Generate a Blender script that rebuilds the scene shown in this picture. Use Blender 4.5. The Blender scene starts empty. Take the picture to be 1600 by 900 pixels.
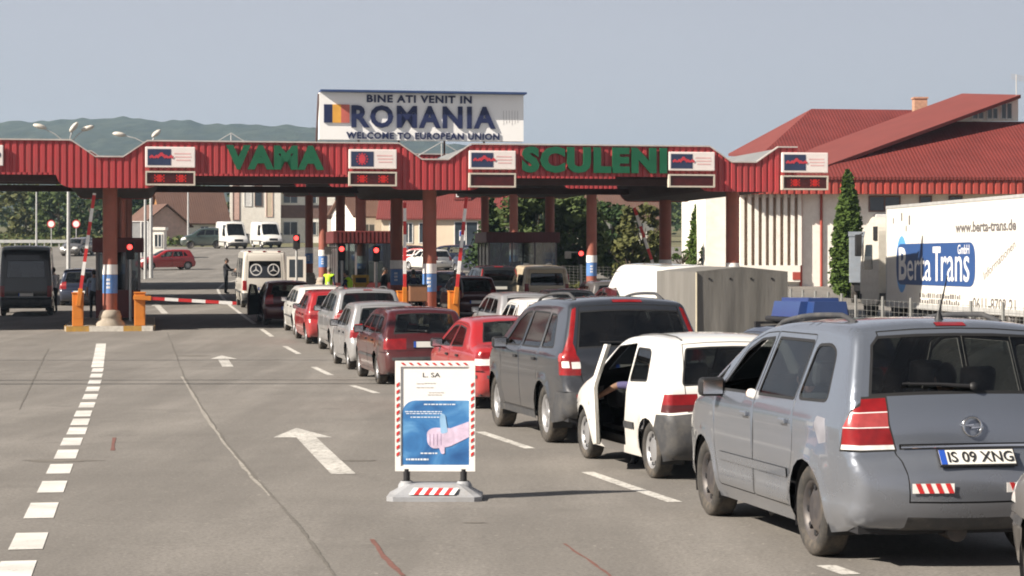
import bpy, bmesh, math, random
import numpy as np
from mathutils import Vector, Matrix
from mathutils.geometry import delaunay_2d_cdt
R = math.radians
rnd = random.Random(7)
sc = bpy.context.scene
COL = sc.collection

# ------------------------------------------------------------------ camera, sky, sun, exposure
F, HY, CH = 3200.0, 408.0, 2.05          # focal length and horizon row on the 1600x900 photograph, eye height
cam_d = bpy.data.cameras.new('camera'); cam = bpy.data.objects.new('camera', cam_d); COL.objects.link(cam)
cam.location = (0, 0, CH); cam.rotation_euler = (R(90), 0, 0)
cam_d.sensor_width = 36; cam_d.lens = 36 * F / 1600; cam_d.shift_y = -(450 - HY) / 1600
cam_d.clip_start = 0.3; cam_d.clip_end = 9000
sc.camera = cam
SUN = Vector((-0.88, -0.45, 0.68)).normalized()
EL = math.asin(SUN.z); ROT = math.atan2(SUN.x, SUN.y)
w = bpy.data.worlds.new('World'); sc.world = w; w.use_nodes = True
wn = w.node_tree.nodes; wl = w.node_tree.links
sky = wn.new('ShaderNodeTexSky'); sky.sky_type = 'NISHITA'; sky.sun_disc = False
sky.sun_elevation = EL; sky.sun_rotation = ROT % (2 * math.pi)
sky.air_density = 1.0; sky.dust_density = 1.2; sky.ozone_density = 2.5; sky.altitude = 0
hz_mix = wn.new('ShaderNodeMixRGB'); hz_mix.inputs[0].default_value = .86     # milky summer haze over the clear sky, thickest low down
wtc = wn.new('ShaderNodeTexCoord'); wsp = wn.new('ShaderNodeSeparateXYZ'); wl.new(wtc.outputs['Generated'], wsp.inputs[0])
wmr = wn.new('ShaderNodeMapRange'); wmr.interpolation_type = 'SMOOTHSTEP'
for k_, v_ in (('From Min', .0), ('From Max', .75), ('To Min', 1.0), ('To Max', .20)): wmr.inputs[k_].default_value = v_
wl.new(wsp.outputs['Z'], wmr.inputs['Value'])
wnz = wn.new('ShaderNodeTexNoise'); wnz.inputs['Scale'].default_value = 3.0; wnz.inputs['Detail'].default_value = 5
wmp = wn.new('ShaderNodeMapping'); wmp.inputs['Scale'].default_value = (1, 1, 5); wl.new(wtc.outputs['Generated'], wmp.inputs[0]); wl.new(wmp.outputs[0], wnz.inputs['Vector'])
wm2 = wn.new('ShaderNodeMapRange'); wm2.inputs['To Min'].default_value = .94; wm2.inputs['To Max'].default_value = 1.06; wl.new(wnz.outputs['Fac'], wm2.inputs['Value'])
wmu = wn.new('ShaderNodeMath'); wmu.operation = 'MULTIPLY'; wl.new(wmr.outputs[0], wmu.inputs[0]); wl.new(wm2.outputs[0], wmu.inputs[1])
wvm = wn.new('ShaderNodeVectorMath'); wvm.operation = 'SCALE'; wvm.inputs[0].default_value = (4.75, 4.62, 5.08); wl.new(wmu.outputs[0], wvm.inputs['Scale'])
wl.new(wvm.outputs[0], hz_mix.inputs[2])
wl.new(sky.outputs[0], hz_mix.inputs[1]); wl.new(hz_mix.outputs[0], wn['Background'].inputs[0]); wn['Background'].inputs[1].default_value = 0.064
sd = bpy.data.lights.new('sun', 'SUN'); sd.energy = 5.0; sd.angle = R(0.53); sd.color = (1.0, 0.91, 0.79)
so = bpy.data.objects.new('sun', sd); COL.objects.link(so)
so.rotation_euler = SUN.to_track_quat('Z', 'Y').to_euler()
vs = sc.view_settings; vs.view_transform = 'Standard'; vs.look = 'None'; vs.gamma = 1.0; vs.exposure = 1.0
vs.use_curve_mapping = False
sc.cycles.filter_width = 1.9; sc.cycles.max_bounces = 6; sc.cycles.transparent_max_bounces = 16; sc.cycles.volume_bounces = 0

# ------------------------------------------------------------------ helpers
def pchip(xs, ys):
    xs = np.array(xs, float); ys = np.array(ys, float); h = np.diff(xs); dl = np.diff(ys) / h
    m = np.zeros_like(xs); m[0] = dl[0]; m[-1] = dl[-1]
    for i in range(1, len(xs) - 1):
        m[i] = 0 if dl[i - 1] * dl[i] <= 0 else 2 * dl[i - 1] * dl[i] / (dl[i - 1] + dl[i])
    def f(x):
        x = np.clip(np.asarray(x, float), xs[0], xs[-1])
        i = np.clip(np.searchsorted(xs, x) - 1, 0, len(h) - 1)
        t = (x - xs[i]) / h[i]
        return ((1 + 2 * t) * (1 - t) ** 2 * ys[i] + t * (1 - t) ** 2 * h[i] * m[i]
                + t * t * (3 - 2 * t) * ys[i + 1] + t * t * (t - 1) * h[i] * m[i + 1])
    return f
_zg = pchip([-60, 0, 10, 14, 21, 27, 40, 50, 64, 82, 103, 145, 188, 230, 300, 420, 700, 1400, 6000],
            [.3, .1, .04, 0, -.13, -.2, -.32, -.32, -.12, .12, .5, 1.4, 3.15, 4.0, 6, 9, 14, 20, 20])
def zg(y): return float(_zg(y))
def G(px, py):
    """point of the ground seen at a pixel of the photograph"""
    lo, hi = 4.0, 400.0
    for _ in range(60):
        m = (lo + hi) / 2
        if (py - HY) / F * m + zg(m) > CH: hi = m
        else: lo = m
    return ((px - 800) / F * lo, lo, zg(lo))
def XY(px, d): return ((px - 800) / F * d, d)
def Z(py, d): return CH - (py - HY) / F * d
def P(px, py, d): return ((px - 800) / F * d, d, Z(py, d))

def mk(name, verts, faces, mats, parent=None, mi=None, smooth=False, normals=None):
    me = bpy.data.meshes.new(name)
    me.from_pydata([tuple(map(float, v)) for v in verts], [], [tuple(map(int, f)) for f in faces])
    for m in (mats if isinstance(mats, (list, tuple)) else [mats]): me.materials.append(m)
    if mi is not None: me.polygons.foreach_set('material_index', [int(i) for i in mi])
    if smooth: me.polygons.foreach_set('use_smooth', [True] * len(me.polygons))
    me.update()
    if normals is not None: me.normals_split_custom_set_from_vertices([tuple(map(float, n)) for n in normals])
    o = bpy.data.objects.new(name, me); COL.objects.link(o)
    if parent: o.parent = parent
    return o
def tag(o, label=None, cat=None, group=None, kind=None):
    if label: o['label'] = label
    if cat: o['category'] = cat
    if group: o['group'] = group
    if kind: o['kind'] = kind
    return o
def thing(name, label, cat, loc=(0, 0, 0), rz=0, group=None, ry=0):
    o = bpy.data.objects.new(name, None); COL.objects.link(o); o.empty_display_size = .2
    o.location = loc; o.rotation_euler = (0, ry, rz)
    return tag(o, label, cat, group)

class MB:
    """collects shapes into one mesh"""
    def __init__(s): s.v = []; s.f = []; s.mi = []; s.sm = []
    def add(s, v, f, mi=0, sm=False):
        n = len(s.v); s.v += [tuple(p) for p in v]
        for q in f: s.f.append(tuple(i + n for i in q)); s.mi.append(mi); s.sm.append(sm)
    def box(s, x0, x1, y0, y1, z0, z1, mi=0, M=None, bev=0.0):
        if bev > 0:
            bm = bmesh.new(); bmesh.ops.create_cube(bm, size=1)
            for v in bm.verts: v.co = Vector(((v.co.x + .5) * (x1 - x0) + x0, (v.co.y + .5) * (y1 - y0) + y0, (v.co.z + .5) * (z1 - z0) + z0))
            bmesh.ops.bevel(bm, geom=bm.edges[:], offset=bev, segments=2, affect='EDGES', profile=.5)
            bm.verts.index_update()
            v = [p.co.copy() for p in bm.verts]; f = [[q.index for q in p.verts] for p in bm.faces]; bm.free()
        else:
            v = [Vector(p) for p in ((x0, y0, z0), (x1, y0, z0), (x1, y1, z0), (x0, y1, z0), (x0, y0, z1), (x1, y0, z1), (x1, y1, z1), (x0, y1, z1))]
            f = [(3, 2, 1, 0), (4, 5, 6, 7), (0, 1, 5, 4), (1, 2, 6, 5), (2, 3, 7, 6), (3, 0, 4, 7)]
        if M is not None: v = [M @ p for p in v]
        s.add(v, f, mi, False); return s
    def tube(s, pts, r, n=8, mi=0, cap=True):
        pts = [Vector(p) for p in pts]; rr = r if isinstance(r, (list, tuple)) else [r] * len(pts)
        v = []; f = []
        for i, p in enumerate(pts):
            d = (pts[min(i + 1, len(pts) - 1)] - pts[max(i - 1, 0)]).normalized()
            a = d.orthogonal() if i == 0 else (a - d * a.dot(d))
            a.normalize(); b = d.cross(a)
            for k in range(n):
                t = 2 * math.pi * k / n; v.append(p + (a * math.cos(t) + b * math.sin(t)) * rr[i])
        for i in range(len(pts) - 1):
            for k in range(n):
                f.append((i * n + k, i * n + (k + 1) % n, (i + 1) * n + (k + 1) % n, (i + 1) * n + k))
        s.add(v, f, mi, True)
        if cap:
            s.add(v[:n], [tuple(range(n))[::-1]], mi); s.add(v[-n:], [tuple(range(n))], mi)
        return s
    def lathe(s, prof, n=24, mi=0, M=None, sm=True):
        """(radius, height) profile turned about z"""
        v = []; f = []
        for r, z in prof:
            for k in range(n):
                t = 2 * math.pi * k / n; v.append(Vector((r * math.cos(t), r * math.sin(t), z)))
        for i in range(len(prof) - 1):
            for k in range(n):
                f.append((i * n + k, i * n + (k + 1) % n, (i + 1) * n + (k + 1) % n, (i + 1) * n + k))
        if M is not None: v = [M @ p for p in v]
        s.add(v, f, mi, sm); return s
    def prism(s, poly, d0, d1, axis='y', mi=0, M=None):
        """polygon (u, w) pushed along an axis: axis y -> (u, d, w), z -> (u, w, d), x -> (d, u, w)"""
        def pt(q, d): return Vector({'y': (q[0], d, q[1]), 'z': (q[0], q[1], d), 'x': (d, q[0], q[1])}[axis])
        n = len(poly); v = [pt(q, d0) for q in poly] + [pt(q, d1) for q in poly]
        if M is not None: v = [M @ p for p in v]
        f = [tuple(range(n)), tuple(range(2 * n - 1, n - 1, -1))] + [(i, i + n, (i + 1) % n + n, (i + 1) % n) for i in range(n)]
        s.add(v, f, mi); return s
    def ball(s, c, r, n=10, mi=0):
        rx, ry, rz_ = r if isinstance(r, (tuple, list)) else (r, r, r)
        v = []; f = []; m = n // 2 + 1
        for i in range(m + 1):
            ph = math.pi * i / m
            for k in range(n):
                t = 2 * math.pi * k / n
                v.append((c[0] + rx * math.sin(ph) * math.cos(t), c[1] + ry * math.sin(ph) * math.sin(t), c[2] + rz_ * math.cos(ph)))
        for i in range(m):
            for k in range(n): f.append((i * n + k, (i + 1) * n + k, (i + 1) * n + (k + 1) % n, i * n + (k + 1) % n))
        s.add(v, f, mi, True); return s
    def build(s, name, mats, parent=None):
        o = mk(name, s.v, s.f, mats, parent, s.mi)
        o.data.polygons.foreach_set('use_smooth', s.sm); return o

def text_mesh(txt, bold=0.0, extrude=0.01, space=1.0):
    cu = bpy.data.curves.new('lettering', 'FONT'); cu.body = txt; cu.extrude = extrude; cu.offset = bold
    cu.resolution_u = 3; cu.space_character = space; cu.fill_mode = 'BOTH'
    o = bpy.data.objects.new('lettering', cu); COL.objects.link(o)
    dg = bpy.context.evaluated_depsgraph_get(); dg.update()
    me = bpy.data.meshes.new_from_object(o.evaluated_get(dg))
    v = [p.co.copy() for p in me.vertices]; f = [tuple(p.vertices) for p in me.polygons]
    bpy.data.objects.remove(o); bpy.data.curves.remove(cu); bpy.data.meshes.remove(me)
    return v, f
def lettering(txt, x0, x1, z0, z1, y, m, parent, bold=0.02, depth=0.03, name='lettering', M=None, space=1.0):
    """text facing -y filling a rectangle of the local xz plane; depth stands out towards -y from plane y"""
    v, f = text_mesh(txt, bold, .5, space)
    lo = [min(p[i] for p in v) for i in range(2)]; hi = [max(p[i] for p in v) for i in range(2)]
    o = []
    for p in v:
        q = Vector((x0 + (p.x - lo[0]) / (hi[0] - lo[0]) * (x1 - x0), y - (p.z + .5) * depth, z0 + (p.y - lo[1]) / (hi[1] - lo[1]) * (z1 - z0)))
        o.append(M @ q if M is not None else q)
    return mk(name, o, f, m, parent)

# ------------------------------------------------------------------ materials
def nodes_of(name):
    m = bpy.data.materials.new(name); m.use_nodes = True
    return m, m.node_tree.nodes, m.node_tree.links
def N(ns, t, **kw):
    n = ns.new(t)
    for k, v in kw.items(): setattr(n, k, v)
    return n
def ramp(ns, stops):
    r = ns.new('ShaderNodeValToRGB'); e = r.color_ramp.elements
    while len(e) > 1: e.remove(e[-1])
    e[0].position = stops[0][0]; e[0].color = (*stops[0][1], 1)
    for p, c in stops[1:]:
        q = e.new(p); q.color = (*c, 1)
    return r
def g3(v): return (v, v, v)
def mat(name, col, rough=.6, metal=0.0, var=.12, scale=3.0, bump=0.0, bscale=40.0, coat=0.0, spec=.5, stretch=None, dirt=None, back=None):
    """plain material with a soft irregular tone; dirt = (colour, amount) adds blotches"""
    m, ns, ls = nodes_of(name); b = ns['Principled BSDF']
    tc = N(ns, 'ShaderNodeTexCoord'); mp = N(ns, 'ShaderNodeMapping'); ls.new(tc.outputs['Object'], mp.inputs[0])
    if stretch: mp.inputs['Scale'].default_value = stretch
    nz = N(ns, 'ShaderNodeTexNoise'); nz.inputs['Scale'].default_value = scale; nz.inputs['Detail'].default_value = 6
    ls.new(mp.outputs[0], nz.inputs['Vector'])
    rp = ramp(ns, [(.3, tuple(c * (1 - var) for c in col)), (.7, tuple(min(1, c * (1 + var)) for c in col))])
    ls.new(nz.outputs['Fac'], rp.inputs[0]); out = rp.outputs[0]
    if dirt:
        n2 = N(ns, 'ShaderNodeTexNoise'); n2.inputs['Scale'].default_value = scale * 1.7; n2.inputs['Detail'].default_value = 9
        n2.inputs['Roughness'].default_value = .7
        ls.new(mp.outputs[0], n2.inputs['Vector'])
        r2 = ramp(ns, [(.45, g3(0)), (.75, g3(dirt[1]))]); ls.new(n2.outputs['Fac'], r2.inputs[0])
        mx = N(ns, 'ShaderNodeMixRGB'); mx.inputs[2].default_value = (*dirt[0], 1)
        ls.new(r2.outputs[0], mx.inputs[0]); ls.new(out, mx.inputs[1]); out = mx.outputs[0]
    if back:
        ge = N(ns, 'ShaderNodeNewGeometry'); mx = N(ns, 'ShaderNodeMixRGB'); mx.inputs[2].default_value = (*back, 1)
        ls.new(ge.outputs['Backfacing'], mx.inputs[0]); ls.new(out, mx.inputs[1]); out = mx.outputs[0]
    ls.new(out, b.inputs['Base Color'])
    b.inputs['Roughness'].default_value = rough; b.inputs['Metallic'].default_value = metal
    b.inputs['Coat Weight'].default_value = coat; b.inputs['Coat Roughness'].default_value = .08
    b.inputs['Specular IOR Level'].default_value = spec
    if bump:
        n3 = N(ns, 'ShaderNodeTexNoise'); n3.inputs['Scale'].default_value = bscale; n3.inputs['Detail'].default_value = 4
        ls.new(mp.outputs[0], n3.inputs['Vector'])
        bp = N(ns, 'ShaderNodeBump'); bp.inputs['Strength'].default_value = bump; bp.inputs['Distance'].default_value = .02
        ls.new(n3.outputs['Fac'], bp.inputs['Height']); ls.new(bp.outputs[0], b.inputs['Normal'])
    return m
def glass_mat(name, tint, refl=.10):
    m, ns, ls = nodes_of(name); ns.remove(ns['Principled BSDF']); o = ns['Material Output']
    tr = N(ns, 'ShaderNodeBsdfTransparent'); tr.inputs[0].default_value = (*tint, 1)
    gl = N(ns, 'ShaderNodeBsdfGlossy'); gl.inputs[0].default_value = (.9, .92, .95, 1); gl.inputs['Roughness'].default_value = .06
    df = N(ns, 'ShaderNodeBsdfDiffuse'); df.inputs[0].default_value = (.16, .15, .14, 1)
    tc = N(ns, 'ShaderNodeTexCoord'); nz = N(ns, 'ShaderNodeTexNoise'); nz.inputs['Scale'].default_value = 4; nz.inputs['Detail'].default_value = 6
    ls.new(tc.outputs['Object'], nz.inputs['Vector'])
    rp = ramp(ns, [(.4, g3(.005)), (.8, g3(.06))]); ls.new(nz.outputs['Fac'], rp.inputs[0])
    m0 = N(ns, 'ShaderNodeMixShader'); ls.new(rp.outputs[0], m0.inputs[0]); ls.new(tr.outputs[0], m0.inputs[1]); ls.new(df.outputs[0], m0.inputs[2])
    lw = N(ns, 'ShaderNodeLayerWeight'); lw.inputs[0].default_value = .25
    mr = N(ns, 'ShaderNodeMapRange'); mr.inputs['To Min'].default_value = refl * .5; mr.inputs['To Max'].default_value = .75
    ls.new(lw.outputs['Fresnel'], mr.inputs['Value'])
    mx = N(ns, 'ShaderNodeMixShader'); ls.new(mr.outputs[0], mx.inputs[0]); ls.new(m0.outputs[0], mx.inputs[1]); ls.new(gl.outputs[0], mx.inputs[2])
    ls.new(mx.outputs[0], o.inputs['Surface'])
    return m
def emit(name, col, strength):
    m, ns, ls = nodes_of(name); b = ns['Principled BSDF']
    b.inputs['Base Color'].default_value = (*[c * .5 for c in col], 1); b.inputs['Emission Color'].default_value = (*col, 1)
    b.inputs['Emission Strength'].default_value = strength
    return m
def paint_mat(name, col, rough=.32, metal=.0, dust=.35, dustcol=(.26, .23, .19)):
    """car paint: clear coat over colour, road dust thickest low on the body, dark trim on the inner face"""
    m, ns, ls = nodes_of(name); b = ns['Principled BSDF']
    tc = N(ns, 'ShaderNodeTexCoord'); sp = N(ns, 'ShaderNodeSeparateXYZ'); ls.new(tc.outputs['Object'], sp.inputs[0])
    nz = N(ns, 'ShaderNodeTexNoise'); nz.inputs['Scale'].default_value = 2.2; nz.inputs['Detail'].default_value = 8; nz.inputs['Roughness'].default_value = .65
    ls.new(tc.outputs['Object'], nz.inputs['Vector'])
    mr = N(ns, 'ShaderNodeMapRange'); mr.inputs['From Min'].default_value = .15; mr.inputs['From Max'].default_value = 1.1
    mr.inputs['To Min'].default_value = 1.0; mr.inputs['To Max'].default_value = .12; ls.new(sp.outputs['Z'], mr.inputs['Value'])
    mu = N(ns, 'ShaderNodeMath', operation='MULTIPLY'); ls.new(mr.outputs[0], mu.inputs[0]); ls.new(nz.outputs['Fac'], mu.inputs[1])
    m2 = N(ns, 'ShaderNodeMath', operation='MULTIPLY'); m2.inputs[1].default_value = dust * 1.6; m2.use_clamp = True; ls.new(mu.outputs[0], m2.inputs[0])
    mx = N(ns, 'ShaderNodeMixRGB'); mx.inputs[1].default_value = (*col, 1); mx.inputs[2].default_value = (*dustcol, 1); ls.new(m2.outputs[0], mx.inputs[0])
    ge = N(ns, 'ShaderNodeNewGeometry'); mb = N(ns, 'ShaderNodeMixRGB'); mb.inputs[2].default_value = (.05, .05, .052, 1)
    ls.new(ge.outputs['Backfacing'], mb.inputs[0]); ls.new(mx.outputs[0], mb.inputs[1]); ls.new(mb.outputs[0], b.inputs['Base Color'])
    me = N(ns, 'ShaderNodeMath', operation='MULTIPLY_ADD'); me.inputs[1].default_value = -metal; me.inputs[2].default_value = metal
    ls.new(m2.outputs[0], me.inputs[0]); ls.new(me.outputs[0], b.inputs['Metallic'])
    ro = N(ns, 'ShaderNodeMath', operation='MULTIPLY_ADD'); ro.inputs[1].default_value = .3; ro.inputs[2].default_value = rough
    ls.new(m2.outputs[0], ro.inputs[0]); ls.new(ro.outputs[0], b.inputs['Roughness'])
    b.inputs['Coat Weight'].default_value = .9; b.inputs['Coat Roughness'].default_value = .06
    return m

M = {}
M['black'] = mat('black_plastic', (.018, .018, .02), .55, spec=.4)
M['trim'] = mat('grey_trim', (.045, .046, .05), .6, dirt=((.2, .18, .15), .35))
M['rubber'] = mat('window_rubber', (.012, .012, .013), .6)
M['seam'] = mat('panel_gap', (.012, .012, .012), .8)
M['tyre'] = mat('tyre_rubber', (.032, .03, .028), .85, dirt=((.16, .13, .10), .7), scale=4)
M['rim'] = mat('alloy_wheel', (.42, .42, .43), .38, metal=.6, dirt=((.12, .10, .08), .4))
M['steel'] = mat('steel_wheel', (.065, .06, .062), .5, metal=.3, dirt=((.16, .13, .10), .6))
M['inside'] = mat('cabin_trim', (.035, .035, .038), .8)
M['seat'] = mat('seat_cloth', (.07, .07, .075), .9, bump=.3)
M['chrome'] = mat('chrome', (.7, .7, .7), .15, metal=1.0, var=.03)
M['glass'] = glass_mat('car_glass', (.46, .50, .49), .09)
M['glass_dark'] = glass_mat('tinted_car_glass', (.05, .06, .06), .12)
M['lamp_red'] = mat('red_lamp_lens', (.22, .007, .009), .3, coat=.3, var=.25, scale=12)
M['lamp_pale'] = mat('pink_lamp_lens', (.36, .055, .055), .25, coat=.4, var=.15, scale=20)
M['lamp_dark'] = mat('smoked_lamp_lens', (.07, .012, .012), .3, coat=.3)
M['lamp_white'] = mat('clear_lamp_lens', (.75, .74, .72), .12, coat=.8, var=.15, scale=15)
M['lamp_amber'] = mat('amber_lamp_lens', (.6, .16, .02), .2, coat=.6)
M['plate'] = mat('number_plate', (.72, .71, .67), .45, var=.05)
M['plate_blue'] = mat('plate_blue_strip', (.02, .08, .42), .45)
M['ink'] = mat('black_lettering', (.015, .015, .016), .5)
M['white'] = mat('white_paint', (.84, .82, .79), .5, var=.05, dirt=((.35, .3, .25), .25))
M['redstripe'] = mat('red_stripe', (.55, .03, .03), .45)
M['skin'] = mat('skin', (.45, .25, .17), .55, var=.08, scale=20)

# ------------------------------------------------------------------ vehicle builder: panels cut from lofted side and top surfaces
def catmull(pts, step=.05):
    p = np.array(pts, float); q = [p[0]]
    for i in range(len(p) - 1):
        p0 = p[i - 1] if i else 2 * p[0] - p[1]; p1 = p[i]; p2 = p[i + 1]
        p3 = p[i + 2] if i + 2 < len(p) else 2 * p[-1] - p[-2]
        ln = np.hypot(*(p2 - p1)[:2]); n = max(2, int(ln / step))
        t0 = 0; k = lambda a, b: max(1e-4, np.hypot(*(b - a)[:2])) ** .5
        t1 = t0 + k(p0, p1); t2 = t1 + k(p1, p2); t3 = t2 + k(p2, p3)
        for j in range(1, n + 1):
            t = t1 + (t2 - t1) * j / n
            a1 = (t1 - t) / (t1 - t0) * p0 + (t - t0) / (t1 - t0) * p1
            a2 = (t2 - t) / (t2 - t1) * p1 + (t - t1) / (t2 - t1) * p2
            a3 = (t3 - t) / (t3 - t2) * p2 + (t - t2) / (t3 - t2) * p3
            b1 = (t2 - t) / (t2 - t0) * a1 + (t - t0) / (t2 - t0) * a2
            b2 = (t3 - t) / (t3 - t1) * a2 + (t - t1) / (t3 - t1) * a3
            q.append((t2 - t) / (t2 - t1) * b1 + (t - t1) / (t2 - t1) * b2)
    return np.array(q)
def area(P): return .5 * sum(P[i - 1][0] * P[i][1] - P[i][0] * P[i - 1][1] for i in range(len(P)))
def roundpoly(P, r, n=3):
    if r <= 0: return [tuple(p) for p in P]
    out = []; m = len(P)
    for i in range(m):
        p = np.array(P[i], float); a = np.array(P[i - 1], float) - p; b = np.array(P[(i + 1) % m], float) - p
        la, lb = np.hypot(*a), np.hypot(*b); q = min(r, .45 * la, .45 * lb)
        A = p + a / la * q; B = p + b / lb * q
        for k in range(n + 1):
            t = k / n; out.append(tuple((1 - t) ** 2 * A + 2 * t * (1 - t) * p + t * t * B))
    return out
def inset(P, d):
    s = 1 if area(P) > 0 else -1; m = len(P); out = []
    for i in range(m):
        p = np.array(P[i]); e1 = p - np.array(P[i - 1]); e2 = np.array(P[(i + 1) % m]) - p
        l1, l2 = max(1e-6, np.hypot(*e1)), max(1e-6, np.hypot(*e2))
        n1 = np.array((-e1[1], e1[0])) / l1 * s; n2 = np.array((-e2[1], e2[0])) / l2 * s
        b = n1 + n2; k = b.dot(b)
        out.append(tuple(p + (b * 2 / k if k > .3 else n1) * d))
    return out
def in_poly(P, X):
    x, y = X[:, 0], X[:, 1]; c = np.zeros(len(X), bool); m = len(P)
    for i in range(m):
        x0, y0 = P[i - 1]; x1, y1 = P[i]
        if y0 == y1: continue
        c ^= ((y0 > y) != (y1 > y)) & (x < (x1 - x0) * (y - y0) / (y1 - y0) + x0)
    return c
def cdt(polys, pts, dom):
    """constrained triangles of a domain outline, region outlines and loose points"""
    v = []; e = []
    for P, closed in polys:
        n = len(v); v += [Vector(p) for p in P]; m = len(P)
        e += [(n + i, n + (i + 1) % m) for i in range(m if closed else m - 1)]
    v += [Vector(p) for p in pts]
    V, _, T, *_ = delaunay_2d_cdt(v, e, [], 0, 1e-5)
    V = np.array([tuple(p) for p in V]); T = np.array([t for t in T if len(t) == 3])
    C = V[T].mean(1)
    return V, T[in_poly(dom, C)], C[in_poly(dom, C)]

class Shape:
    def __init__(s, sp):
        s.sp = sp; s.O = catmull(sp['outline'], sp.get('step', .06)); O = s.O
        d = np.hypot(*np.diff(O[:, :2], axis=0).T); s.s = np.concatenate([[0], np.cumsum(d)])
        t = np.gradient(O[:, :2], axis=0); t /= np.hypot(*t.T)[:, None]
        s.n = np.stack([-t[:, 1], t[:, 0]], 1)
        s.wz = pchip(*zip(*sp['wz'])); s.pa = pchip(*zip(*sp['pa']))
        s.iz = int(np.argmax(O[:, 1])); s.ia = int(np.argmin(O[:, 0])); s.ib = int(np.argmax(O[:, 0]))
        s.ra, s.fa = sp['ro'], sp['ro'] + sp['wb']; s.mid = sp['L'] / 2
    def half(s, a, z):
        h = s.sp['W'] / 2 * s.wz(z) * s.pa(a); R0 = s.sp['wr'] * 1.13
        for c in (s.ra, s.fa):
            dd = np.hypot(a - c, z - s.sp['wr']) - R0
            h = h + s.sp.get('flare', .018) * np.exp(-(np.maximum(dd, 0) / .06) ** 2)
        for zc, am, wd in s.sp.get('crease', ()): h = h + am * np.exp(-((z - zc) / wd) ** 2)
        return h
    def side_y(s, a, z):
        O = s.O; best = np.full(a.shape, 9.); rr = np.zeros(a.shape)
        for i in range(len(O) - 1):
            p, q = O[i], O[i + 1]; dx, dz = q[0] - p[0], q[1] - p[1]; l2 = dx * dx + dz * dz
            u = np.clip(((a - p[0]) * dx + (z - p[1]) * dz) / l2, 0, 1)
            d = np.hypot(a - p[0] - u * dx, z - p[1] - u * dz); b = d < best
            best = np.where(b, d, best); rr = np.where(b, p[2] + u * (q[2] - p[2]), rr)
        s._best = best; k = np.clip(1 - best / rr, 0, 1)
        return s.half(a, z) - rr * (1 - np.sqrt(np.maximum(0, 1 - k * k)))
    def side(s, V):
        a, z = V[:, 0], V[:, 1]; e = .004; y = s.side_y(a, z)
        ya = (s.side_y(a + e, z) - s.side_y(a - e, z)) / (2 * e); yz = (s.side_y(a, z + e) - s.side_y(a, z - e)) / (2 * e)
        n = np.stack([-ya, np.ones_like(ya), -yz], 1); n /= np.linalg.norm(n, axis=1)[:, None]
        s.side_y(a, z); on = s._best < .0015
        for i in np.nonzero(on)[0]:
            j = int(np.argmin((s.O[:, 0] - a[i]) ** 2 + (s.O[:, 1] - z[i]) ** 2)); n[i] = np.array((s.n[j, 0], .25, s.n[j, 1])); n[i] /= np.linalg.norm(n[i])
        return np.stack([a, y, z], 1), n
    def strip(s, S, t):
        O = s.O; f = lambda c: np.interp(S, s.s, c)
        a, z, r, c = (f(O[:, i]) for i in range(4)); na, nz = f(s.n[:, 0]), f(s.n[:, 1])
        b = c * (1 - np.abs(t) ** 2.2); y = t * (s.half(a, z) - r)
        return np.stack([a + na * b, y, z + nz * b], 1)
    def strip_n(s, S, t):
        e = .004; u = s.strip(S + e, t) - s.strip(S - e, t); v = s.strip(S, t + e) - s.strip(S, t - e)
        n = np.cross(u, v); return n / np.maximum(1e-9, np.linalg.norm(n, axis=1))[:, None]
    def s_rear(s, z): return float(np.interp(z, s.O[:s.iz + 1, 1], s.s[:s.iz + 1]))
    def s_top(s, a): return float(np.interp(a, s.O[s.ia:s.ib + 1, 0], s.s[s.ia:s.ib + 1]))
    def s_front(s, z): return float(np.interp(-z, -s.O[s.iz:, 1], s.s[s.iz:]))
    def rear_pt(s, t, z, off=0.0):
        S = np.array([s.s_rear(z)]); T = np.array([t]); p = s.strip(S, T)[0]; n = s.strip_n(S, T)[0]
        return Vector(p - np.array((s.mid, 0, 0))) + Vector(n) * off, Vector(n)

def wheel_parts(r, wd, style, parent, y, x, sgn):
    w = bpy.data.objects.new('wheel', None); COL.objects.link(w); w.parent = parent; w.location = (x, y, r); w.empty_display_size = .1
    Q = Matrix.Rotation(R(-90) if sgn > 0 else R(90), 4, 'X')           # axis z -> outer side
    h = wd / 2; ri = r * .66
    m = MB(); m.lathe([(ri, -h * .9), (r * .9, -h), (r * .985, -h * .8), (r, -h * .5), (r, h * .5), (r * .985, h * .8), (r * .9, h), (r * .75, h * .97), (ri, h * .8), (ri - .012, h * .5), (ri - .02, -h * .9)], 32, 0, Q)
    m.build('tyre', M['tyre'], w)
    m = MB(); f = h * .62
    m.lathe([(ri + .004, h * .8), (ri - .02, h * .72), (ri - .035, f * .6), (ri - .05, f * .1)], 32, 0, Q)
    m.lathe([(ri - .05, f * .1), (.05, 0), (0, 0)], 24, 1, Q)
    n = {'alloy': 5, 'twin': 7, 'steel': 8, 'cap': 9}[style]
    if style in ('alloy', 'twin'):
        for k in range(n):
            q = Q @ Matrix.Rotation(2 * math.pi * k / n, 4, 'Z')
            m.prism([(.03, -.035), (ri - .01, -.022 if n == 7 else -.03), (ri - .01, .022 if n == 7 else .03), (.03, .035)], f * .3, f * .95, 'z', 0, q)
        m.lathe([(.07, f * .3), (.065, f), (.0, f * 1.05)], 16, 0, Q)
    else:
        m.lathe([(ri - .03, f * .5), (ri * .62, f * .95), (ri * .4, f * .8), (.05, f * .9), (0, f * .95)], 24, 0, Q)
        for k in range(n):
            q = Q @ Matrix.Rotation(2 * math.pi * k / n, 4, 'Z')
            m.prism([(ri * .66, -.016), (ri * .84, -.022), (ri * .84, .022), (ri * .66, .016)], f * .93, f * .99, 'z', 1, q)
    m.build('rim', [M['steel'] if style == 'steel' else M['rim'], M['black']], w)

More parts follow.
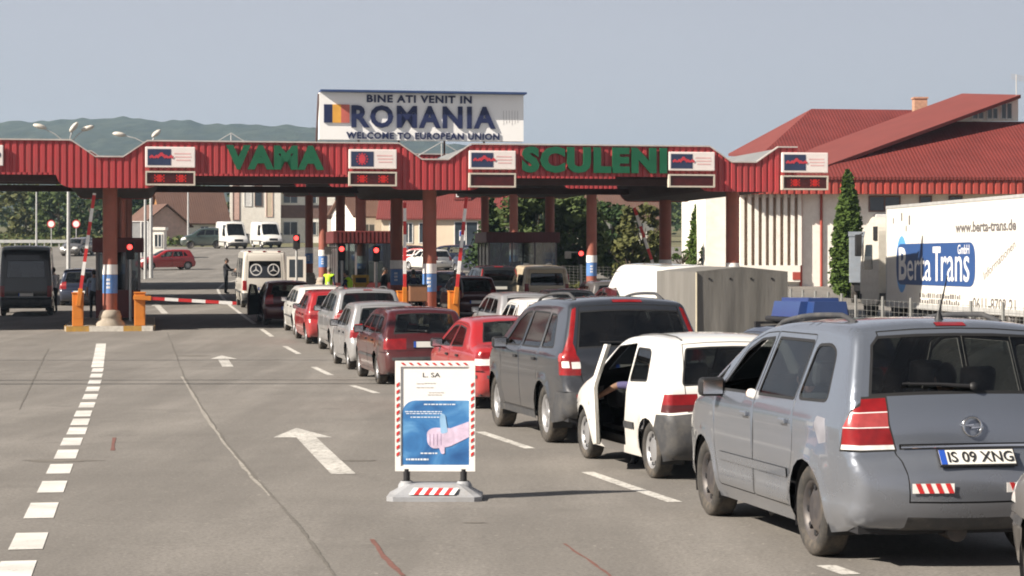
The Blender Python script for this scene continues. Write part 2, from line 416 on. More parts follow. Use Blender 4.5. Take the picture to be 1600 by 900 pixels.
def vehicle(name, label, cat, sp, paint, rear_left, heading, group=None, wheel='cap', glass=None, seats=True, open_door=None, plate=True, extra=None, loc=None, wound_down=()):
    """rear_left = ground point (x, y) under the outer face of the rear left wheel, heading = degrees to the left of +y"""
    s = Shape(sp); L, W, wr = sp['L'], sp['W'], sp['wr']; mid = s.mid
    h = R(heading); fw = np.array((-math.sin(h), math.cos(h))); lf = np.array((-math.cos(h), -math.sin(h)))
    if loc is None:
        p = np.array(rear_left[:2]) - fw * (s.ra - mid) - lf * (W / 2 - .03)
    else: p = np.array(loc[:2])
    ya, yb = p + fw * (s.ra - mid), p + fw * (s.fa - mid); za, zb = zg(ya[1]), zg(yb[1])
    pitch = math.atan2(zb - za, sp['wb']); zc = za + (zb - za) * (mid - s.ra) / sp['wb']
    root = thing(name, label, cat, (p[0], p[1], zc), R(90) + h, group, -pitch)
    root.rotation_mode = 'XYZ'
    G0 = M[glass or sp.get('glass', 'glass')]; step = sp.get('grid', .09); sill = sp['sill']
    MT = {'paint': paint, 'glass': G0}; mt = lambda k: MT.get(k) or M[k]
    # ---- side domain: outline closed along the sills with the wheel arches cut out
    O = s.O[:, :2]; Ra = wr * 1.13; bot = []
    for c in (s.fa, s.ra):
        ang = math.acos(min(1, max(-1, (sill - wr) / Ra)))   # from vertical
        for k in range(13):
            t = (ang - 2 * ang * k / 12); bot.append((c + Ra * math.sin(t), wr + Ra * math.cos(t)))
    dom = [tuple(p) for p in O] + bot
    regs = []   # (poly, part key, material, offset)
    for d in sp['doors']:
        P = roundpoly(d['poly'], .03)
        regs.append((P, ('body',), 'seam', -.004)); regs.append((inset(P, .0085), ('door', d['id']), 'paint', 0))
    for k, wd in enumerate(sp['windows']):
        P = roundpoly(wd['poly'], wd.get('r', .05)); own = ('door', wd['door']) if wd.get('door') else ('body',)
        regs.append((P, own, wd.get('frame', 'rubber'), 0)); regs.append((inset(P, wd.get('rim', .022)), ('window', k), wd.get('glass', 'glass'), -.006))
    for part, m_, P, off, r in sp.get('side', ()): regs.append((roundpoly(P, r), part if isinstance(part, tuple) else (part,), m_, off))
    pts = []
    a0, a1 = O[:, 0].min(), O[:, 0].max(); z1 = O[:, 1].max()
    for i, a in enumerate(np.arange(a0, a1, step)):
        for z in np.arange(sill, z1, step): pts.append((a + (step / 2 if int(round((z - sill) / step)) % 2 else 0), z))
    for q in (.05, .16, .34, .62, 1.0):
        for i in range(0, len(O), 1): pts.append(tuple(O[i] - s.n[i] * s.O[i, 2] * q))
    pts = [p for p, k in zip(pts, in_poly(dom, np.array(pts))) if k]
    V, T, C = cdt([(dom, True)] + [(r[0], True) for r in regs], pts, dom)
    P3, N3 = s.side(V); P3[:, 0] -= mid
    lab = np.full(len(T), -1)
    for i, r in enumerate(regs): lab[in_poly(r[0], C)] = i
    parts = {}
    def put(key, mname, tri, PP, NN, off):
        d = parts.setdefault(key, dict(v=[], n=[], f=[], mi=[], mats=[], ix={}))
        if mname not in d['mats']: d['mats'].append(mname)
        k = d['mats'].index(mname); uid = id(PP)
        f = []
        for i in tri:
            q = (uid, int(i), off)
            if q not in d['ix']:
                d['ix'][q] = len(d['v']); d['v'].append(PP[i] + NN[i] * off); d['n'].append(NN[i])
            f.append(d['ix'][q])
        d['f'].append(tuple(f)); d['mi'].append(k)
    keep = []
    for sg in (1, -1):
        PP = P3 * np.array((1, sg, 1)); NN = N3 * np.array((1, sg, 1)); keep += [PP, NN]
        for t, l in zip(T, lab):
            key, m_, off = (('body',), 'paint', 0) if l < 0 else regs[l][1:]
            if key[0] in ('door', 'window', 'tail_lamp', 'head_lamp', 'mirror', 'trim_strip'): key = key + (sg,)
            put(key, m_, t[::-1] if sg > 0 else t, PP, NN, off)
    # ---- strip over the car: rear face, roof, bonnet, front
    sT = .8; S1 = s.s[-1]; dom2 = [(S, -sT) for S in s.s] + [(S, sT) for S in s.s[::-1]]
    regs2 = []
    def conv(kind, P):
        out = []; P = list(P); m = len(P)
        for i in range(m):
            t0, q0 = P[i]; t1, q1 = P[(i + 1) % m]
            for k in range(4):
                t = t0 + (t1 - t0) * k / 4; q = q0 + (q1 - q0) * k / 4
                out.append(({'rear': s.s_rear, 'top': s.s_top, 'front': s.s_front}[kind](q), t * sT))
        return out
    for kind, part, m_, P, off, r in sp['strip']:
        for sg in ((1, -1) if part in ('tail_lamp', 'head_lamp', 'reflector') else (1,)):
            Q = roundpoly([(t * sg, q) for t, q in P], r) if r else [(t * sg, q) for t, q in P]
            key = (part, 0, sg) if part in ('tail_lamp', 'head_lamp', 'reflector') else (part,)
            Q = conv(kind, Q)
            if part in ('rear_window', 'windscreen'):
                regs2.append((Q, ('tailgate',) if part == 'rear_window' and sp.get('hatch', True) else ('body',), 'rubber', 0)); Q = inset(Q, .022)
            if part == 'tailgate': regs2.append((Q, ('body',), 'seam', -.004)); Q = inset(Q, .010)
            regs2.append((Q, key, m_, off))
    pts = [(S, t * sT) for S in np.concatenate([s.s[::2], []]) for t in (-.94, -.85, -.7, -.5, -.3, -.1, .1, .3, .5, .7, .85, .94)]
    V, T, C = cdt([(dom2, True)] + [(r[0], True) for r in regs2], pts, dom2)
    P2 = s.strip(V[:, 0], V[:, 1] / sT); N2 = s.strip_n(V[:, 0], np.clip(V[:, 1] / sT, -.99, .99)); P2[:, 0] -= mid
    lab = np.full(len(T), -1)
    for i, r in enumerate(regs2): lab[in_poly(r[0], C)] = i
    for t, l in zip(T, lab):
        key, m_, off = (('body',), 'paint', 0) if l < 0 else regs2[l][1:]
        put(key, m_, t, P2, N2, off)
    # ---- link the panels
    NM = {'window': 'side_window', 'tail_lamp': 'tail_light', 'head_lamp': 'headlight'}
    objs = {}
    order = sorted(parts, key=lambda k: {'body': 0, 'tailgate': 1, 'door': 1}.get(k[0], 2))
    for key in order:
        if key in wound_down: continue
        d = parts[key]; par = root; v = np.array(d['v']); n = np.array(d['n']); f = list(d['f']); mi = list(d['mi']); mats = [mt(q) for q in d['mats']]
        if key[0] == 'window' and sp['windows'][key[1]].get('door'): par = objs.get(('door', sp['windows'][key[1]]['door'], key[2]), root)
        if key[0] in ('rear_window', 'high_brake_light') and ('tailgate',) in objs: par = objs[('tailgate',)]
        did = key[1] if key[0] == 'door' else (sp['windows'][key[1]].get('door') if key[0] == 'window' else None)
        if open_door and did == open_door[0] and key[2] == open_door[1]:
            if key[0] == 'door':                      # give the opened leaf its thickness and inner trim
                m0 = len(v); ed = {}
                for q in d['f']:
                    for i in range(3): e = (q[i], q[(i + 1) % 3]); ed[e] = 1
                mats.append(M['inside']); mats.append(paint)
                vi = v - n * np.array((.0, 1, 0)) * .075
                v = np.concatenate([v, vi]); n = np.concatenate([n, -n])
                for q in d['f']: f.append(tuple(i + m0 for i in q[::-1])); mi.append(len(mats) - 2)
                for (a, b) in ed:
                    if (b, a) not in ed: f.append((b, a, a + m0, b + m0)); mi.append(len(mats) - 1)
            hx, hy = open_door[2] - mid, key[2] * (W / 2 - .04); c, sn = math.cos(R(open_door[3]) * -key[2]), math.sin(R(open_door[3]) * -key[2])
            Rz = np.array(((c, -sn, 0), (sn, c, 0), (0, 0, 1))); o_ = np.array((hx, hy, 0))
            v = (v - o_) @ Rz.T + o_; n = n @ Rz.T
        objs[key] = mk(NM.get(key[0], key[0]), v, f, mats, par, mi, True, n)
        if key[0] == 'door':
            hd = next(q for q in sp['doors'] if q['id'] == key[1]).get('handle')
            if hd and not (open_door and did == open_door[0] and key[2] == open_door[1]):
                y0 = float(s.side_y(np.array([hd[0]]), np.array([hd[1]]))[0])
                mb = MB(); mb.box(hd[0] - mid - .09, hd[0] - mid + .07, y0 - .005, y0 + .028, hd[1] - .018, hd[1] + .018, 0, None, .008)
                mb.v = [(q[0], q[1] * key[2], q[2]) for q in mb.v]; mb.build('handle', paint if sp.get('painted_handle') else M['black'], objs[key])
    # ---- underbody, arches, cabin
    mb = MB(); hb = W / 2 - .27
    mb.box(-mid + .14, L - mid - .14, -hb, hb, sill + .02, sill + .22)
    mb.box(s.ra - mid + Ra + .05, s.fa - mid - Ra - .05, -W / 2 + .08, W / 2 - .08, sill + .02, sill + .16)
    mb.box(-mid + .13, s.ra - mid - Ra - .04, -W / 2 + .13, W / 2 - .13, sill + .03, sill + .2)
    for c in (s.ra, s.fa):
        for sg in (1, -1):
            v = []; f = []
            for k in range(15):
                t = R(-112 + 224 * k / 14)
                for yy in (W / 2 - .045, hb - .02): v.append((c - mid + (Ra + .012) * math.sin(t), sg * yy, wr + (Ra + .012) * math.cos(t)))
            for k in range(14): f.append((2 * k, 2 * k + 1, 2 * k + 3, 2 * k + 2))
            mb.add(v, f)
    mb.build('underbody', M['black'], root)
    for c in (s.ra, s.fa):
        for sg in (1, -1): wheel_parts(wr, sp.get('ww', .2), wheel, root, sg * (W / 2 - .035 - sp.get('ww', .2) / 2), c - mid, sg)
    if seats and sp.get('seats'):
        for (a, y, zb, zt) in sp['seats']:
            mb = MB(); q = a - mid
            mb.box(q - .02, q + .5, y - .25, y + .25, zb, zb + .16, 0, None, .05)
            mb.box(-.07, .07, y - .24, y + .24, 0, zt - zb - .2, 0, Matrix.Translation((q - .02, 0, zb + .1)) @ Matrix.Rotation(R(-14), 4, 'Y'), .05)
            mb.box(-.05, .05, y - .13, y + .13, zt - zb - .14, zt - zb + .05, 0, Matrix.Translation((q - .02, 0, zb + .1)) @ Matrix.Rotation(R(-14), 4, 'Y'), .04)
            mb.build('seat', M['seat'], root)
        mb = MB(); aw = sp['dash']; mb.box(aw - mid - .35, aw - mid + .1, -W * .4, W * .4, sp['belt'] - .32, sp['belt'] - .08, 0, None, .06)
        mb.box(-mid + .25, aw - mid + .1, -W * .42, W * .42, sill + .2, sill + .24)
        mb.build('dashboard', M['inside'], root)
    if sp.get('mirror'):
        a, z, y = sp['mirror']
        for sg in (1, -1):
            if open_door and sg == open_door[1]: continue
            mb = MB(); mb.box(a - mid - .05, a - mid + .07, y - .02, y + .19, z - .07, z + .08, 0, None, .035)
            mb.box(a - mid - .056, a - mid - .045, y + .01, y + .17, z - .05, z + .06, 1)
            mb.box(a - mid, a - mid + .05, y - .1, y, z - .07, z - .03)
            mb.v = [(q[0], q[1] * sg, q[2]) for q in mb.v]
            mb.build('wing_mirror', [paint if sp.get('painted_mirror') else M['black'], M['chrome']], root)
    if plate and sp.get('plate'):
        c, n = s.rear_pt(0, sp['plate'], .012); mb = MB(); u = Vector((0, -1, 0)); up = n.cross(u) * -1
        if up.z < 0: up = -up
        MM = Matrix(((n.x, u.x, up.x, c.x), (n.y, u.y, up.y, c.y), (n.z, u.z, up.z, c.z), (0, 0, 0, 1)))
        mb.box(-.012, .004, -.27, .27, -.066, .066, 2, MM); mb.box(.004, .007, -.26, .26, -.055, .055, 0, MM); mb.box(.007, .009, -.26, -.218, -.055, .055, 1, MM)
        root['_'] = 1; del root['_']
        pl = mb.build('number_plate', [M['plate'], M['plate_blue'], M['black']], root)
        if isinstance(plate, str):
            T = Matrix(((n.x, u.x, up.x, c.x), (n.y, u.y, up.y, c.y), (n.z, u.z, up.z, c.z), (0, 0, 0, 1)))
            lettering(plate, -.205, .248, -.040, .040, 0, M['ink'], pl, .004, .004, 'lettering',
                      T @ Matrix(((0, -1, 0, .009), (1, 0, 0, 0), (0, 0, 1, 0), (0, 0, 0, 1))))
    if extra: extra(root, s)
    return root

# ------------------------------------------------------------------ body shapes (a = metres forward of the rear bumper, z = height)
def lamp(zs, t0, t1, a1, mats=('lamp_red',), lean=0.0, gap=0.0):
    """tail light wrapping from the rear face round the corner; zs = band limits from bottom to top"""
    side, strip = [], []
    for i in range(len(zs) - 1):
        m_ = mats[i % len(mats)]; k0, k1 = (lean * (zs[i + j] - zs[0]) / (zs[-1] - zs[0]) for j in (0, 1))
        side.append(('tail_lamp0', m_, [(-.3, zs[i]), (a1 - k0, zs[i]), (a1 - k1, zs[i + 1]), (-.3, zs[i + 1])], 0, 0))
        strip.append(('rear', 'tail_lamp', m_, [(t0 + k0, zs[i]), (1.02, zs[i]), (1.02, zs[i + 1]), (t0 + k1, zs[i + 1])], 0, 0))
    return [((('tail_lamp', 0),) + q[1:]) for q in side], strip

def mpv():
    L, W = 4.467, 1.80
    ls, lt = lamp([.80, .832, .945, .952, 1.045, 1.052, 1.14], .70, 1, .215, ('lamp_white', 'lamp_red', 'lamp_white', 'lamp_pale', 'lamp_white', 'lamp_red'), .08)
    fs = [(('tail_lamp', 0), 'seam', [(-.3, .785), (.232, .785), (.145, 1.155), (-.3, 1.155)], 0, 0)]
    ft = [('rear', 'tail_lamp', 'seam', [(.685, .785), (1.02, .785), (1.02, 1.155), (.768, 1.155)], 0, 0)]
    return dict(L=L, W=W, wb=2.70, ro=.86, wr=.318, sill=.20, belt=1.08, step=.05, grid=.075, ww=.205, painted_handle=True, crease=((.94, .012, .05), (.36, .02, .06)),
        outline=[(.16, .26, 0.084, .02), (.06, .30, 0.102, .05), (.0, .46, 0.115, .08), (.005, .62, 0.115, .085), (.05, .71, 0.092, .08), (.085, .76, 0.075, .06), (.11, .95, 0.070, .06), (.16, 1.14, 0.066, .06),
                 (.25, 1.33, 0.066, .05), (.34, 1.50, 0.066, .045), (.40, 1.585, 0.066, .04), (.54, 1.625, 0.075, .04), (1.3, 1.65, 0.084, .035), (2.1, 1.625, 0.084, .035), (2.65, 1.54, 0.084, .05), (3.2, 1.28, 0.070, .08),
                 (3.62, 1.07, 0.070, .09), (3.95, .97, 0.084, .08), (4.25, .82, 0.102, .1), (4.42, .62, 0.106, .14), (4.46, .42, 0.106, .14), (4.4, .26, 0.092, .08), (4.3, .20, 0.084, .04)],
        wz=[(.18, .90), (.32, .955), (.5, .985), (.75, 1.0), (.95, .99), (1.10, .955), (1.55, .80), (1.7, .77)],
        pa=[(0, .90), (.12, .935), (.4, .98), (.9, 1), (3.2, 1), (3.8, .975), (4.2, .91), (4.467, .78)],
        doors=[dict(id=2, poly=[(1.26, .31), (2.14, .31), (2.14, 1.06), (1.98, 1.575), (1.08, 1.565), (1.17, 1.06), (1.14, .78)], handle=(1.33, .93)),
               dict(id=1, poly=[(2.14, .31), (3.10, .31), (3.20, .62), (3.20, 1.05), (2.64, 1.48), (2.3, 1.56), (1.98, 1.575), (2.14, 1.06)], handle=(2.30, .93))],
        windows=[dict(poly=[(.50, 1.10), (1.13, 1.09), (1.04, 1.50), (.74, 1.51), (.60, 1.46)], r=.08),
                 dict(poly=[(1.19, 1.085), (2.09, 1.08), (1.95, 1.535), (1.10, 1.525)], door=2, r=.04),
                 dict(poly=[(2.18, 1.08), (3.12, 1.075), (2.68, 1.42), (2.38, 1.515), (2.04, 1.535)], door=1, r=.04),
                 dict(poly=[(3.21, 1.085), (3.46, 1.085), (3.0, 1.30)], r=.02)],
        side=fs + ls + [(('trim_strip',), 'paint', [(1.28, .52), (3.06, .52), (3.06, .585), (1.28, .585)], .012, .01),
               (('head_lamp', 0), 'lamp_white', [(4.0, .72), (4.9, .66), (4.9, .84), (4.1, .90)], 0, 0)],
        strip=[('rear', 'tailgate', 'paint', [(-.70, .46), (.70, .46), (.70, .70), (.71, .80), (.78, 1.14), (.86, 1.585), (-.86, 1.585), (-.78, 1.14), (-.71, .80), (-.70, .70)], 0, 0),
               ('rear', 'rear_window', 'glass', [(-.93, 1.15), (.93, 1.15), (.93, 1.50), (.86, 1.555), (-.86, 1.555), (-.93, 1.50)], -.004, 0)] + ft + lt +
              [('rear', 'tailgate', 'chrome', [(-.66, .795), (.66, .795), (.66, .835), (-.66, .835)], .012, 0),
               ('rear', 'high_brake_light', 'lamp_red', [(-.17, 1.592), (.17, 1.592), (.17, 1.612), (-.17, 1.612)], .006, 0),
               ('rear', 'rear_bumper', 'trim', [(-.72, .24), (.72, .24), (.68, .37), (-.68, .37)], 0, 0),
               ('top', 'windscreen', 'glass', [(-.88, 3.56), (.88, 3.56), (.86, 2.72), (-.86, 2.72)], -.004, 0),
               ('front', 'head_lamp', 'lamp_white', [(.62, .70), (1.02, .66), (1.02, .86), (.66, .80)], 0, 0),
               ('front', 'grille', 'black', [(-.5, .62), (.5, .62), (.5, .75), (-.5, .75)], 0, 0), ('front', 'grille', 'black', [(-.6, .3), (.6, .3), (.6, .45), (-.6, .45)], 0, 0)],
        seats=[(2.05, .38, .36, 1.22), (2.05, -.38, .36, 1.22), (1.15, .42, .4, 1.2), (1.15, -.42, .4, 1.2)], dash=3.2, mirror=(3.05, 1.10, .87), plate=.70)

def hatch(L=3.709, W=1.63, H=1.40, three=True, dark_bumper=True):
    """small square hatchback of the nineties"""
    f = H / 1.40
    ls, lt = lamp([.68, .755, .86], .60, 1, .20, ('lamp_dark', 'lamp_red'), .05)
    if not dark_bumper: ls, lt = lamp([.70, .82, .93, 1.0], .72, 1, .16, ('lamp_red', 'lamp_pale', 'lamp_red'), .03)
    bm = 'trim' if dark_bumper else 'paint'
    k = L / 3.709
    sp = dict(L=3.709, W=W, wb=2.47, ro=.56, wr=.285, sill=.19, belt=.92, ww=.175,
        outline=[(.14, .22, 0.084, .02), (.04, .28, 0.097, .05), (0, .42, 0.102, .07), (.01, .60, 0.092, .075), (.06, .665, 0.075, .06), (.085, .72, 0.070, .05), (.10, .88, 0.066, .05), (.14, .96, 0.061, .05),
                 (.26, 1.20, 0.061, .045), (.345, 1.325 * f, 0.061, .04), (.43, 1.375 * f, 0.066, .035), (.9, 1.41 * f, 0.079, .035), (1.5, 1.405 * f, 0.079, .035), (1.98, 1.345 * f, 0.075, .05), (2.45, 1.10, 0.066, .08),
                 (2.72, .95, 0.066, .08), (3.05, .87, 0.079, .07), (3.4, .76, 0.092, .09), (3.62, .62, 0.102, .12), (3.70, .46, 0.102, .12), (3.66, .28, 0.092, .08), (3.55, .2, 0.084, .04)],
        wz=[(.16, .91), (.3, .955), (.5, .99), (.68, 1.0), (.85, .985), (.97, .95), (1.35, .80), (1.5, .77)],
        pa=[(0, .91), (.1, .94), (.35, .98), (.8, 1), (2.6, 1), (3.1, .97), (3.5, .90), (3.709, .78)],
        windows=[], doors=[], side=[], strip=[])
    if three:
        sp['doors'] = [dict(id=1, poly=[(1.42, .27), (2.50, .27), (2.62, .5), (2.62, .90), (2.42, 1.02), (1.98, 1.29 * f), (1.36, 1.335 * f), (1.29, .90)], handle=(1.30, .80))]
        sp['windows'] = [dict(poly=[(.66, .96), (1.25, .94), (1.31, 1.295 * f), (.88, 1.29 * f), (.80, 1.25 * f)], r=.05),
                         dict(poly=[(1.33, .935), (2.40, .925), (1.96, 1.235 * f), (1.88, 1.275 * f), (1.39, 1.295 * f)], door=1, r=.04)]
    else:
        sp['doors'] = [dict(id=2, poly=[(.92, .30), (1.62, .27), (1.62, .92), (1.48, 1.33 * f), (.86, 1.31 * f), (.80, .92), (.86, .62)], handle=(.98, .80)),
                       dict(id=1, poly=[(1.62, .27), (2.52, .27), (2.62, .5), (2.62, .90), (2.42, 1.02), (1.98, 1.28 * f), (1.48, 1.33 * f), (1.62, .92)], handle=(1.74, .80))]
        sp['windows'] = [dict(poly=[(.55, .97), (.80, .95), (.82, 1.26 * f), (.70, 1.22 * f)], r=.05),
                         dict(poly=[(.86, .945), (1.58, .935), (1.46, 1.29 * f), (.90, 1.275 * f)], door=2, r=.04),
                         dict(poly=[(1.66, .935), (2.40, .925), (1.96, 1.235 * f), (1.86, 1.275 * f), (1.52, 1.29 * f)], door=1, r=.04)]
    sp['side'] = [(('rear_bumper',), bm, [(-.3, .1), (.62, .1), (.36, .45), (.30, .655), (-.3, .655)], .006, 0), (('front_bumper',), bm, [(3.9, .1), (3.2, .1), (3.35, .5), (3.9, .55)], .006, 0)] + ls + \
        [(('head_lamp', 0), 'lamp_white', [(3.35, .62), (4.0, .58), (4.0, .74), (3.38, .76)], 0, 0)]
    if dark_bumper: sp['side'] += [(('trim_strip',), 'trim', [(1.02, .465), (1.36, .465), (1.36, .53), (1.02, .53)], .014, .01), (('door', 1), 'trim', [(1.46, .465), (2.54, .465), (2.54, .53), (1.46, .53)], .012, .01)]
    sp['strip'] = [('rear', 'tailgate', 'paint', [(-.80, .67), (.80, .67), (.88, 1.34 * f), (-.88, 1.34 * f)], 0, 0),
        ('rear', 'rear_window', 'glass', [(-.86, .93), (.86, .93), (.84, 1.30 * f), (-.84, 1.30 * f)], -.004, .05)] + lt + \
        [('rear', 'rear_bumper', bm, [(-1.02, .1), (1.02, .1), (1.02, .655), (-1.02, .655)], .006, 0),
         ('top', 'windscreen', 'glass', [(-.88, 2.66), (.88, 2.66), (.85, 2.03), (-.85, 2.03)], -.004, 0),
         ('front', 'front_bumper', bm, [(-1.02, .1), (1.02, .1), (1.02, .55), (-1.02, .55)], .006, 0),
         ('front', 'head_lamp', 'lamp_white', [(.62, .58), (1.02, .58), (1.02, .74), (.64, .74)], 0, 0), ('front', 'grille', 'black', [(-.56, .6), (.56, .6), (.56, .70), (-.56, .70)], 0, 0)]
    sp['seats'] = [(1.45, .34, .32, 1.13 * f), (1.45, -.34, .32, 1.13 * f), (.75, .3, .36, 1.02), (.75, -.3, .36, 1.02)]
    sp['dash'] = 2.5; sp['mirror'] = (2.30, .97, .78); sp['plate'] = .78 if dark_bumper else .56
    if k != 1: sp = scale(sp, k, 1, 1)
    return sp

def scale(sp, kx, kz, kw):
    """the same body made longer, taller or wider"""
    sp = dict(sp); g = lambda P: [(a * kx, z * kz) for a, z in P]
    sp['outline'] = [(a * kx, z * kz, r, c) for a, z, r, c in sp['outline']]
    sp['wz'] = [(z * kz, v) for z, v in sp['wz']]; sp['pa'] = [(a * kx, v) for a, v in sp['pa']]
    sp['windows'] = [dict(q, poly=g(q['poly'])) for q in sp['windows']]
    sp['doors'] = [dict(q, poly=g(q['poly']), **({'handle': (q['handle'][0] * kx, q['handle'][1] * kz)} if q.get('handle') else {})) for q in sp['doors']]
    sp['side'] = [(a, b, g(p), o, r) for a, b, p, o, r in sp['side']]
    sp['strip'] = [(k, a, b, [(t, q * (kx if k == 'top' else kz)) for t, q in p], o, r) for k, a, b, p, o, r in sp['strip']]
    sp['seats'] = [(a * kx, y * kw, zb * kz, zt * kz) for a, y, zb, zt in sp.get('seats', [])]
    for q, m_ in (('dash', kx), ('belt', kz), ('plate', kz), ('sill', 1)):
        if sp.get(q): sp[q] *= m_
    if sp.get('mirror'): a, z, y = sp['mirror']; sp['mirror'] = (a * kx, z * kz, y * kw)
    sp['L'] *= kx; sp['W'] *= kw; sp['wb'] *= kx; sp['ro'] *= kx
    return sp

def suv():
    """large rounded off-roader with tall tail lights climbing the rear pillars"""
    side = [(('rear_bumper',), 'trim', [(-.3, .2), (.62, .2), (.42, .55), (.36, .66), (-.3, .66)], .006, 0),
            (('trim_strip',), 'trim', [(.5, .2), (4.3, .2), (4.3, .36), (.5, .36)], .008, 0),
            (('tail_lamp', 0), 'lamp_red', [(-.3, .86), (.22, .86), (.24, 1.00), (.175, 1.14), (.245, 1.34), (.43, 1.66), (-.3, 1.70)], 0, .02),
            (('tail_lamp', 0), 'lamp_white', [(.05, .95), (.14, .95), (.14, 1.03), (.05, 1.03)], .004, .02), (('tail_lamp', 0), 'lamp_pale', [(.14, 1.02), (.23, 1.02), (.22, 1.12), (.14, 1.12)], .004, .02),
            (('head_lamp', 0), 'lamp_white', [(4.3, .78), (5.0, .72), (5.0, .92), (4.35, .96)], 0, 0)]
    return dict(L=4.80, W=1.90, wb=2.857, ro=.97, wr=.36, sill=.27, belt=1.14, ww=.235, flare=.03, glass='glass_dark', crease=((1.08, .025, .07),),
        outline=[(.2, .33, 0.092, .02), (.05, .38, 0.102, .05), (0, .50, 0.111, .07), (.01, .66, 0.106, .075), (.06, .74, 0.084, .06), (.08, .9, 0.079, .06), (.10, 1.08, 0.070, .06), (.16, 1.2, 0.066, .06),
                 (.31, 1.48, 0.066, .05), (.41, 1.64, 0.066, .045), (.46, 1.70, 0.066, .04), (.62, 1.735, 0.075, .04), (1.4, 1.76, 0.084, .04), (2.3, 1.73, 0.084, .04), (2.85, 1.63, 0.079, .06), (3.3, 1.40, 0.070, .09),
                 (3.68, 1.19, 0.070, .09), (4.1, 1.09, 0.088, .08), (4.5, .97, 0.106, .10), (4.72, .80, 0.111, .13), (4.80, .58, 0.111, .13), (4.74, .38, 0.102, .08), (4.6, .28, 0.084, .04)],
        wz=[(.2, .92), (.4, .965), (.6, .99), (.85, 1.0), (1.05, .985), (1.18, .945), (1.65, .79), (1.8, .76)],
        pa=[(0, .92), (.12, .945), (.4, .98), (.9, 1), (3.5, 1), (4.1, .975), (4.5, .91), (4.8, .79)],
        doors=[dict(id=2, poly=[(1.46, .37), (2.28, .37), (2.28, 1.12), (2.16, 1.66), (1.22, 1.65), (1.20, 1.12), (1.30, .80)], handle=(1.38, 1.02)),
               dict(id=1, poly=[(2.28, .37), (3.28, .37), (3.38, .66), (3.38, 1.10), (2.82, 1.55), (2.5, 1.64), (2.16, 1.66), (2.28, 1.12)], handle=(2.44, 1.02))],
        windows=[dict(poly=[(.56, 1.17), (1.18, 1.16), (1.17, 1.60), (.83, 1.58)], r=.06, glass='glass_dark'),
                 dict(poly=[(1.25, 1.155), (2.24, 1.15), (2.13, 1.615), (1.24, 1.605)], door=2, r=.04, glass='glass_dark'),
                 dict(poly=[(2.32, 1.15), (3.30, 1.14), (2.84, 1.49), (2.54, 1.59), (2.21, 1.615)], door=1, r=.04)],
        side=side,
        strip=[('rear', 'tailgate', 'paint', [(-.80, .67), (.80, .67), (.91, 1.15), (.93, 1.675), (-.93, 1.675), (-.91, 1.15)], 0, 0),
               ('rear', 'rear_window', 'glass_dark', [(-.90, 1.17), (.90, 1.17), (.92, 1.62), (-.92, 1.62)], -.004, 0),
               ('rear', 'tail_lamp', 'lamp_red', [(.84, .86), (1.02, .86), (1.02, 1.68), (.975, 1.66), (.972, 1.24), (.88, 1.10), (.84, 1.06)], 0, 0),
               ('rear', 'tail_lamp', 'lamp_white', [(.84, .94), (.97, .94), (.97, 1.02), (.84, 1.02)], .004, .01),
               ('rear', 'rear_bumper', 'trim', [(-1.02, .2), (1.02, .2), (1.02, .66), (-1.02, .66)], .006, 0),
               ('rear', 'reflector', 'lamp_red', [(.66, .58), (.99, .58), (.99, .635), (.66, .635)], .010, 0),
               ('rear', 'high_brake_light', 'lamp_red', [(-.28, 1.695), (.28, 1.695), (.28, 1.72), (-.28, 1.72)], .006, 0),
               ('top', 'windscreen', 'glass', [(-.88, 3.62), (.88, 3.62), (.86, 2.92), (-.86, 2.92)], -.004, 0),
               ('front', 'head_lamp', 'lamp_white', [(.60, .72), (1.02, .72), (1.02, .92), (.62, .90)], 0, 0), ('front', 'grille', 'black', [(-.4, .62), (.4, .62), (.44, .86), (-.44, .86)], 0, 0)],
        seats=[(2.25, .4, .5, 1.42), (2.25, -.4, .5, 1.42), (1.3, .42, .5, 1.36), (1.3, -.42, .5, 1.36)], dash=3.3, mirror=(3.15, 1.17, .92), plate=.93)

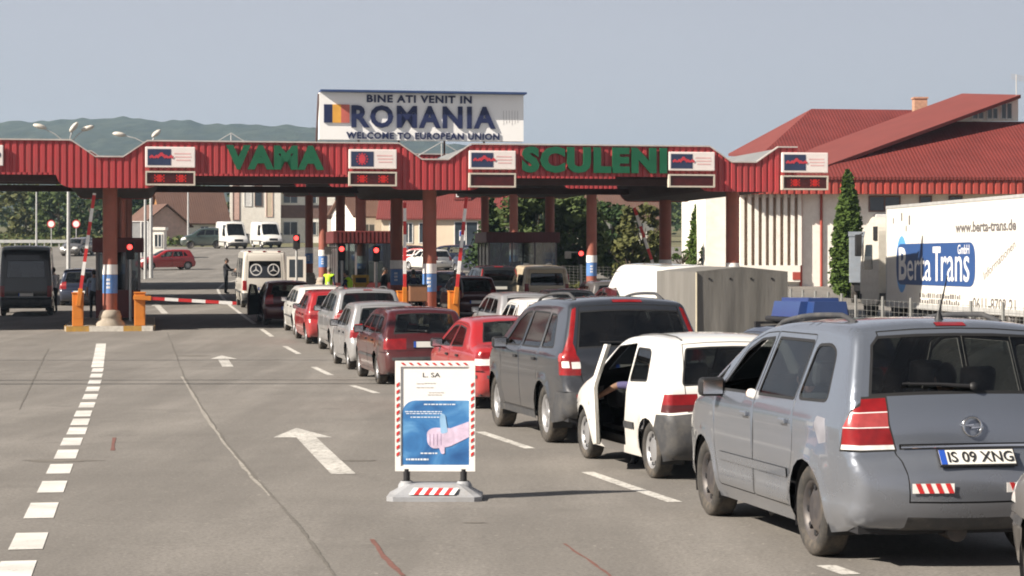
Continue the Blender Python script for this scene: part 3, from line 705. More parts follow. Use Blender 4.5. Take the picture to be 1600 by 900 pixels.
def sedan(L=4.25, W=1.70, H=1.40, k=1.0):
    """three-box saloon with a short high boot"""
    ls, lt = lamp([.62, .70, .80, .90], .70, 1, .22, ('lamp_red', 'lamp_white', 'lamp_red'), .045)
    f = H / 1.40
    return dict(L=L, W=W, wb=2.60, ro=.85, wr=.30, sill=.20, belt=.92, ww=.185, hatch=False,
        outline=[(.16, .22, 0.084, .02), (.05, .28, 0.102, .05), (0, .44, 0.106, .07), (.02, .60, 0.092, .07), (.05, .70, 0.079, .06), (.06, .84, 0.075, .05), (.10, .93, 0.070, .05), (.22, .975, 0.075, .04), (.46, 1.0, 0.075, .035),
                 (.72, 1.12, 0.066, .06), (1.02, 1.31 * f, 0.066, .05), (1.2, 1.375 * f, 0.075, .04), (1.7, 1.41 * f, 0.079, .035), (2.2, 1.395 * f, 0.079, .035), (2.6, 1.30 * f, 0.070, .06), (3.0, 1.08, 0.066, .08),
                 (3.22, .97, 0.066, .08), (3.6, .89, 0.079, .07), (3.95, .77, 0.092, .09), (4.16, .62, 0.102, .12), (4.25, .46, 0.102, .12), (4.2, .28, 0.092, .08), (4.1, .2, 0.084, .04)],
        wz=[(.16, .91), (.3, .955), (.5, .99), (.7, 1.0), (.86, .985), (.97, .945), (1.35, .77), (1.5, .75)],
        pa=[(0, .88), (.1, .92), (.4, .97), (1.0, 1), (3.0, 1), (3.6, .97), (4.0, .90), (4.25, .77)],
        doors=[dict(id=2, poly=[(1.28, .27), (2.02, .27), (2.02, .92), (1.9, 1.34 * f), (1.28, 1.29 * f), (1.0, .95), (1.18, .70)], handle=(1.34, .82)),
               dict(id=1, poly=[(2.02, .27), (3.0, .27), (3.08, .5), (3.08, .92), (2.56, 1.23 * f), (2.3, 1.33 * f), (1.9, 1.34 * f), (2.02, .92)], handle=(2.16, .82))],
        windows=[dict(poly=[(1.06, .96), (1.98, .945), (1.88, 1.30 * f), (1.32, 1.255 * f)], door=2, r=.05), dict(poly=[(2.06, .945), (2.98, .935), (2.56, 1.18 * f), (2.30, 1.285 * f), (1.95, 1.30 * f)], door=1, r=.04)],
        side=ls + [(('trim_strip',), 'trim', [(.1, .50), (4.2, .50), (4.2, .55), (.1, .55)], .010, 0), ('body', 'seam', [(-.3, .596), (.6, .596), (.6, .604), (-.3, .604)], 0, 0),
                   (('head_lamp', 0), 'lamp_white', [(3.9, .62), (4.5, .58), (4.5, .76), (3.92, .78)], 0, 0)],
        strip=[('rear', 'tailgate', 'paint', [(-.70, .61), (.70, .61), (.72, .90), (.86, .98), (-.86, .98), (-.72, .90)], 0, 0)] + lt +
              [('rear', 'rear_bumper', 'trim', [(-1.02, .50), (1.02, .50), (1.02, .55), (-1.02, .55)], .010, 0),
               ('top', 'rear_window', 'glass', [(-.86, .54), (.86, .54), (.82, 1.06), (-.82, 1.06)], -.004, 0),
               ('top', 'windscreen', 'glass', [(-.88, 3.17), (.88, 3.17), (.85, 2.62), (-.85, 2.62)], -.004, 0),
               ('front', 'head_lamp', 'lamp_white', [(.60, .58), (1.02, .58), (1.02, .76), (.62, .76)], 0, 0), ('front', 'grille', 'black', [(-.5, .6), (.5, .6), (.5, .72), (-.5, .72)], 0, 0)],
        seats=[(1.95, .36, .32, 1.15), (1.95, -.36, .32, 1.15), (1.1, .34, .36, 1.06), (1.1, -.34, .36, 1.06)], dash=2.95, mirror=(2.80, .98, .81), plate=.76)

def wagon():
    """estate car with a broad flat tailgate"""
    ls, lt = lamp([.70, .90], .55, 1, .20, ('lamp_red',), 0)
    return dict(L=4.55, W=1.72, wb=2.62, ro=1.02, wr=.305, sill=.20, belt=.95, ww=.19,
        outline=[(.16, .24, 0.084, .02), (.04, .30, 0.102, .05), (0, .44, 0.106, .07), (.01, .58, 0.097, .07), (.06, .655, 0.079, .06), (.08, .75, 0.075, .05), (.10, .90, 0.070, .05), (.15, .97, 0.066, .05),
                 (.30, 1.18, 0.066, .05), (.44, 1.34, 0.066, .045), (.53, 1.405, 0.070, .04), (.8, 1.435, 0.079, .035), (1.6, 1.45, 0.079, .035), (2.3, 1.43, 0.079, .035), (2.75, 1.34, 0.070, .06), (3.15, 1.10, 0.066, .08),
                 (3.4, .97, 0.066, .08), (3.8, .90, 0.079, .07), (4.2, .79, 0.092, .09), (4.45, .64, 0.102, .12), (4.55, .46, 0.102, .12), (4.5, .28, 0.092, .08), (4.4, .2, 0.084, .04)],
        wz=[(.16, .91), (.3, .955), (.5, .99), (.7, 1.0), (.88, .985), (1.0, .945), (1.4, .79), (1.5, .77)],
        pa=[(0, .91), (.1, .94), (.4, .98), (1.0, 1), (3.2, 1), (3.8, .97), (4.3, .90), (4.55, .77)],
        doors=[dict(id=2, poly=[(1.46, .27), (2.18, .27), (2.18, .95), (2.06, 1.375), (1.34, 1.37), (1.30, .95), (1.38, .70)], handle=(1.46, .84)),
               dict(id=1, poly=[(2.18, .27), (3.18, .27), (3.26, .5), (3.26, .94), (2.74, 1.26), (2.44, 1.365), (2.06, 1.375), (2.18, .95)], handle=(2.32, .84))],
        windows=[dict(poly=[(.52, .99), (1.27, .975), (1.28, 1.33), (.78, 1.31)], r=.05), dict(poly=[(1.34, .97), (2.14, .965), (2.03, 1.335), (1.37, 1.33)], door=2, r=.04),
                 dict(poly=[(2.22, .965), (3.14, .955), (2.72, 1.21), (2.44, 1.32), (2.11, 1.335)], door=1, r=.04)],
        side=ls + [(('trim_strip',), 'trim', [(1.4, .50), (3.3, .50), (3.3, .55), (1.4, .55)], .010, 0), ('body', 'seam', [(-.3, .636), (.6, .636), (.6, .644), (-.3, .644)], 0, 0),
                   (('head_lamp', 0), 'lamp_white', [(4.2, .62), (4.8, .58), (4.8, .76), (4.22, .78)], 0, 0)],
        strip=[('rear', 'tailgate', 'paint', [(-.80, .66), (.80, .66), (.88, 1.39), (-.88, 1.39)], 0, 0),
               ('rear', 'rear_window', 'glass', [(-.88, .98), (.88, .98), (.85, 1.35), (-.85, 1.35)], -.004, 0)] + lt +
              [('rear', 'rear_bumper', 'trim', [(-1.02, .50), (1.02, .50), (1.02, .55), (-1.02, .55)], .010, 0),
               ('top', 'windscreen', 'glass', [(-.88, 3.35), (.88, 3.35), (.85, 2.78), (-.85, 2.78)], -.004, 0),
               ('front', 'head_lamp', 'lamp_white', [(.60, .58), (1.02, .58), (1.02, .76), (.62, .76)], 0, 0), ('front', 'grille', 'black', [(-.5, .6), (.5, .6), (.5, .72), (-.5, .72)], 0, 0)],
        seats=[(2.1, .36, .32, 1.18), (2.1, -.36, .32, 1.18), (1.2, .34, .36, 1.1), (1.2, -.34, .36, 1.1)], dash=3.1, mirror=(2.95, 1.0, .82), plate=.79)

def van(L=4.7, W=1.86, H=2.25, belt=1.15, bonnet=.55, glazed=True, rear_glass=(1.22, 1.86)):
    """tall boxy van; bonnet = length of the nose ahead of the windscreen foot"""
    c = L - bonnet; top = H - .08; zt = H - .30
    ls, lt = lamp([.72, 1.12], .88, 1, .10, ('lamp_red',), 0)
    win = []
    if glazed:
        x0 = .35
        win = [dict(poly=[(.35, belt + .03), (1.45, belt + .03), (1.45, zt), (.40, zt)], r=.08, glass='glass_dark'), dict(poly=[(1.56, belt + .03), (c - 1.62, belt + .03), (c - 1.62, zt), (1.56, zt)], r=.08, glass='glass_dark')]
    win += [dict(poly=[(c - 1.42, belt), (c - .35, belt - .05), (c - .78, zt), (c - 1.42, zt)], door=1, r=.06)]
    return dict(L=L, W=W, wb=L * .55, ro=L * .225, wr=.325, sill=.27, belt=belt, ww=.2, grid=.11,
        outline=[(.14, .34, 0.075, .01), (.03, .38, 0.084, .03), (0, .50, 0.084, .04), (.01, .62, 0.079, .04), (.05, .66, 0.066, .03), (.05, .9, 0.066, .03), (.07, 1.2, 0.066, .03), (.12, H - .45, 0.066, .03), (.17, H - .14, 0.075, .03), (.28, H - .03, 0.092, .03),
                 (.6, H, 0.111, .03), (L * .5, H + .01, 0.111, .03), (c - 1.25, H - .02, 0.111, .04), (c - .95, H - .12, 0.092, .06), (c - .45, belt + .42, 0.075, .08), (c - .02, belt - .02, 0.075, .09), (c + bonnet * .45, belt - .14, 0.084, .08),
                 (L - .12, belt - .32, 0.102, .10), (L - .02, .68, 0.102, .10), (L, .5, 0.102, .1), (L - .05, .34, 0.092, .06), (L - .2, .28, 0.084, .03)],
        wz=[(.2, .93), (.4, .975), (.7, 1.0), (1.1, .995), (H * .75, .95), (H, .90)],
        pa=[(0, .95), (.1, .965), (.4, .99), (.9, 1), (c - .6, 1), (c, .97), (L - .2, .89), (L, .82)],
        doors=[dict(id=1, poly=[(c - 1.52, .36), (c - .42, .36), (c - .28, .62), (c - .28, belt - .08), (c - .76, zt + .08), (c - 1.52, zt + .08)], handle=(c - 1.38, belt - .16))],
        windows=win,
        side=ls + [(('rear_bumper',), 'trim', [(-.3, .2), (.5, .2), (.3, .62), (-.3, .62)], .006, 0), (('front_bumper',), 'trim', [(L + .3, .2), (L - .5, .2), (L - .4, .6), (L + .3, .6)], .006, 0),
                   (('trim_strip',), 'trim', [(.6, .60), (L - .5, .60), (L - .5, .68), (.6, .68)], .010, 0),
                   (('head_lamp', 0), 'lamp_white', [(L - .32, .72), (L + .3, .70), (L + .3, .92), (L - .36, .94)], 0, 0)],
        strip=[('rear', 'tailgate', 'paint', [(-.88, .66), (.88, .66), (.92, H - .10), (-.92, H - .10)], 0, 0), ('rear', 'rear_window', 'glass_dark', [(-.82, rear_glass[0]), (.82, rear_glass[0]), (.82, rear_glass[1]), (-.82, rear_glass[1])], -.004, .06)] + lt +
              [('rear', 'rear_bumper', 'trim', [(-1.02, .2), (1.02, .2), (1.02, .62), (-1.02, .62)], .006, 0),
               ('top', 'windscreen', 'glass_dark', [(-.90, c - .05), (.90, c - .05), (.88, c - .86), (-.88, c - .86)], -.004, 0),
               ('front', 'front_bumper', 'trim', [(-1.02, .2), (1.02, .2), (1.02, .6), (-1.02, .6)], .006, 0),
               ('front', 'head_lamp', 'lamp_white', [(.60, .70), (1.02, .70), (1.02, .92), (.62, .90)], 0, 0), ('front', 'grille', 'black', [(-.55, .66), (.55, .66), (.55, .86), (-.55, .86)], 0, 0)],
        seats=[(c - 1.35, .45, .8, 1.75), (c - 1.35, -.45, .8, 1.75)], dash=c - .3, mirror=(c - .45, belt + .12, W * .49), plate=.80)

# ------------------------------------------------------------------ ground, road and painted markings
def road_mat(name, base, asphalt=False):
    m, ns, ls = nodes_of(name); b = ns['Principled BSDF']
    tc = N(ns, 'ShaderNodeTexCoord')
    def noise(sc_, det, rough=.6, stretch=None):
        mp = N(ns, 'ShaderNodeMapping'); ls.new(tc.outputs['Object'], mp.inputs[0])
        if stretch: mp.inputs['Scale'].default_value = stretch; mp.inputs['Rotation'].default_value = (0, 0, R(-11))
        n = N(ns, 'ShaderNodeTexNoise'); n.inputs['Scale'].default_value = sc_; n.inputs['Detail'].default_value = det; n.inputs['Roughness'].default_value = rough
        ls.new(mp.outputs[0], n.inputs['Vector']); return n.outputs['Fac']
    def mixc(kind, f, a, bb):
        x = N(ns, 'ShaderNodeMixRGB', blend_type=kind)
        for s_, v in ((0, f), (1, a), (2, bb)):
            if isinstance(v, (int, float)): x.inputs[s_].default_value = v
            elif isinstance(v, tuple): x.inputs[s_].default_value = (*v, 1)
            else: ls.new(v, x.inputs[s_])
        return x.outputs[0]
    r1 = ramp(ns, [(.3, tuple(c * .86 for c in base)), (.7, tuple(c * 1.12 for c in base))]); ls.new(noise(.35, 8), r1.inputs[0])
    r2 = ramp(ns, [(.35, g3(.80)), (.65, g3(1.06))]); ls.new(noise(1.2, 6, .7, (1.0, .12, 1)), r2.inputs[0])
    c = mixc('MULTIPLY', .7, r1.outputs[0], r2.outputs[0])
    r3 = ramp(ns, [(.3, g3(.55)), (.5, g3(1.0)), (.72, g3(1.4))]); ls.new(noise(34, 3, .8), r3.inputs[0])
    c = mixc('MULTIPLY', .75, c, r3.outputs[0])
    r4 = ramp(ns, [(.62, g3(0)), (.74, g3(.55))]); ls.new(noise(.9, 5, .55), r4.inputs[0])
    c = mixc('MIX', r4.outputs[0], c, tuple(q * .62 for q in base))
    r5 = ramp(ns, [(.40, g3(0)), (.47, g3(.30)), (.53, g3(.30)), (.60, g3(0))]); ls.new(noise(.55, 4, .5, (1, .07, 1)), r5.inputs[0])      # dark tyre tracks along the lanes
    c = mixc('MIX', r5.outputs[0], c, tuple(q * .55 for q in base))
    r6 = ramp(ns, [(.66, g3(0)), (.70, g3(.5))]); ls.new(noise(14, 4, .6), r6.inputs[0]); c = mixc('MIX', r6.outputs[0], c, (.40, .37, .33))
    r7 = ramp(ns, [(.27, g3(.6)), (.33, g3(0))]); ls.new(noise(22, 5, .6), r7.inputs[0]); c = mixc('MIX', r7.outputs[0], c, (.07, .065, .06))
    ls.new(c, b.inputs['Base Color']); b.inputs['Roughness'].default_value = .88; b.inputs['Specular IOR Level'].default_value = .25
    bp = N(ns, 'ShaderNodeBump'); bp.inputs['Strength'].default_value = .35; bp.inputs['Distance'].default_value = .01
    ls.new(noise(60, 4, .7), bp.inputs['Height']); ls.new(bp.outputs[0], b.inputs['Normal'])
    return m
M['road'] = road_mat('worn_concrete_road', (.220, .205, .188))
M['earth'] = mat('dry_grass_ground', (.15, .135, .07), .95, var=.35, scale=.3, bump=.4, bscale=8, dirt=((.09, .11, .04), .9))
def paint_line(name, col, lo, hi):
    m, ns, ls = nodes_of(name); b = ns['Principled BSDF']; tc = N(ns, 'ShaderNodeTexCoord')
    n = N(ns, 'ShaderNodeTexNoise'); n.inputs['Scale'].default_value = 16; n.inputs['Detail'].default_value = 9; n.inputs['Roughness'].default_value = .72; ls.new(tc.outputs['Object'], n.inputs['Vector'])
    r = ramp(ns, [(lo, col), (hi, (.22, .20, .175))]); ls.new(n.outputs['Fac'], r.inputs[0])
    n2 = N(ns, 'ShaderNodeTexNoise'); n2.inputs['Scale'].default_value = 1.6; n2.inputs['Detail'].default_value = 6; ls.new(tc.outputs['Object'], n2.inputs['Vector'])
    r2 = ramp(ns, [(.35, g3(.72)), (.65, g3(1))]); ls.new(n2.outputs['Fac'], r2.inputs[0]); x = N(ns, 'ShaderNodeMixRGB', blend_type='MULTIPLY'); x.inputs[0].default_value = 1
    ls.new(r.outputs[0], x.inputs[1]); ls.new(r2.outputs[0], x.inputs[2]); ls.new(x.outputs[0], b.inputs['Base Color']); b.inputs['Roughness'].default_value = .8; return m
M['mark'] = paint_line('worn_road_paint', (.62, .60, .56), .50, .62); M['mark_new'] = paint_line('road_paint', (.72, .70, .66), .58, .72)
def sheet(name, xs, ys, off, m, parent=None):
    v = [(x, y, zg(y) + off) for y in ys for x in xs]; n = len(xs)
    f = [(j * n + i, j * n + i + 1, (j + 1) * n + i + 1, (j + 1) * n + i) for j in range(len(ys) - 1) for i in range(n - 1)]
    return mk(name, v, f, m, parent, None, True)
ys = list(np.arange(-30, 120, 1.0)) + list(np.arange(120, 260, 2.5)) + list(np.arange(260, 460, 10))
tag(sheet('ground', [-2500, -400, -100, 0, 100, 400, 2500], ys + [520, 700, 1000, 1400, 2000, 3200], -.02, M['earth']), kind='structure')
yr = [y for y in ys if -25 <= y <= 200]
tag(sheet('road', [-70, -30, -10, 0, 10, 22.5], yr, 0, M['road']), kind='structure')

def marking(name, quads, m=None, label=None, cat='road marking', group=None, z=.004):
    """painted strip lying on the road; quads of ground points are split along their length to follow the road"""
    mb = MB()
    for q in quads:
        a, b, c, d = [Vector(p) for p in q]; n = max(1, int((d - a).length / 1.5)); v = []
        for k in range(n + 1):
            for p in (a.lerp(d, k / n), b.lerp(c, k / n)): v.append((p.x, p.y, zg(p.y) + z))
        mb.add(v, [(2 * i, 2 * i + 1, 2 * i + 3, 2 * i + 2) for i in range(n)])
    o = mb.build(name, m or M['mark']); tag(o, kind='structure'); return o
def along(p0, p1, w_):
    a, b = Vector(G(*p0)), Vector(G(*p1)); d = (b - a); d.z = 0; d.normalize(); s = Vector((d.y, -d.x, 0)) * w_ / 2
    return (a - s, a + s, b + s, b - s)
L_ = [((24, 890), 1), ((45, 846), 1), ((65, 798), 1), ((82, 761), 1), ((93.5, 733), 1), ((104, 710), 1), ((112, 690.5), 1), ((120.5, 673.5), 1), ((125.5, 659.5), 1), ((130, 646.5), 1),
      ((136, 633), 1), ((141, 620), 1), ((145, 608), 1), ((148, 597), 1), ((150.5, 587), 1), ((152.5, 578.5), 1)]
hh = [13, 13, 12, 9, 7.5, 7, 6, 5.5, 5, 4.5, 4, 4, 3.6, 3.4, 3, 3]
qs = []
for ((x, y), _), h_ in zip(L_, hh):
    qs.append(along((x - .42 * h_, y + h_), (x + .42 * h_, y - h_), .24))
marking('lane_dashes', qs, M['mark_new'])
marking('lane_line', [along((152, 574), (158, 537), .27)], M['mark_new'])
qs = [along(a, b, .135) for a, b in (((1330, 898), (1290, 884)), ((1055, 785), (918, 738)), ((828, 701), (750, 675)), ((589, 614.5), (550, 602.5)), ((517, 586.5), (490, 573.5)), ((467, 553), (445, 541)), ((425, 526), (408, 514)), ((398, 506), (360, 478)), ((360, 478), (344, 461)), ((344, 461), (340, 452)), ((340, 452), (350, 443)), ((350, 443), (372, 437)))]
marking('queue_line', qs, M['mark'])
def arrow(tail, neck, tip, wl_, wr_, sw):
    t, n_, p = (Vector(G(*q)) for q in (tail, neck, tip)); a, b = Vector(G(*wl_)), Vector(G(*wr_))
    d = (n_ - t); d.z = 0; d.normalize(); s = Vector((d.y, -d.x, 0)) * sw / 2
    o = marking('road_arrow', [(t - s, t + s, n_ + s, n_ - s)], M['mark'])
    mb = MB(); v = [(q.x, q.y, zg(q.y) + .0045) for q in (a, b, p)]; me = o.data
    bm = bmesh.new(); bm.from_mesh(me); bm.faces.new([bm.verts.new(q) for q in v]); bm.to_mesh(me); bm.free()
arrow((537, 741), (476, 681), (463, 669), (427, 684), (520, 684), .25)
arrow((356, 573), (349, 562), (346, 555.5), (329, 561), (371, 561), .25)
arrow((258, 490), (246, 478), (243, 474), (236, 478), (254, 478), .25)
# joint of the concrete slabs, cracks and a few rusty scrapes
def ribbon(name, pts, w0, m, z):
    P_ = [Vector(G(*q)) for q in pts]; v = []
    for i, p in enumerate(P_):
        d = P_[min(i + 1, len(P_) - 1)] - P_[max(i - 1, 0)]; d.z = 0; d.normalize(); s = Vector((d.y, -d.x, 0)) * (w0 / 2 * rnd.uniform(.5, 1.4))
        for q in (p - s, p + s): v.append((q.x, q.y, zg(q.y) + z))
    o = mk(name, v, [(2 * i, 2 * i + 1, 2 * i + 3, 2 * i + 2) for i in range(len(P_) - 1)], m); tag(o, kind='structure'); return o
def wiggle(pts, n, amp):
    out = []
    for (x0, y0), (x1, y1) in zip(pts[:-1], pts[1:]):
        for k in range(n): t = k / n; out.append((x0 + (x1 - x0) * t + rnd.uniform(-amp, amp), y0 + (y1 - y0) * t))
    return out + [pts[-1]]
M['crack'] = mat('crack_filler', (.13, .12, .105), .95, var=.3, scale=20)
M['joint'] = mat('pale_joint', (.29, .27, .24), .95, var=.3, scale=10)
M['rust'] = mat('rusty_scrape', (.17, .075, .06), .9, var=.2, scale=20)
joint = [(262, 520), (288, 588), (318, 640), (352, 690), (392, 738), (425, 775), (470, 826), (500, 868), (522, 899)]
ribbon('road_joint', wiggle(joint, 8, 1.0), .028, M['crack'], .0035)
ribbon('road_joint', wiggle([(x - 3, y) for x, y in joint[1:6]], 8, 1.2), .05, M['joint'], .003)
ribbon('road_joint', wiggle([(0, 585), (300, 573), (700, 566)], 12, 2), .03, M['crack'], .0035)
ribbon('road_joint', wiggle([(30, 640), (56, 585), (76, 545)], 6, .7), .03, M['crack'], .0035)
ribbon('road_scrape', wiggle([(582, 843), (600, 872), (630, 900)], 5, 2), .035, M['rust'], .0035)
ribbon('road_scrape', wiggle([(880, 850), (925, 878), (955, 902)], 5, 2), .02, M['rust'], .0035)
ribbon('road_scrape', wiggle([(178, 684), (176, 704)], 4, .6), .05, M['rust'], .0035)
M['stain'] = mat('oil_stain', (.15, .135, .115), .7, var=.25, scale=3)
for px, py, a, b in ((742, 817, .12, .05), (300, 556, .5, .3), (560, 720, .25, .12), (90, 720, .5, .2)):
    p = G(px, py); v = []
    for k in range(16):
        t = 2 * math.pi * k / 16; q = (p[0] + a * rnd.uniform(.6, 1.1) * math.cos(t), p[1] + b * rnd.uniform(.6, 1.1) * math.sin(t)); v.append((*q, zg(q[1]) + .003))
    tag(mk('road_stain', v, [tuple(range(16))], M['stain']), kind='structure')

# ------------------------------------------------------------------ toll canopies
CA = R(10); U = Vector((math.cos(CA), math.sin(CA), 0)); V_ = Vector((-math.sin(CA), math.cos(CA), 0)); C0 = Vector((-12.6, 64.2, 0))
def CP(u, v): return C0 + U * u + V_ * v
DIPS = (-10.1, 0, 10.1, 20.2)
HIGH = 5.42
def prof(u, high=4.76):
    d = min(abs(u - q) for q in DIPS)
    top = 5.24 if d < .42 else (5.24 + (d - .42) / .73 * .5 if d < 1.15 else 5.74)
    e = d - 1.12; bot = 4.30 if e < 0 else (4.30 + .46 * (1 - math.sqrt(max(0, 1 - min(1, e / .5) ** 2))) if e < .5 else 4.76)
    if high > 4.8: bot = 4.30 + (bot - 4.30) / .46 * (high - 4.30)
    return top, bot
def red_mat(name, col, rough=.5):
    return mat(name, col, rough, var=.10, scale=1.2, dirt=((.19, .07, .06), .6), coat=.15, stretch=(2.5, 2.5, .35))
M['fascia'] = red_mat('red_corrugated_sheet', (.41, .042, .047))
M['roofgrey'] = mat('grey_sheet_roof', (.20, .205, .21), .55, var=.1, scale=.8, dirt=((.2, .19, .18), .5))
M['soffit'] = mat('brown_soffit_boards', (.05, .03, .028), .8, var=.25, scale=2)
M['post'] = mat('red_brown_post', (.30, .088, .058), .6, var=.12, scale=2.5, dirt=((.20, .10, .07), .5))
M['beam'] = mat('dark_steel_beam', (.06, .03, .03), .7)
M['capping'] = mat('pale_flashing', (.5, .45, .42), .5)
M['concrete'] = mat('concrete', (.36, .31, .25), .9, var=.15, scale=5, bump=.3, dirt=((.22, .19, .15), .6))
M['blue_film'] = mat('blue_film', (.10, .22, .50), .5, var=.15, scale=3)
M['green'] = mat('green_lettering', (.004, .095, .042), .5, var=.1)

def canopy(name, label, v0, v1, dz, u0, u1, rows):
    root = thing(name, label, 'canopy', tuple(CP(0, v0) + Vector((0, 0, dz))), CA, 'canopies over the border lanes' if rows else None)
    D = v1 - v0
    for vv, sg in ((0, 1), (D, -1)):
        mb = MB(); us = []; u = u0; k = 0
        for_u = []
        while u < u1:
            for du, dv in ((0, 0), (.115, 0), (.135, .04), (.19, .04)): for_u.append((u + du, dv))
            u += .21
        for_u = [(min(a, u1), b) for a, b in for_u]
        v = []; f = []
        for a, b in for_u:
            t, bo = prof(a, 4.76 if sg > 0 else HIGH); v += [(a, vv + b * sg, bo), (a, vv + b * sg, t)]
        for i in range(len(for_u) - 1): f.append((2 * i, 2 * i + 2, 2 * i + 3, 2 * i + 1))
        mb.add(v, f); mb.build('fascia', M['fascia'], root)
        mb = MB()
        pts = [u0] + [q + o for q in DIPS for o in (-1.15, -.42, .42, 1.15) if u0 < q + o < u1] + [u1]
        for a, b in zip(pts[:-1], pts[1:]):
            mb.prism([(a, prof(a)[0] + .004), (b, prof(b)[0] + .004), (b, prof(b)[0] + .045), (a, prof(a)[0] + .045)], vv - .05 * sg, vv + .10 * sg)
        mb.build('flashing', M['capping'], root)
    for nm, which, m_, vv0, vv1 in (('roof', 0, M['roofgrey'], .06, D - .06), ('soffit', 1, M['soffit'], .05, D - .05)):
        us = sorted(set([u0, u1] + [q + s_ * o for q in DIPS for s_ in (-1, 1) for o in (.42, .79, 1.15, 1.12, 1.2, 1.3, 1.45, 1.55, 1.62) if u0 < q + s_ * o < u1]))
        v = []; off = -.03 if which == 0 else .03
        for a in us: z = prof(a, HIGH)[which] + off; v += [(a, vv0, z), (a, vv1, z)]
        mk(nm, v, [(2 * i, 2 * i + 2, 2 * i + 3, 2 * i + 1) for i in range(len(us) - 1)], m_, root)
    for a in (u0, u1):
        mb = MB(); n = 34
        v = [(a, .03, prof(a, HIGH)[1]), (a, D - .03, prof(a, HIGH)[1]), (a, D - .03, prof(a)[0]), (a, .03, prof(a)[0])]; mb.add(v, [(0, 1, 2, 3)]); mb.build('end_panel', M['fascia'], root)
    mb = MB()
    for r_ in rows: mb.box(u0 + .2, u1 - .2, r_ - v0 - .12, r_ - v0 + .12, 4.52, 4.74)
    for q in DIPS:
        if u0 < q < u1: mb.box(q - .9, q + .9, .3, D - .3, 4.34, 4.39)
    mb.build('beam', M['beam'], root)
    for r_ in rows:
        for q in DIPS[1:]:
            p = CP(q, r_); gz = zg(p.y) - dz; x, y = q, r_ - v0
            MT = Matrix.Translation((x, y, 0)); mb = MB(); mb.lathe([(.225, gz + .45), (.225, 4.42)], 20, 0, MT); po = mb.build('post', M['post'], root)
            mb = MB(); mb.lathe([(.48, gz - .02), (.46, gz + .22), (.35, gz + .34), (.345, gz + .40), (.36, gz + .42), (.30, gz + .60), (.235, gz + .64), (.0, gz + .66)], 20, 0, MT); mb.build('post_base', M['concrete'], po)
            mb = MB(); mb.lathe([(.231, gz + 1.16), (.231, gz + 1.74)], 20, 1, MT); mb.lathe([(.233, gz + 1.75), (.233, gz + 2.06)], 20, 0, MT)
            for k in range(9):
                t = R(-130) + R(10) * (k % 3) + .3; zz = gz + 1.30 + .12 * (k // 3)
                c, s_ = math.cos(t), math.sin(t)
                mb.add([(x + .235 * math.cos(t + a), y + .235 * math.sin(t + a), zz + b) for a, b in ((-.06, 0), (.06, .02), (.05, .09), (-.07, .07))], [(0, 1, 2, 3)], 0)
            mb.build('sticker_band', [M['white'], M['blue_film']], po)
    return root
cn1 = canopy('toll_canopy', 'front red corrugated canopy spanning the lanes with big green letters and lane signs', -1.3, 10.3, 0, -13.6, 22.0, (0, 9))
canopy('toll_canopy', 'second red canopy just behind the one with green letters, in its shadow', 20.6, 33.0, .82, -12.5, 22.0, (22, 31.5))
canopy('toll_canopy', 'rearmost red canopy over the lanes, farthest from the queue', 40.2, 52.6, 1.45, -11.5, 21.5, (41.5, 51))
def clocal(px, py, v=-1.3):
    """canopy coordinates (u, z) of a photograph pixel on the front fascia"""
    k = (px - 800) / F; B = CP(0, v)
    u = (k * B.y - B.x) / (U.x - k * U.y); y = B.y + U.y * u
    return u, Z(py, y)
for txt, x0, x1, y0, y1 in (('VAMA', 353, 506, 265, 228), ('SCULENI', 815, 1041, 270, 231)):
    (a, z0), (b, z1) = clocal(x0, y0), clocal(x1, y1)
    w0 = (b - a) / len(txt)
    lettering(txt, a, b, z0, z1, -.04, M['green'], cn1, .06, .09, space=1.15)

# lane signs hung on the fascia
M['sign_white'] = mat('pale_sign_face', (.80, .73, .70), .45, var=.04)
M['sign_navy'] = mat('navy_sign_face', (.028, .04, .09), .4)
M['sign_red'] = mat('red_pictogram', (.55, .05, .07), .45)
M['sign_pink'] = mat('faded_pink_text', (.72, .45, .44), .45)
M['led_face'] = mat('dark_red_led_face', (.055, .006, .006), .3, var=.3, scale=6)
M['led_on'] = emit('led_lit', (.75, .02, .012), .55); M['led_frame'] = mat('cream_led_frame', (.55, .50, .42), .5)
M['navy'] = mat('navy_lettering', (.012, .020, .075), .5, var=.1)
def car_icon(mb, x, z, s, y, mi):
    for P_ in ([(-.5, 0), (.5, 0), (.5, .3), (-.5, .3)], [(-.32, .3), (.3, .3), (.18, .56), (-.2, .56)], [(-.42, -.14), (-.18, -.14), (-.18, 0), (-.42, 0)], [(.18, -.14), (.42, -.14), (.42, 0), (.18, 0)]):
        mb.prism([(x + a * s, z + b * s) for a, b in P_], y - .006, y, 'y', mi)
sl = [(-75, 5, 226, 259, None, 'navy', 'leftmost lane sign, cut off by the edge'), (227, 305, 229, 262, (267, 290), 'cars', 'lane sign left of the green VAMA letters'),
      (545, 620, 233, 264, (268, 291), 'stars', 'lane sign with a round emblem, right of VAMA'), (733, 806, 235, 265, (270, 293), 'cars', 'lane sign just left of the SCULENI letters'),
      (1045, 1117, 237, 267, (272, 293), 'cars', 'lane sign just right of the SCULENI letters'), (1222, 1294, 238, 270, (274, 297), 'cars', 'rightmost lane sign at the canopy end')]
lit = (0, 1, 1, 0, 0, 1)
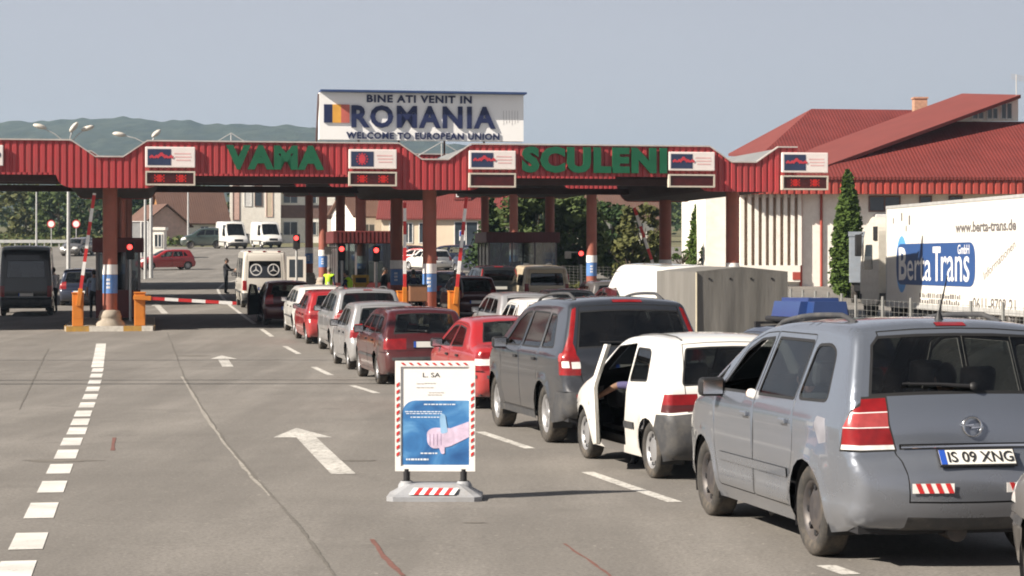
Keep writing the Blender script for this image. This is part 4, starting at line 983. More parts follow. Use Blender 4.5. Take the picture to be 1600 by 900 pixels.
for k, (x0, x1, y0, y1, led, kind, lab) in enumerate(sl):
    (a, z1), (b, z0) = clocal(x0, y0, -1.44), clocal(x1, y1, -1.44)
    o = CP((a + b) / 2, -1.44); hw = (b - a) / 2; zc = (z0 + z1) / 2; hz = (z1 - z0) / 2
    r_ = thing('lane_sign', {'cars': 'white sign with red vehicles on navy, ', 'stars': 'white sign with navy half, ', 'navy': 'white sign with dark writing, '}[kind] + lab, 'sign', (o.x, o.y, zc), CA, 'lane signs on the front canopy')
    mb = MB(); mb.box(-hw, hw, 0, .11, -hz, hz, 0, None, .02); mb.build('sign_box', M['sign_white'], r_)
    mb = MB()
    if kind != 'navy':
        mb.box(-hw + .07, .02, -.008, -.002, -hz + .07, hz - .07, 0)
        if kind == 'cars':
            for i in range(5): car_icon(mb, -hw + .20 + .145 * i, -.02 + (.05 if i == 2 else 0), .15 if i != 2 else .2, -.010, 1)
        else:
            for i in range(12):
                t = 2 * math.pi * i / 12; c = (-hw / 2 + .04 + .17 * math.cos(t), .17 * math.sin(t))
                mb.prism([(c[0] + (.04 if j % 2 == 0 else .016) * math.sin(math.pi * j / 5), c[1] + (.04 if j % 2 == 0 else .016) * math.cos(math.pi * j / 5)) for j in range(10)], -.014, -.009, 'y', 1)
            mb.prism([(-hw / 2 + .04 + .11 * math.cos(t * .524), .15 * math.sin(t * .524)) for t in range(12)], -.013, -.009, 'y', 1)
        for i in range(3): mb.box(.12 + .03 * i, hw - .14 + .02 * (i % 2), -.004, -.002, .09 - .10 * i, .13 - .10 * i, 2)
    else: mb.prism([(hw - .12 + .05 * math.cos(t), .02 + .08 * math.sin(t)) for t in np.linspace(0, 6, 12)], -.008, -.002, 'y', 0)
    mb.build('sign_face', [M['sign_navy'], M['sign_red'], M['sign_pink']], r_)
    if led:
        (a, z1), (b, z0) = clocal(x0, led[0], -1.5), clocal(x1, led[1], -1.5); zc2 = (z0 + z1) / 2; hz = (z1 - z0) / 2
        o = CP((a + b) / 2, -1.5); hw = (b - a) / 2
        r2 = thing('led_display', 'cream framed red display beneath the ' + lab, 'display', (o.x, o.y, zc2), CA, 'matrix displays on the front canopy')
        mb = MB(); mb.box(-hw, hw, .02, .18, -hz, hz, 0)
        for q in ((-hw, hw, -hz, -hz + .05), (-hw, hw, hz - .05, hz), (-hw, -hw + .05, -hz + .05, hz - .05), (hw - .05, hw, -hz + .05, hz - .05)): mb.box(q[0], q[1], -.03, .02, q[2], q[3], 0)
        mb.build('display_case', M['led_frame'], r2)
        mb = MB(); mb.box(-hw + .05, hw - .05, .005, .018, -hz + .05, hz - .05, 0); mb.build('display_face', M['led_face'], r2)
        if lit[k]:
            mb = MB()
            for cx in (-.33, .33):
                for i in range(7):
                    for j in range(5):
                        if (i + j) % 2 == 0 or i in (2, 3, 4): mb.lathe([(.017, .0), (.0, .004)], 6, 0, Matrix.Translation((cx + (i - 3) * .045, .003, (j - 2) * .045)) @ Matrix.Rotation(R(90), 4, 'X'))
            mb.build('lit_dots', M['led_on'], r2)

# welcome board standing on the front canopy
yb = 5.2
k_ = CP(0, yb)
(a, z1), (b, z0) = clocal(499, 144, yb), clocal(818, 221, yb); o = CP((a + b) / 2, yb); hw = (b - a) / 2
wb_ = thing('welcome_board', 'large white welcome board with navy raised letters and a flag, standing on the canopy roof', 'sign board', (o.x, o.y, z0), CA)
hz = z1 - z0
mb = MB(); mb.box(-hw, hw, 0, .45, 0, hz); mb.build('board_panel', mat('clean_white_board', (.90, .885, .86), .5, var=.03, scale=.6), wb_)
M['roofblue'] = mat('dark_blue_roof_edge', (.03, .06, .16), .5)
mb = MB(); mb.box(-hw + .02, hw + .05, -.38, .55, hz + .003, hz + .07); mb.build('roof_edge', M['roofblue'], wb_)
def bx(px0, px1, py0, py1):
    (a_, z1_), (b_, z0_) = clocal(px0, py0, yb), clocal(px1, py1, yb); cc = (a + b) / 2
    return a_ - cc, b_ - cc, z0_ - z0, z1_ - z0
x0, x1, q0, q1 = bx(573, 737, 148, 162); lettering('BINE ATI VENIT IN', x0, x1, q0, q1, 0, M['navy'], wb_, .03, .04, space=1.12)
x0, x1, q0, q1 = bx(549, 774, 164, 202); lettering('ROMANIA', x0, x1, q0, q1, 0, M['navy'], wb_, .035, .07, space=1.16)
x0, x1, q0, q1 = bx(541, 780, 206, 219); lettering('WELCOME TO EUROPEAN UNION', x0, x1, q0, q1, 0, M['navy'], wb_, .03, .04, space=1.12)
x0, x1, q0, q1 = bx(506, 546, 163, 192); mb = MB(); t_ = (x1 - x0) / 3
for i in range(3): mb.box(x0 + t_ * i, x0 + t_ * (i + 1), -.05, -.003, q0, q1, i)
mb.build('flag_panel', [M['navy'], mat('yellow_panel', (.72, .36, .06), .5), mat('faded_red_panel', (.52, .13, .10), .5)], wb_)
mb = MB()
M['ghost'] = mat('glue_marks', (.60, .58, .56), .6)
for i in range(6): mb.box(hw - .72 + .1 * i, hw - .70 + .1 * i, -.006, -.002, hz * .35 + .04 * (i % 3), hz * .66)
mb.build('glue_mark', M['ghost'], wb_)
for q in [[(-hw - .12, .1, -.55), (-hw - .02, .1, hz - .05)]] + [[(x, .2, 0), (x, .2, -.62)] for x in (-2.2, -.8, .8, 2.2)]: mb = MB(); mb.tube(q, .035); mb.build('support_leg', M['beam'], wb_)
# light steel frames on the roof
M['galv'] = mat('galvanised_steel', (.52, .52, .51), .45, metal=.3)
for px, py, v, wd, ht, lab in ((361, 208, 8.5, 1.5, .30, 'left of the welcome board'), (690, 222, 8.8, 1.2, .55, 'in the notch under the welcome board')):
    u, z = clocal(px, py, v); p = CP(u, v); fr = thing('roof_frame', 'thin white steel gable frame on the canopy roof ' + lab, 'frame', (p.x, p.y, 5.70), CA)
    mb = MB(); t = z - 5.70
    mb.tube([(-wd, 0, 0), (0, 0, t), (wd, 0, 0)], .02); mb.tube([(0, 0, 0), (0, 0, t)], .02); mb.tube([(-wd, 0, .01), (wd, 0, .01)], .02); mb.build('frame_bars', M['galv'], fr)

# ------------------------------------------------------------------ kerbed islands, barriers, booths, lights
M['kerb'] = mat('kerb_top', (.33, .28, .21), .9, var=.15, scale=4, dirt=((.2, .17, .13), .6))
M['kerb_y'] = mat('kerb_yellow', (.48, .27, .05), .7, var=.15, scale=4, dirt=((.25, .2, .13), .8)); M['kerb_w'] = mat('kerb_white', (.66, .62, .55), .7, var=.1, scale=4, dirt=((.3, .26, .2), .6))
M['orange'] = mat('orange_paint', (.62, .20, .022), .5, var=.1, scale=2, dirt=((.3, .14, .05), .4))
def on_island(u, v, z=0.0): p = CP(u, v); return Vector((p.x, p.y, zg(p.y) + z))
isl = [(0, 'kerbed concrete island with yellow and white edge under the leftmost pillar'), (10.1, 'kerbed island beneath the pillar in the middle of the queues'), (20.2, 'kerbed island beneath the right end pillar')]
for q, lab in isl:
    p = on_island(q, 0); r_ = thing('traffic_island', lab, 'island', tuple(p), CA, 'lane islands under the canopies')
    w_ = 1.38; mb = MB(); n = 12; y1 = 9.9
    base = [(-w_, y1), (-w_, -.35)] + [(-w_ + .35 - .35 * math.cos(t), -.35 - .35 * math.sin(t)) for t in np.linspace(.3, 1.57, 4)] + [(w_ - .35 + .35 * math.sin(t), -.35 - .35 * math.cos(t)) for t in np.linspace(0, 1.3, 4)] + [(w_, -.35), (w_, y1)]
    mb.prism(base, -.1, .14, 'z', 0); mb.build('kerb_slab', M['kerb'], r_)
    mb = MB(); cuts = [-w_, -.62, .42, .98, w_]
    for i in range(4): mb.box(max(cuts[i], -w_ + .06), min(cuts[i + 1], w_ - .06), -.725, -.703, -.1, .155, (0, 1, 0, 1)[i])
    for i in range(9):
        for sg in (-1, 1): mb.box(sg * w_ - .012, sg * w_ + .012, -.3 + i * 1.1, .8 + i * 1.1, -.1, .155, i % 2)
    mb.build('kerb_edge', [M['kerb_y'], M['kerb_w']], r_)
def barrier(u, v, arm, lab, length=2.9, side=1, zoff=.14):
    """orange cabinet with a red and white arm; arm = degrees above horizontal"""
    p = on_island(u, v, zoff); r_ = thing('lane_barrier', lab, 'barrier', tuple(p), CA, 'lane barriers')
    mb = MB(); mb.box(-.17, .17, -.16, .16, 0, 1.02, 0, None, .02); mb.box(-.19, .19, -.18, .18, 1.02, 1.06, 0, None, .012); cb = mb.build('cabinet', M['orange'], r_)
    mb = MB(); mb.box(-.12, .12, -.166, -.162, .25, .85, 0); mb.build('cabinet_door', M['orange'], cb)
    Q = Matrix.Translation((.05 * side, -.22, .88)) @ Matrix.Rotation(-R(arm) * side + (0 if side > 0 else R(180)) * 1, 4, 'Y')
    mb = MB(); mb.box(-.25, .30, -.05, .05, -.07, .07, 2, Q, .01)
    x = .30; i = 0
    while x < length: mb.box(x, min(x + .42, length), -.03, .03, -.05, .05, (1, 0)[i % 2], Q); x += .42; i += 1
    mb.build('barrier_arm', [M['white'], M['redstripe'], M['orange']], r_)
barrier(-.98, -.15, 82, 'orange barrier with its striped arm raised, left of the leftmost pillar', 3.3)
barrier(.92, -.15, -3.5, 'orange barrier with its striped arm lowered across the empty lane', 2.95)
barrier(9.2, -.15, 90, 'orange barrier with upright arm, left of the middle pillar', 3.0)
barrier(10.82, -.4, 84, 'orange barrier with upright leaning arm, right of the middle pillar', 3.2)
barrier(19.2, 6, 109, 'barrier with raised arm leaning left in front of the cypress', 3.1)

M['booth'] = mat('dark_red_booth', (.13, .022, .022), .5, var=.15, scale=2, dirt=((.1, .05, .04), .4))
M['booth_frame'] = mat('grey_booth_frame', (.2, .18, .18), .5)
M['booth_glass'] = glass_mat('booth_glass', (.30, .34, .34), .08)
def booth(u, v, w_, d_, h_, lab):
    p = on_island(u, v, .14); r_ = thing('toll_booth', lab, 'booth', tuple(p), CA, 'control booths')
    mb = MB(); mb.box(-w_ / 2, w_ / 2, 0, d_, 0, .95); mb.build('lower_wall', M['booth'], r_)
    mb = MB()
    for x in (-w_ / 2, -w_ / 6, w_ / 6, w_ / 2 - .08):
        for y in (0, d_ - .08): mb.box(x, x + .08, y, y + .08, .95, h_ - .5)
    for y in (d_ * .33, d_ * .66):
        for x in (-w_ / 2, w_ / 2 - .08): mb.box(x, x + .08, y, y + .08, .95, h_ - .5)
    mb.build('window_frame', M['booth_frame'], r_)
    mb = MB(); mb.box(-w_ / 2 + .03, w_ / 2 - .03, .03, d_ - .03, .95, h_ - .5); mb.build('window', M['booth_glass'], r_)
    mb = MB(); mb.box(-w_ / 2 - .12, w_ / 2 + .12, -.15, d_ + .15, h_ - .5, h_, 0, None, .03)
    x = -w_ / 2
    while x < w_ / 2: mb.box(x, x + .06, -.17, -.15, h_ - .48, h_ - .03); x += .16
    mb.build('roof', M['booth'], r_)
    mb = MB(); mb.box(-w_ / 2 + .1, w_ / 2 - .1, d_ * .5, d_ * .5 + .4, .7, .95); mb.box(-.25, .25, d_ * .6, d_ * .6 + .3, .95, 1.5); mb.build('desk', M['inside'], r_)
booth(.15, 6.2, 1.5, 2.6, 2.75, 'dark red control booth behind the leftmost pillar')
booth(9.6, 15.5, 2.3, 3.0, 3.0, 'dark red control booth beside the white minibus')
booth(18.6, 30.0, 3.3, 3.2, 2.9, 'dark red wide booth beyond the beige minivan')
M['lens_on'] = emit('red_signal_on', (1.0, .06, .05), 2.2)
def signal(px, py, d, lab, pole=True, arm=False):
    x, y, z = P(px, py, d); gz = zg(y); r_ = thing('traffic_light', lab, 'traffic light', (x, y, gz), 0, 'red traffic lights under the canopy')
    h = z - gz; mb = MB(); mb.box(-.13, .13, -.02, .16, h - .42, h + .16, 0, None, .03); 
    mb.lathe([(.10, 0), (.11, .1)], 12, 0, Matrix.Translation((0, -.02, h)) @ Matrix.Rotation(R(90), 4, 'X')); mb.build('signal_head', M['black'], r_)
    mb = MB(); mb.lathe([(.09, .0), (.07, .03), (0, .04)], 14, 0, Matrix.Translation((0, -.025, h)) @ Matrix.Rotation(R(90), 4, 'X')); mb.build('red_lens', M['lens_on'], r_)
    mb = MB(); mb.tube([(0, .08, 0), (0, .08, h - .42)], .045); mb.build('pole', M['galv'], r_)
    if arm:
        mb = MB(); mb.box(-.62, -.38, -.1, .2, h - .2, h + .08, 0, None, .03); mb.box(-.4, -.12, 0, .05, h + .02, h + .07); mb.build('camera_box', M['kerb_w'], r_)
signal(203, 386, 69.5, 'red light at the right edge of the leftmost booth')
signal(463, 372, 78.5, 'red light on the booth beside the white minibus')
signal(534, 389, 74, 'red light on a pole with a white camera box, beside the two vests', True, True)
signal(588, 391, 74.6, 'red light on a thin pole just right of the pillar with a yellow box')
signal(908, 396, 78, 'red light on a pole right of the beige minivan with a camera box', True, True)
# small yellow ticket machine at the second canopy pillar, brown cabinet by the middle pillar
M['yellow'] = mat('yellow_box', (.62, .36, .04), .5)
x, y = XY(563, 76); r_ = thing('ticket_machine', 'small yellow machine at the foot of the pillar by the hi-vis vests', 'machine', (x, y, zg(y)), CA)
mb = MB(); mb.box(-.22, .22, -.2, .2, 0, 1.15, 0, None, .02); mb.box(-.3, .3, -.24, .24, 1.15, 1.5, 0, None, .03); mb.build('machine_case', M['yellow'], r_); mb = MB(); mb.box(-.2, .2, -.25, -.242, 1.22, 1.4); mb.build('screen', M['black'], r_)
M['wood'] = mat('brown_cabinet', (.22, .10, .05), .6)
x, y = XY(653, 64.6); r_ = thing('control_cabinet', 'brown box on legs just left of the middle pillar', 'cabinet', (x, y, zg(y) + .14), CA)
mb = MB(); mb.box(-.28, .28, -.18, .18, .75, 1.25, 0, None, .02); mb.build('cabinet_box', M['wood'], r_); mb = MB(); mb.box(-.3, .3, -.2, .2, 1.252, 1.29); mb.build('cabinet_lid', M['black'], r_)
mb = MB()
for sx in (-.2, .2): mb.tube([(sx, 0, 0), (sx, 0, .75)], .03)
mb.build('cabinet_stand', M['beam'], r_)

# ------------------------------------------------------------------ hill, woods, trees
def nz2(x, y, s=1.0):
    from mathutils import noise
    return noise.noise(Vector((x * s, y * s, 3.7)))
def leaf_mat(name, a, b, scale=.9):
    m, ns, ls = nodes_of(name); p = ns['Principled BSDF']
    tc = N(ns, 'ShaderNodeTexCoord'); n = N(ns, 'ShaderNodeTexNoise'); n.inputs['Scale'].default_value = scale; n.inputs['Detail'].default_value = 8; n.inputs['Roughness'].default_value = .75
    ls.new(tc.outputs['Object'], n.inputs['Vector']); r = ramp(ns, [(.3, a), (.7, b)]); ls.new(n.outputs['Fac'], r.inputs[0]); ls.new(r.outputs[0], p.inputs['Base Color'])
    p.inputs['Roughness'].default_value = .7; p.inputs['Specular IOR Level'].default_value = .2
    return m
M['hill'] = leaf_mat('forest_far', (.010, .020, .010), (.065, .072, .038), .035)
M['leaf'] = leaf_mat('leaves_green', (.030, .052, .014), (.085, .11, .035)); M['leaf_dark'] = leaf_mat('leaves_dark', (.016, .035, .012), (.045, .075, .022))
M['leaf_dry'] = leaf_mat('leaves_olive', (.045, .055, .016), (.115, .115, .038)); M['thuja'] = leaf_mat('thuja_green', (.035, .065, .012), (.09, .135, .028))
M['bark'] = mat('bark', (.09, .065, .045), .9, var=.3, scale=6)
ridge = pchip([-900, -300, 0, 60, 170, 260, 330, 420, 490, 600, 700, 900, 1200, 1800, 2600], [222, 205, 190, 185, 180, 183, 188, 193, 197, 206, 220, 250, 264, 275, 290])
v = []; f = []; nx, ny = 620, 110
for j in range(ny):
    d = 760 + 1300 * j / (ny - 1); t = (d - 760) / (2000 - 760); e = min(1, t) ** 1.7
    for i in range(nx):
        px = -900 + 3500 * i / (nx - 1); x = (px - 800) / F * 2000
        zr = Z(float(ridge(px)), 2000); z = zg(d) - 2 + (zr - zg(d)) * e
        z += (nz2(x, d, .005) * 3 + nz2(x, d, .032) * 2.2 + nz2(x, d, .075) * 2.6) * min(1, e * 2) - (max(0, t - 1) * 90)
        v.append((x, d, z))
for j in range(ny - 1):
    for i in range(nx - 1): f.append((j * nx + i, j * nx + i + 1, (j + 1) * nx + i + 1, (j + 1) * nx + i))
tag(mk('hill', v, f, M['hill'], None, None, False), kind='structure')

def leaves(mb, c, r, n, s, mi=0, flat=1.0):
    """one clump of leaf-sized faces scattered through an ellipsoid"""
    for _ in range(n):
        while True:
            q = Vector((rnd.uniform(-1, 1), rnd.uniform(-1, 1), rnd.uniform(-1, 1)))
            if q.length <= 1: break
        q *= .35 + .65 * q.length
        p = Vector((c[0] + q.x * r[0], c[1] + q.y * r[1], c[2] + q.z * r[2]))
        a = Vector((rnd.gauss(0, 1), rnd.gauss(0, 1), rnd.gauss(0, .7))).normalized(); b = a.orthogonal().normalized(); b = (b + a.cross(b) * rnd.uniform(-1, 1)).normalized()
        k = s * rnd.uniform(.6, 1.3); a = a * k; b = b * k * .6
        mb.add([p - a, p - b * .9, p + a, p + b], [(0, 1, 2, 3)], mi)
def tree(name, label, px, d, py_top, width, m, cat='tree', group=None, leaf=.17, n=46, dens=46, trunk=.35, shape='round', base=None):
    x = (px - 800) / F * d; gz = zg(d); H = Z(py_top, d) - gz
    r_ = thing(name, label, cat, (x, d, gz), 0, group)
    mb = MB(); top = H * (.75 if shape != 'cone' else .93); mb.tube([(0, 0, -.1), (.05, .02, H * .3), (-.03, 0, top)], [H * .022 + .03, H * .016 + .02, .02], 7)
    if shape == 'round':
        for k in range(7):
            t = k * 2.4; z0 = H * rnd.uniform(.28, .55); mb.tube([(0, 0, z0), (math.cos(t) * width * .18, math.sin(t) * width * .18, z0 + H * .12), (math.cos(t) * width * .36, math.sin(t) * width * .36, z0 + H * .28)], [.06, .04, .015], 5)
    mb.build('trunk', M['bark'], r_)
    mb = MB()
    if shape == 'round':
        for k in range(n):
            t = rnd.uniform(0, 6.28); hgt = rnd.uniform(trunk, .97); rad = width / 2 * math.sqrt(max(.04, 1 - ((hgt - .58) / .46) ** 2)) * rnd.uniform(.35, .92)
            q = width * rnd.uniform(.09, .17); leaves(mb, (rad * math.cos(t), rad * math.sin(t), H * hgt), (q, q, q * .75), dens, leaf)
    else:
        for k in range(n):
            hgt = (k + rnd.random()) / n; w_ = width / 2 * ((1 - hgt) ** (.75 if shape == 'cone' else .55)) * min(1, .55 + hgt * 4)
            for _ in range(9):
                t = rnd.uniform(0, 6.28); rr = w_ * rnd.uniform(.55, .95)
                leaves(mb, (rr * math.cos(t), rr * math.sin(t), .12 + H * hgt * .97), (max(.12, w_ * .45), max(.12, w_ * .45), H / n * 2.4), dens, leaf)
    mb.build('crown', m, r_); return r_
# far wood on the slope beyond the crossing
mb = MB()
for k in range(210):
    d = rnd.uniform(265, 430); px = rnd.uniform(-140, 1130); x = (px - 800) / F * d
    if 150 < px < 340 and d < 285: continue
    h = rnd.uniform(5, 10) * (1 if px < 330 else .8); w_ = h * rnd.uniform(.5, .8)
    for _ in range(9):
        t = rnd.uniform(0, 6.28); z = rnd.uniform(.1, .95); rad = w_ * .5 * math.sqrt(max(.05, 1 - (z - .5) ** 2 * 3.4)) * rnd.uniform(.2, .9)
        leaves(mb, (x + rad * math.cos(t), d + rad * math.sin(t), zg(d) + h * z), (w_ * .24, w_ * .24, h * .13), 20, .42, rnd.choice((0, 0, 1, 2)))
tag(mb.build('woodland', [M['leaf'], M['leaf_dark'], M['leaf_dry']]), kind='stuff')
mb = MB()
for k in range(900):
    d = rnd.uniform(205, 262); px = rnd.uniform(-60, 320); x = (px - 800) / F * d
    leaves(mb, (x, d, zg(d) + .5), (1.2, 1.2, .6), 7, .3, rnd.choice((0, 1)))
tag(mb.build('roadside_scrub', [M['leaf_dry'], M['leaf']]), kind='stuff')
for a in ((92, 228, 296, 8, 'leaf', 'bushy mid green tree left of the leftmost pillar, behind the lamp post'), (40, 236, 290, 7, 'leaf_dry', 'olive tree at the far left beyond the black van'), (192, 240, 288, 7, 'leaf_dark', 'dark green tree just right of the leftmost pillar, behind the pink house'),
          (290, 262, 286, 8, 'leaf_dark', 'dark tree behind the brown roofed house'), (140, 250, 300, 7, 'leaf_dark', 'dark tree behind the round red road sign')):
    tree('broadleaf_tree', a[5], a[0], a[1], a[2], a[3], M[a[4]], group='trees across the road', leaf=.34, n=40, dens=30, trunk=.12)
tree('conifer_tree', 'dark green conical tree in front of the red roofed house', 768, 128, 316, 3.5, M['leaf_dark'], leaf=.16, n=26, dens=14, shape='cone')
tree('broadleaf_tree', 'tall green tree right of the red roofed house behind the twin pillars', 838, 124, 296, 4.6, M['leaf'], leaf=.20, n=90, dens=60, trunk=.12)
tree('broadleaf_tree', 'broad dark green tree left of the rear lit pillar', 896, 118, 310, 4.4, M['leaf'], leaf=.20, n=100, dens=60, trunk=.08)
tree('broadleaf_tree', 'dark green tree right of the rear lit pillar', 955, 126, 318, 3.4, M['leaf_dark'], leaf=.20, n=80, dens=56, trunk=.08)
tree('olive_tree', 'loose pale olive tree with gaps beside the dark pillar', 1004, 112, 322, 3.2, M['leaf_dry'], leaf=.17, n=64, dens=50, trunk=.05)
tree('olive_tree', 'small dry looking shrub tree under the loose olive tree', 985, 104, 372, 2.4, M['leaf_dry'], leaf=.16, n=44, dens=44, trunk=.03)
tree('cypress_tree', 'narrow dark cypress behind the raised barrier, left of the white wall', 1090, 118, 322, 1.5, M['thuja'], leaf=.13, n=40, dens=16, shape='column')
tree('cypress_tree', 'tall narrow cypress in front of the white hall, left of the lorry', 1325, 95, 270, 1.65, M['thuja'], leaf=.12, n=70, dens=32, shape='column')
for px, d, pt, w_, lab in ((1066, 116, 384, 1.4, 'low round clipped bush left of the cypress by the white wall'), (1104, 114, 386, 1.2, 'low round clipped bush right of the cypress by the white wall')):
    tree('bush', lab, px, d, pt, w_, M['thuja'], 'bush', None, .09, 26, 30, .1)
mb = MB()
for k in range(420):
    d = rnd.uniform(100, 116); x = (rnd.uniform(880, 1110) - 800) / F * d; leaves(mb, (x, d, zg(d) + .12), (.4, .4, .22), 8, .11, 0)
tag(mb.build('dry_grass', [M['leaf_dry']]), kind='stuff')

# ------------------------------------------------------------------ houses
def tile_mat(name, col, sx=2.2, sz=3.0):
    m, ns, ls = nodes_of(name); b = ns['Principled BSDF']; tc = N(ns, 'ShaderNodeTexCoord')
    n = N(ns, 'ShaderNodeTexNoise'); n.inputs['Scale'].default_value = .6; n.inputs['Detail'].default_value = 7; ls.new(tc.outputs['Object'], n.inputs['Vector'])
    r = ramp(ns, [(.3, tuple(c * .85 for c in col)), (.7, tuple(c * 1.12 for c in col))]); ls.new(n.outputs['Fac'], r.inputs[0])
    wv = N(ns, 'ShaderNodeTexWave'); wv.bands_direction = 'X'; wv.inputs['Scale'].default_value = sx; wv.inputs['Distortion'].default_value = .3; ls.new(tc.outputs['Object'], wv.inputs['Vector'])
    w2 = N(ns, 'ShaderNodeTexWave'); w2.bands_direction = 'Z'; w2.wave_profile = 'SAW'; w2.inputs['Scale'].default_value = sz; ls.new(tc.outputs['Object'], w2.inputs['Vector'])
    ad = N(ns, 'ShaderNodeMath', operation='ADD'); ls.new(wv.outputs['Fac'], ad.inputs[0]); ls.new(w2.outputs['Fac'], ad.inputs[1])
    bp = N(ns, 'ShaderNodeBump'); bp.inputs['Strength'].default_value = .45; bp.inputs['Distance'].default_value = .04; ls.new(ad.outputs[0], bp.inputs['Height']); ls.new(bp.outputs[0], b.inputs['Normal'])
    ls.new(r.outputs[0], b.inputs['Base Color']); b.inputs['Roughness'].default_value = .7; b.inputs['Specular IOR Level'].default_value = .3; return m
M['tile_red'] = tile_mat('red_metal_tiles', (.16, .030, .026), 1.6, 1.6); M['tile_red2'] = tile_mat('red_roof_tiles', (.15, .029, .026), 1.6, 1.6); M['tile_brown'] = tile_mat('brown_roof_tiles', (.15, .085, .065), 1.2, 1.6)
M['sheet_red'] = mat('plain_red_sheet_roof', (.165, .034, .028), .8, var=.08, scale=.7)
M['wall_white'] = mat('white_render', (.84, .80, .73), .85, var=.05, scale=1.5, dirt=((.45, .40, .33), .3)); M['wall_cream'] = mat('cream_render', (.60, .50, .38), .85, var=.06, scale=1.2)
M['wall_pink'] = mat('pink_render', (.62, .42, .36), .85); M['wall_brown'] = mat('brown_render', (.17, .10, .085), .85); M['wood_gable'] = mat('orange_wood_boards', (.36, .17, .06), .8, var=.2, scale=4, stretch=(6, 6, .5))
M['pane'] = mat('window_pane', (.03, .04, .05), .08, coat=.4, var=.3, scale=.8); M['frame_white'] = mat('window_frame', (.68, .67, .65), .5); M['brick'] = mat('chimney_brick', (.42, .24, .16), .85, var=.2, scale=6)
M['asph_grey'] = mat('grey_panel', (.30, .30, .30), .7)
def window(parent, x0, x1, z0, z1, y=0.0, bars=1, frame='frame_white', pane='pane'):
    t = .07; mb = MB()
    for q in ((x0, x1, z0, z0 + t), (x0, x1, z1 - t, z1), (x0, x0 + t, z0 + t, z1 - t), (x1 - t, x1, z0 + t, z1 - t)): mb.box(q[0], q[1], y - .06, y + .02, q[2], q[3])
    for i in range(bars): xm = x0 + (x1 - x0) * (i + 1) / (bars + 1); mb.box(xm - .035, xm + .035, y - .055, y + .02, z0 + t, z1 - t)
    w_ = mb.build('window', M[frame], parent); mb = MB(); mb.box(x0 + t, x1 - t, y - .02, y + .015, z0 + t, z1 - t); mb.build('pane', M[pane], w_)
def gable(name, label, px, d, rz, w_, dep, eave, rdg, roof, wall, wins=(), over=.4, cat='house', gmat=None):
    x = (px - 800) / F * d; r_ = thing(name, label, cat, (x, d, zg(d)), R(rz))
    mb = MB(); mb.box(-w_ / 2, w_ / 2, 0, dep, -.5, eave); mb.build('wall', M[wall], r_)
    mb = MB()
    for sx in (-1, 1): mb = MB(); mb.prism([(0 + .0, eave), (dep, eave), (dep / 2, rdg - .05)], sx * w_ / 2 - .06, sx * w_ / 2 + .004, 'x'); mb.build('gable_wall', M[gmat or wall], r_)
    mb = MB(); k = (rdg - eave) / (dep / 2); o = over
    for a, b in ((-o, dep / 2), (dep + o, dep / 2)):
        z0 = eave - k * o
        q = [(-w_ / 2 - o, a, z0), (w_ / 2 + o, a, z0), (w_ / 2 + o, b, rdg), (-w_ / 2 - o, b, rdg)]
        q2 = [(p[0], p[1], p[2] + .14) for p in q]; mb.add(q + q2, [(0, 1, 2, 3), (4, 5, 6, 7), (0, 1, 5, 4), (1, 2, 6, 5), (2, 3, 7, 6), (3, 0, 4, 7)])
    mb.build('roof', M[roof], r_)
    for a in wins: window(r_, *a)
    return r_
gable('brown_house', 'house with wide brown tiled roof and orange wooden gable left of the white vans', 306, 228, 24, 7.2, 6, 2.6, 5.9, 'tile_brown', 'wall_white', ((-2.8, -1.8, .8, 2.0), (.5, 1.5, .8, 2.0)), gmat='wood_gable')
gable('pink_house', 'small pink house with a red brown roof behind the leftmost booth', 208, 215, -60, 6, 5, 2.2, 4.2, 'tile_brown', 'wall_pink', ((-1, 0, .7, 1.7),))
# white two-storey building behind the vans
d = 236; x = (395 - 800) / F * d; wh = thing('white_building', 'white two storey building with flat roof behind the white vans', 'building', (x, d, zg(d)), R(8))
mb = MB(); mb.box(-2.6, 3.2, 0, 8, -.5, 7.2); mb.build('wall', M['wall_white'], wh)
mb = MB(); mb.box(-2.9, 3.5, -.35, 8.3, 7.2, 7.45); mb.build('roof', M['wall_cream'], wh)
mb = MB(); mb.box(3.2, 9.5, 1.2, 8, -.5, 6.9); mb.box(3.22, 9.4, 1.14, 1.2, 2.9, 4.4, 1); wgg = mb.build('side_wing', [M['wall_white'], M['wall_brown']], wh)
window(wh, -1.0, -.1, 4.2, 6.6, 0, 0, 'frame_white', 'frame_white'); window(wh, .2, 1.1, 4.2, 6.6, 0, 0, 'wall_brown'); window(wh, 1.5, 2.3, 3.0, 6.3, 0, 0, 'wall_pink', 'wall_cream'); window(wh, -2.3, -1.5, 2.6, 6.6, 0, 0, 'wall_brown', 'wall_pink')
for a in ((3.5, 5.2, 4.6, 6.3), (6, 7.4, 4.6, 6.3), (3.5, 5.2, .9, 2.5), (6, 7.4, .9, 2.5)): window(wh, *a, 1.2, 1)
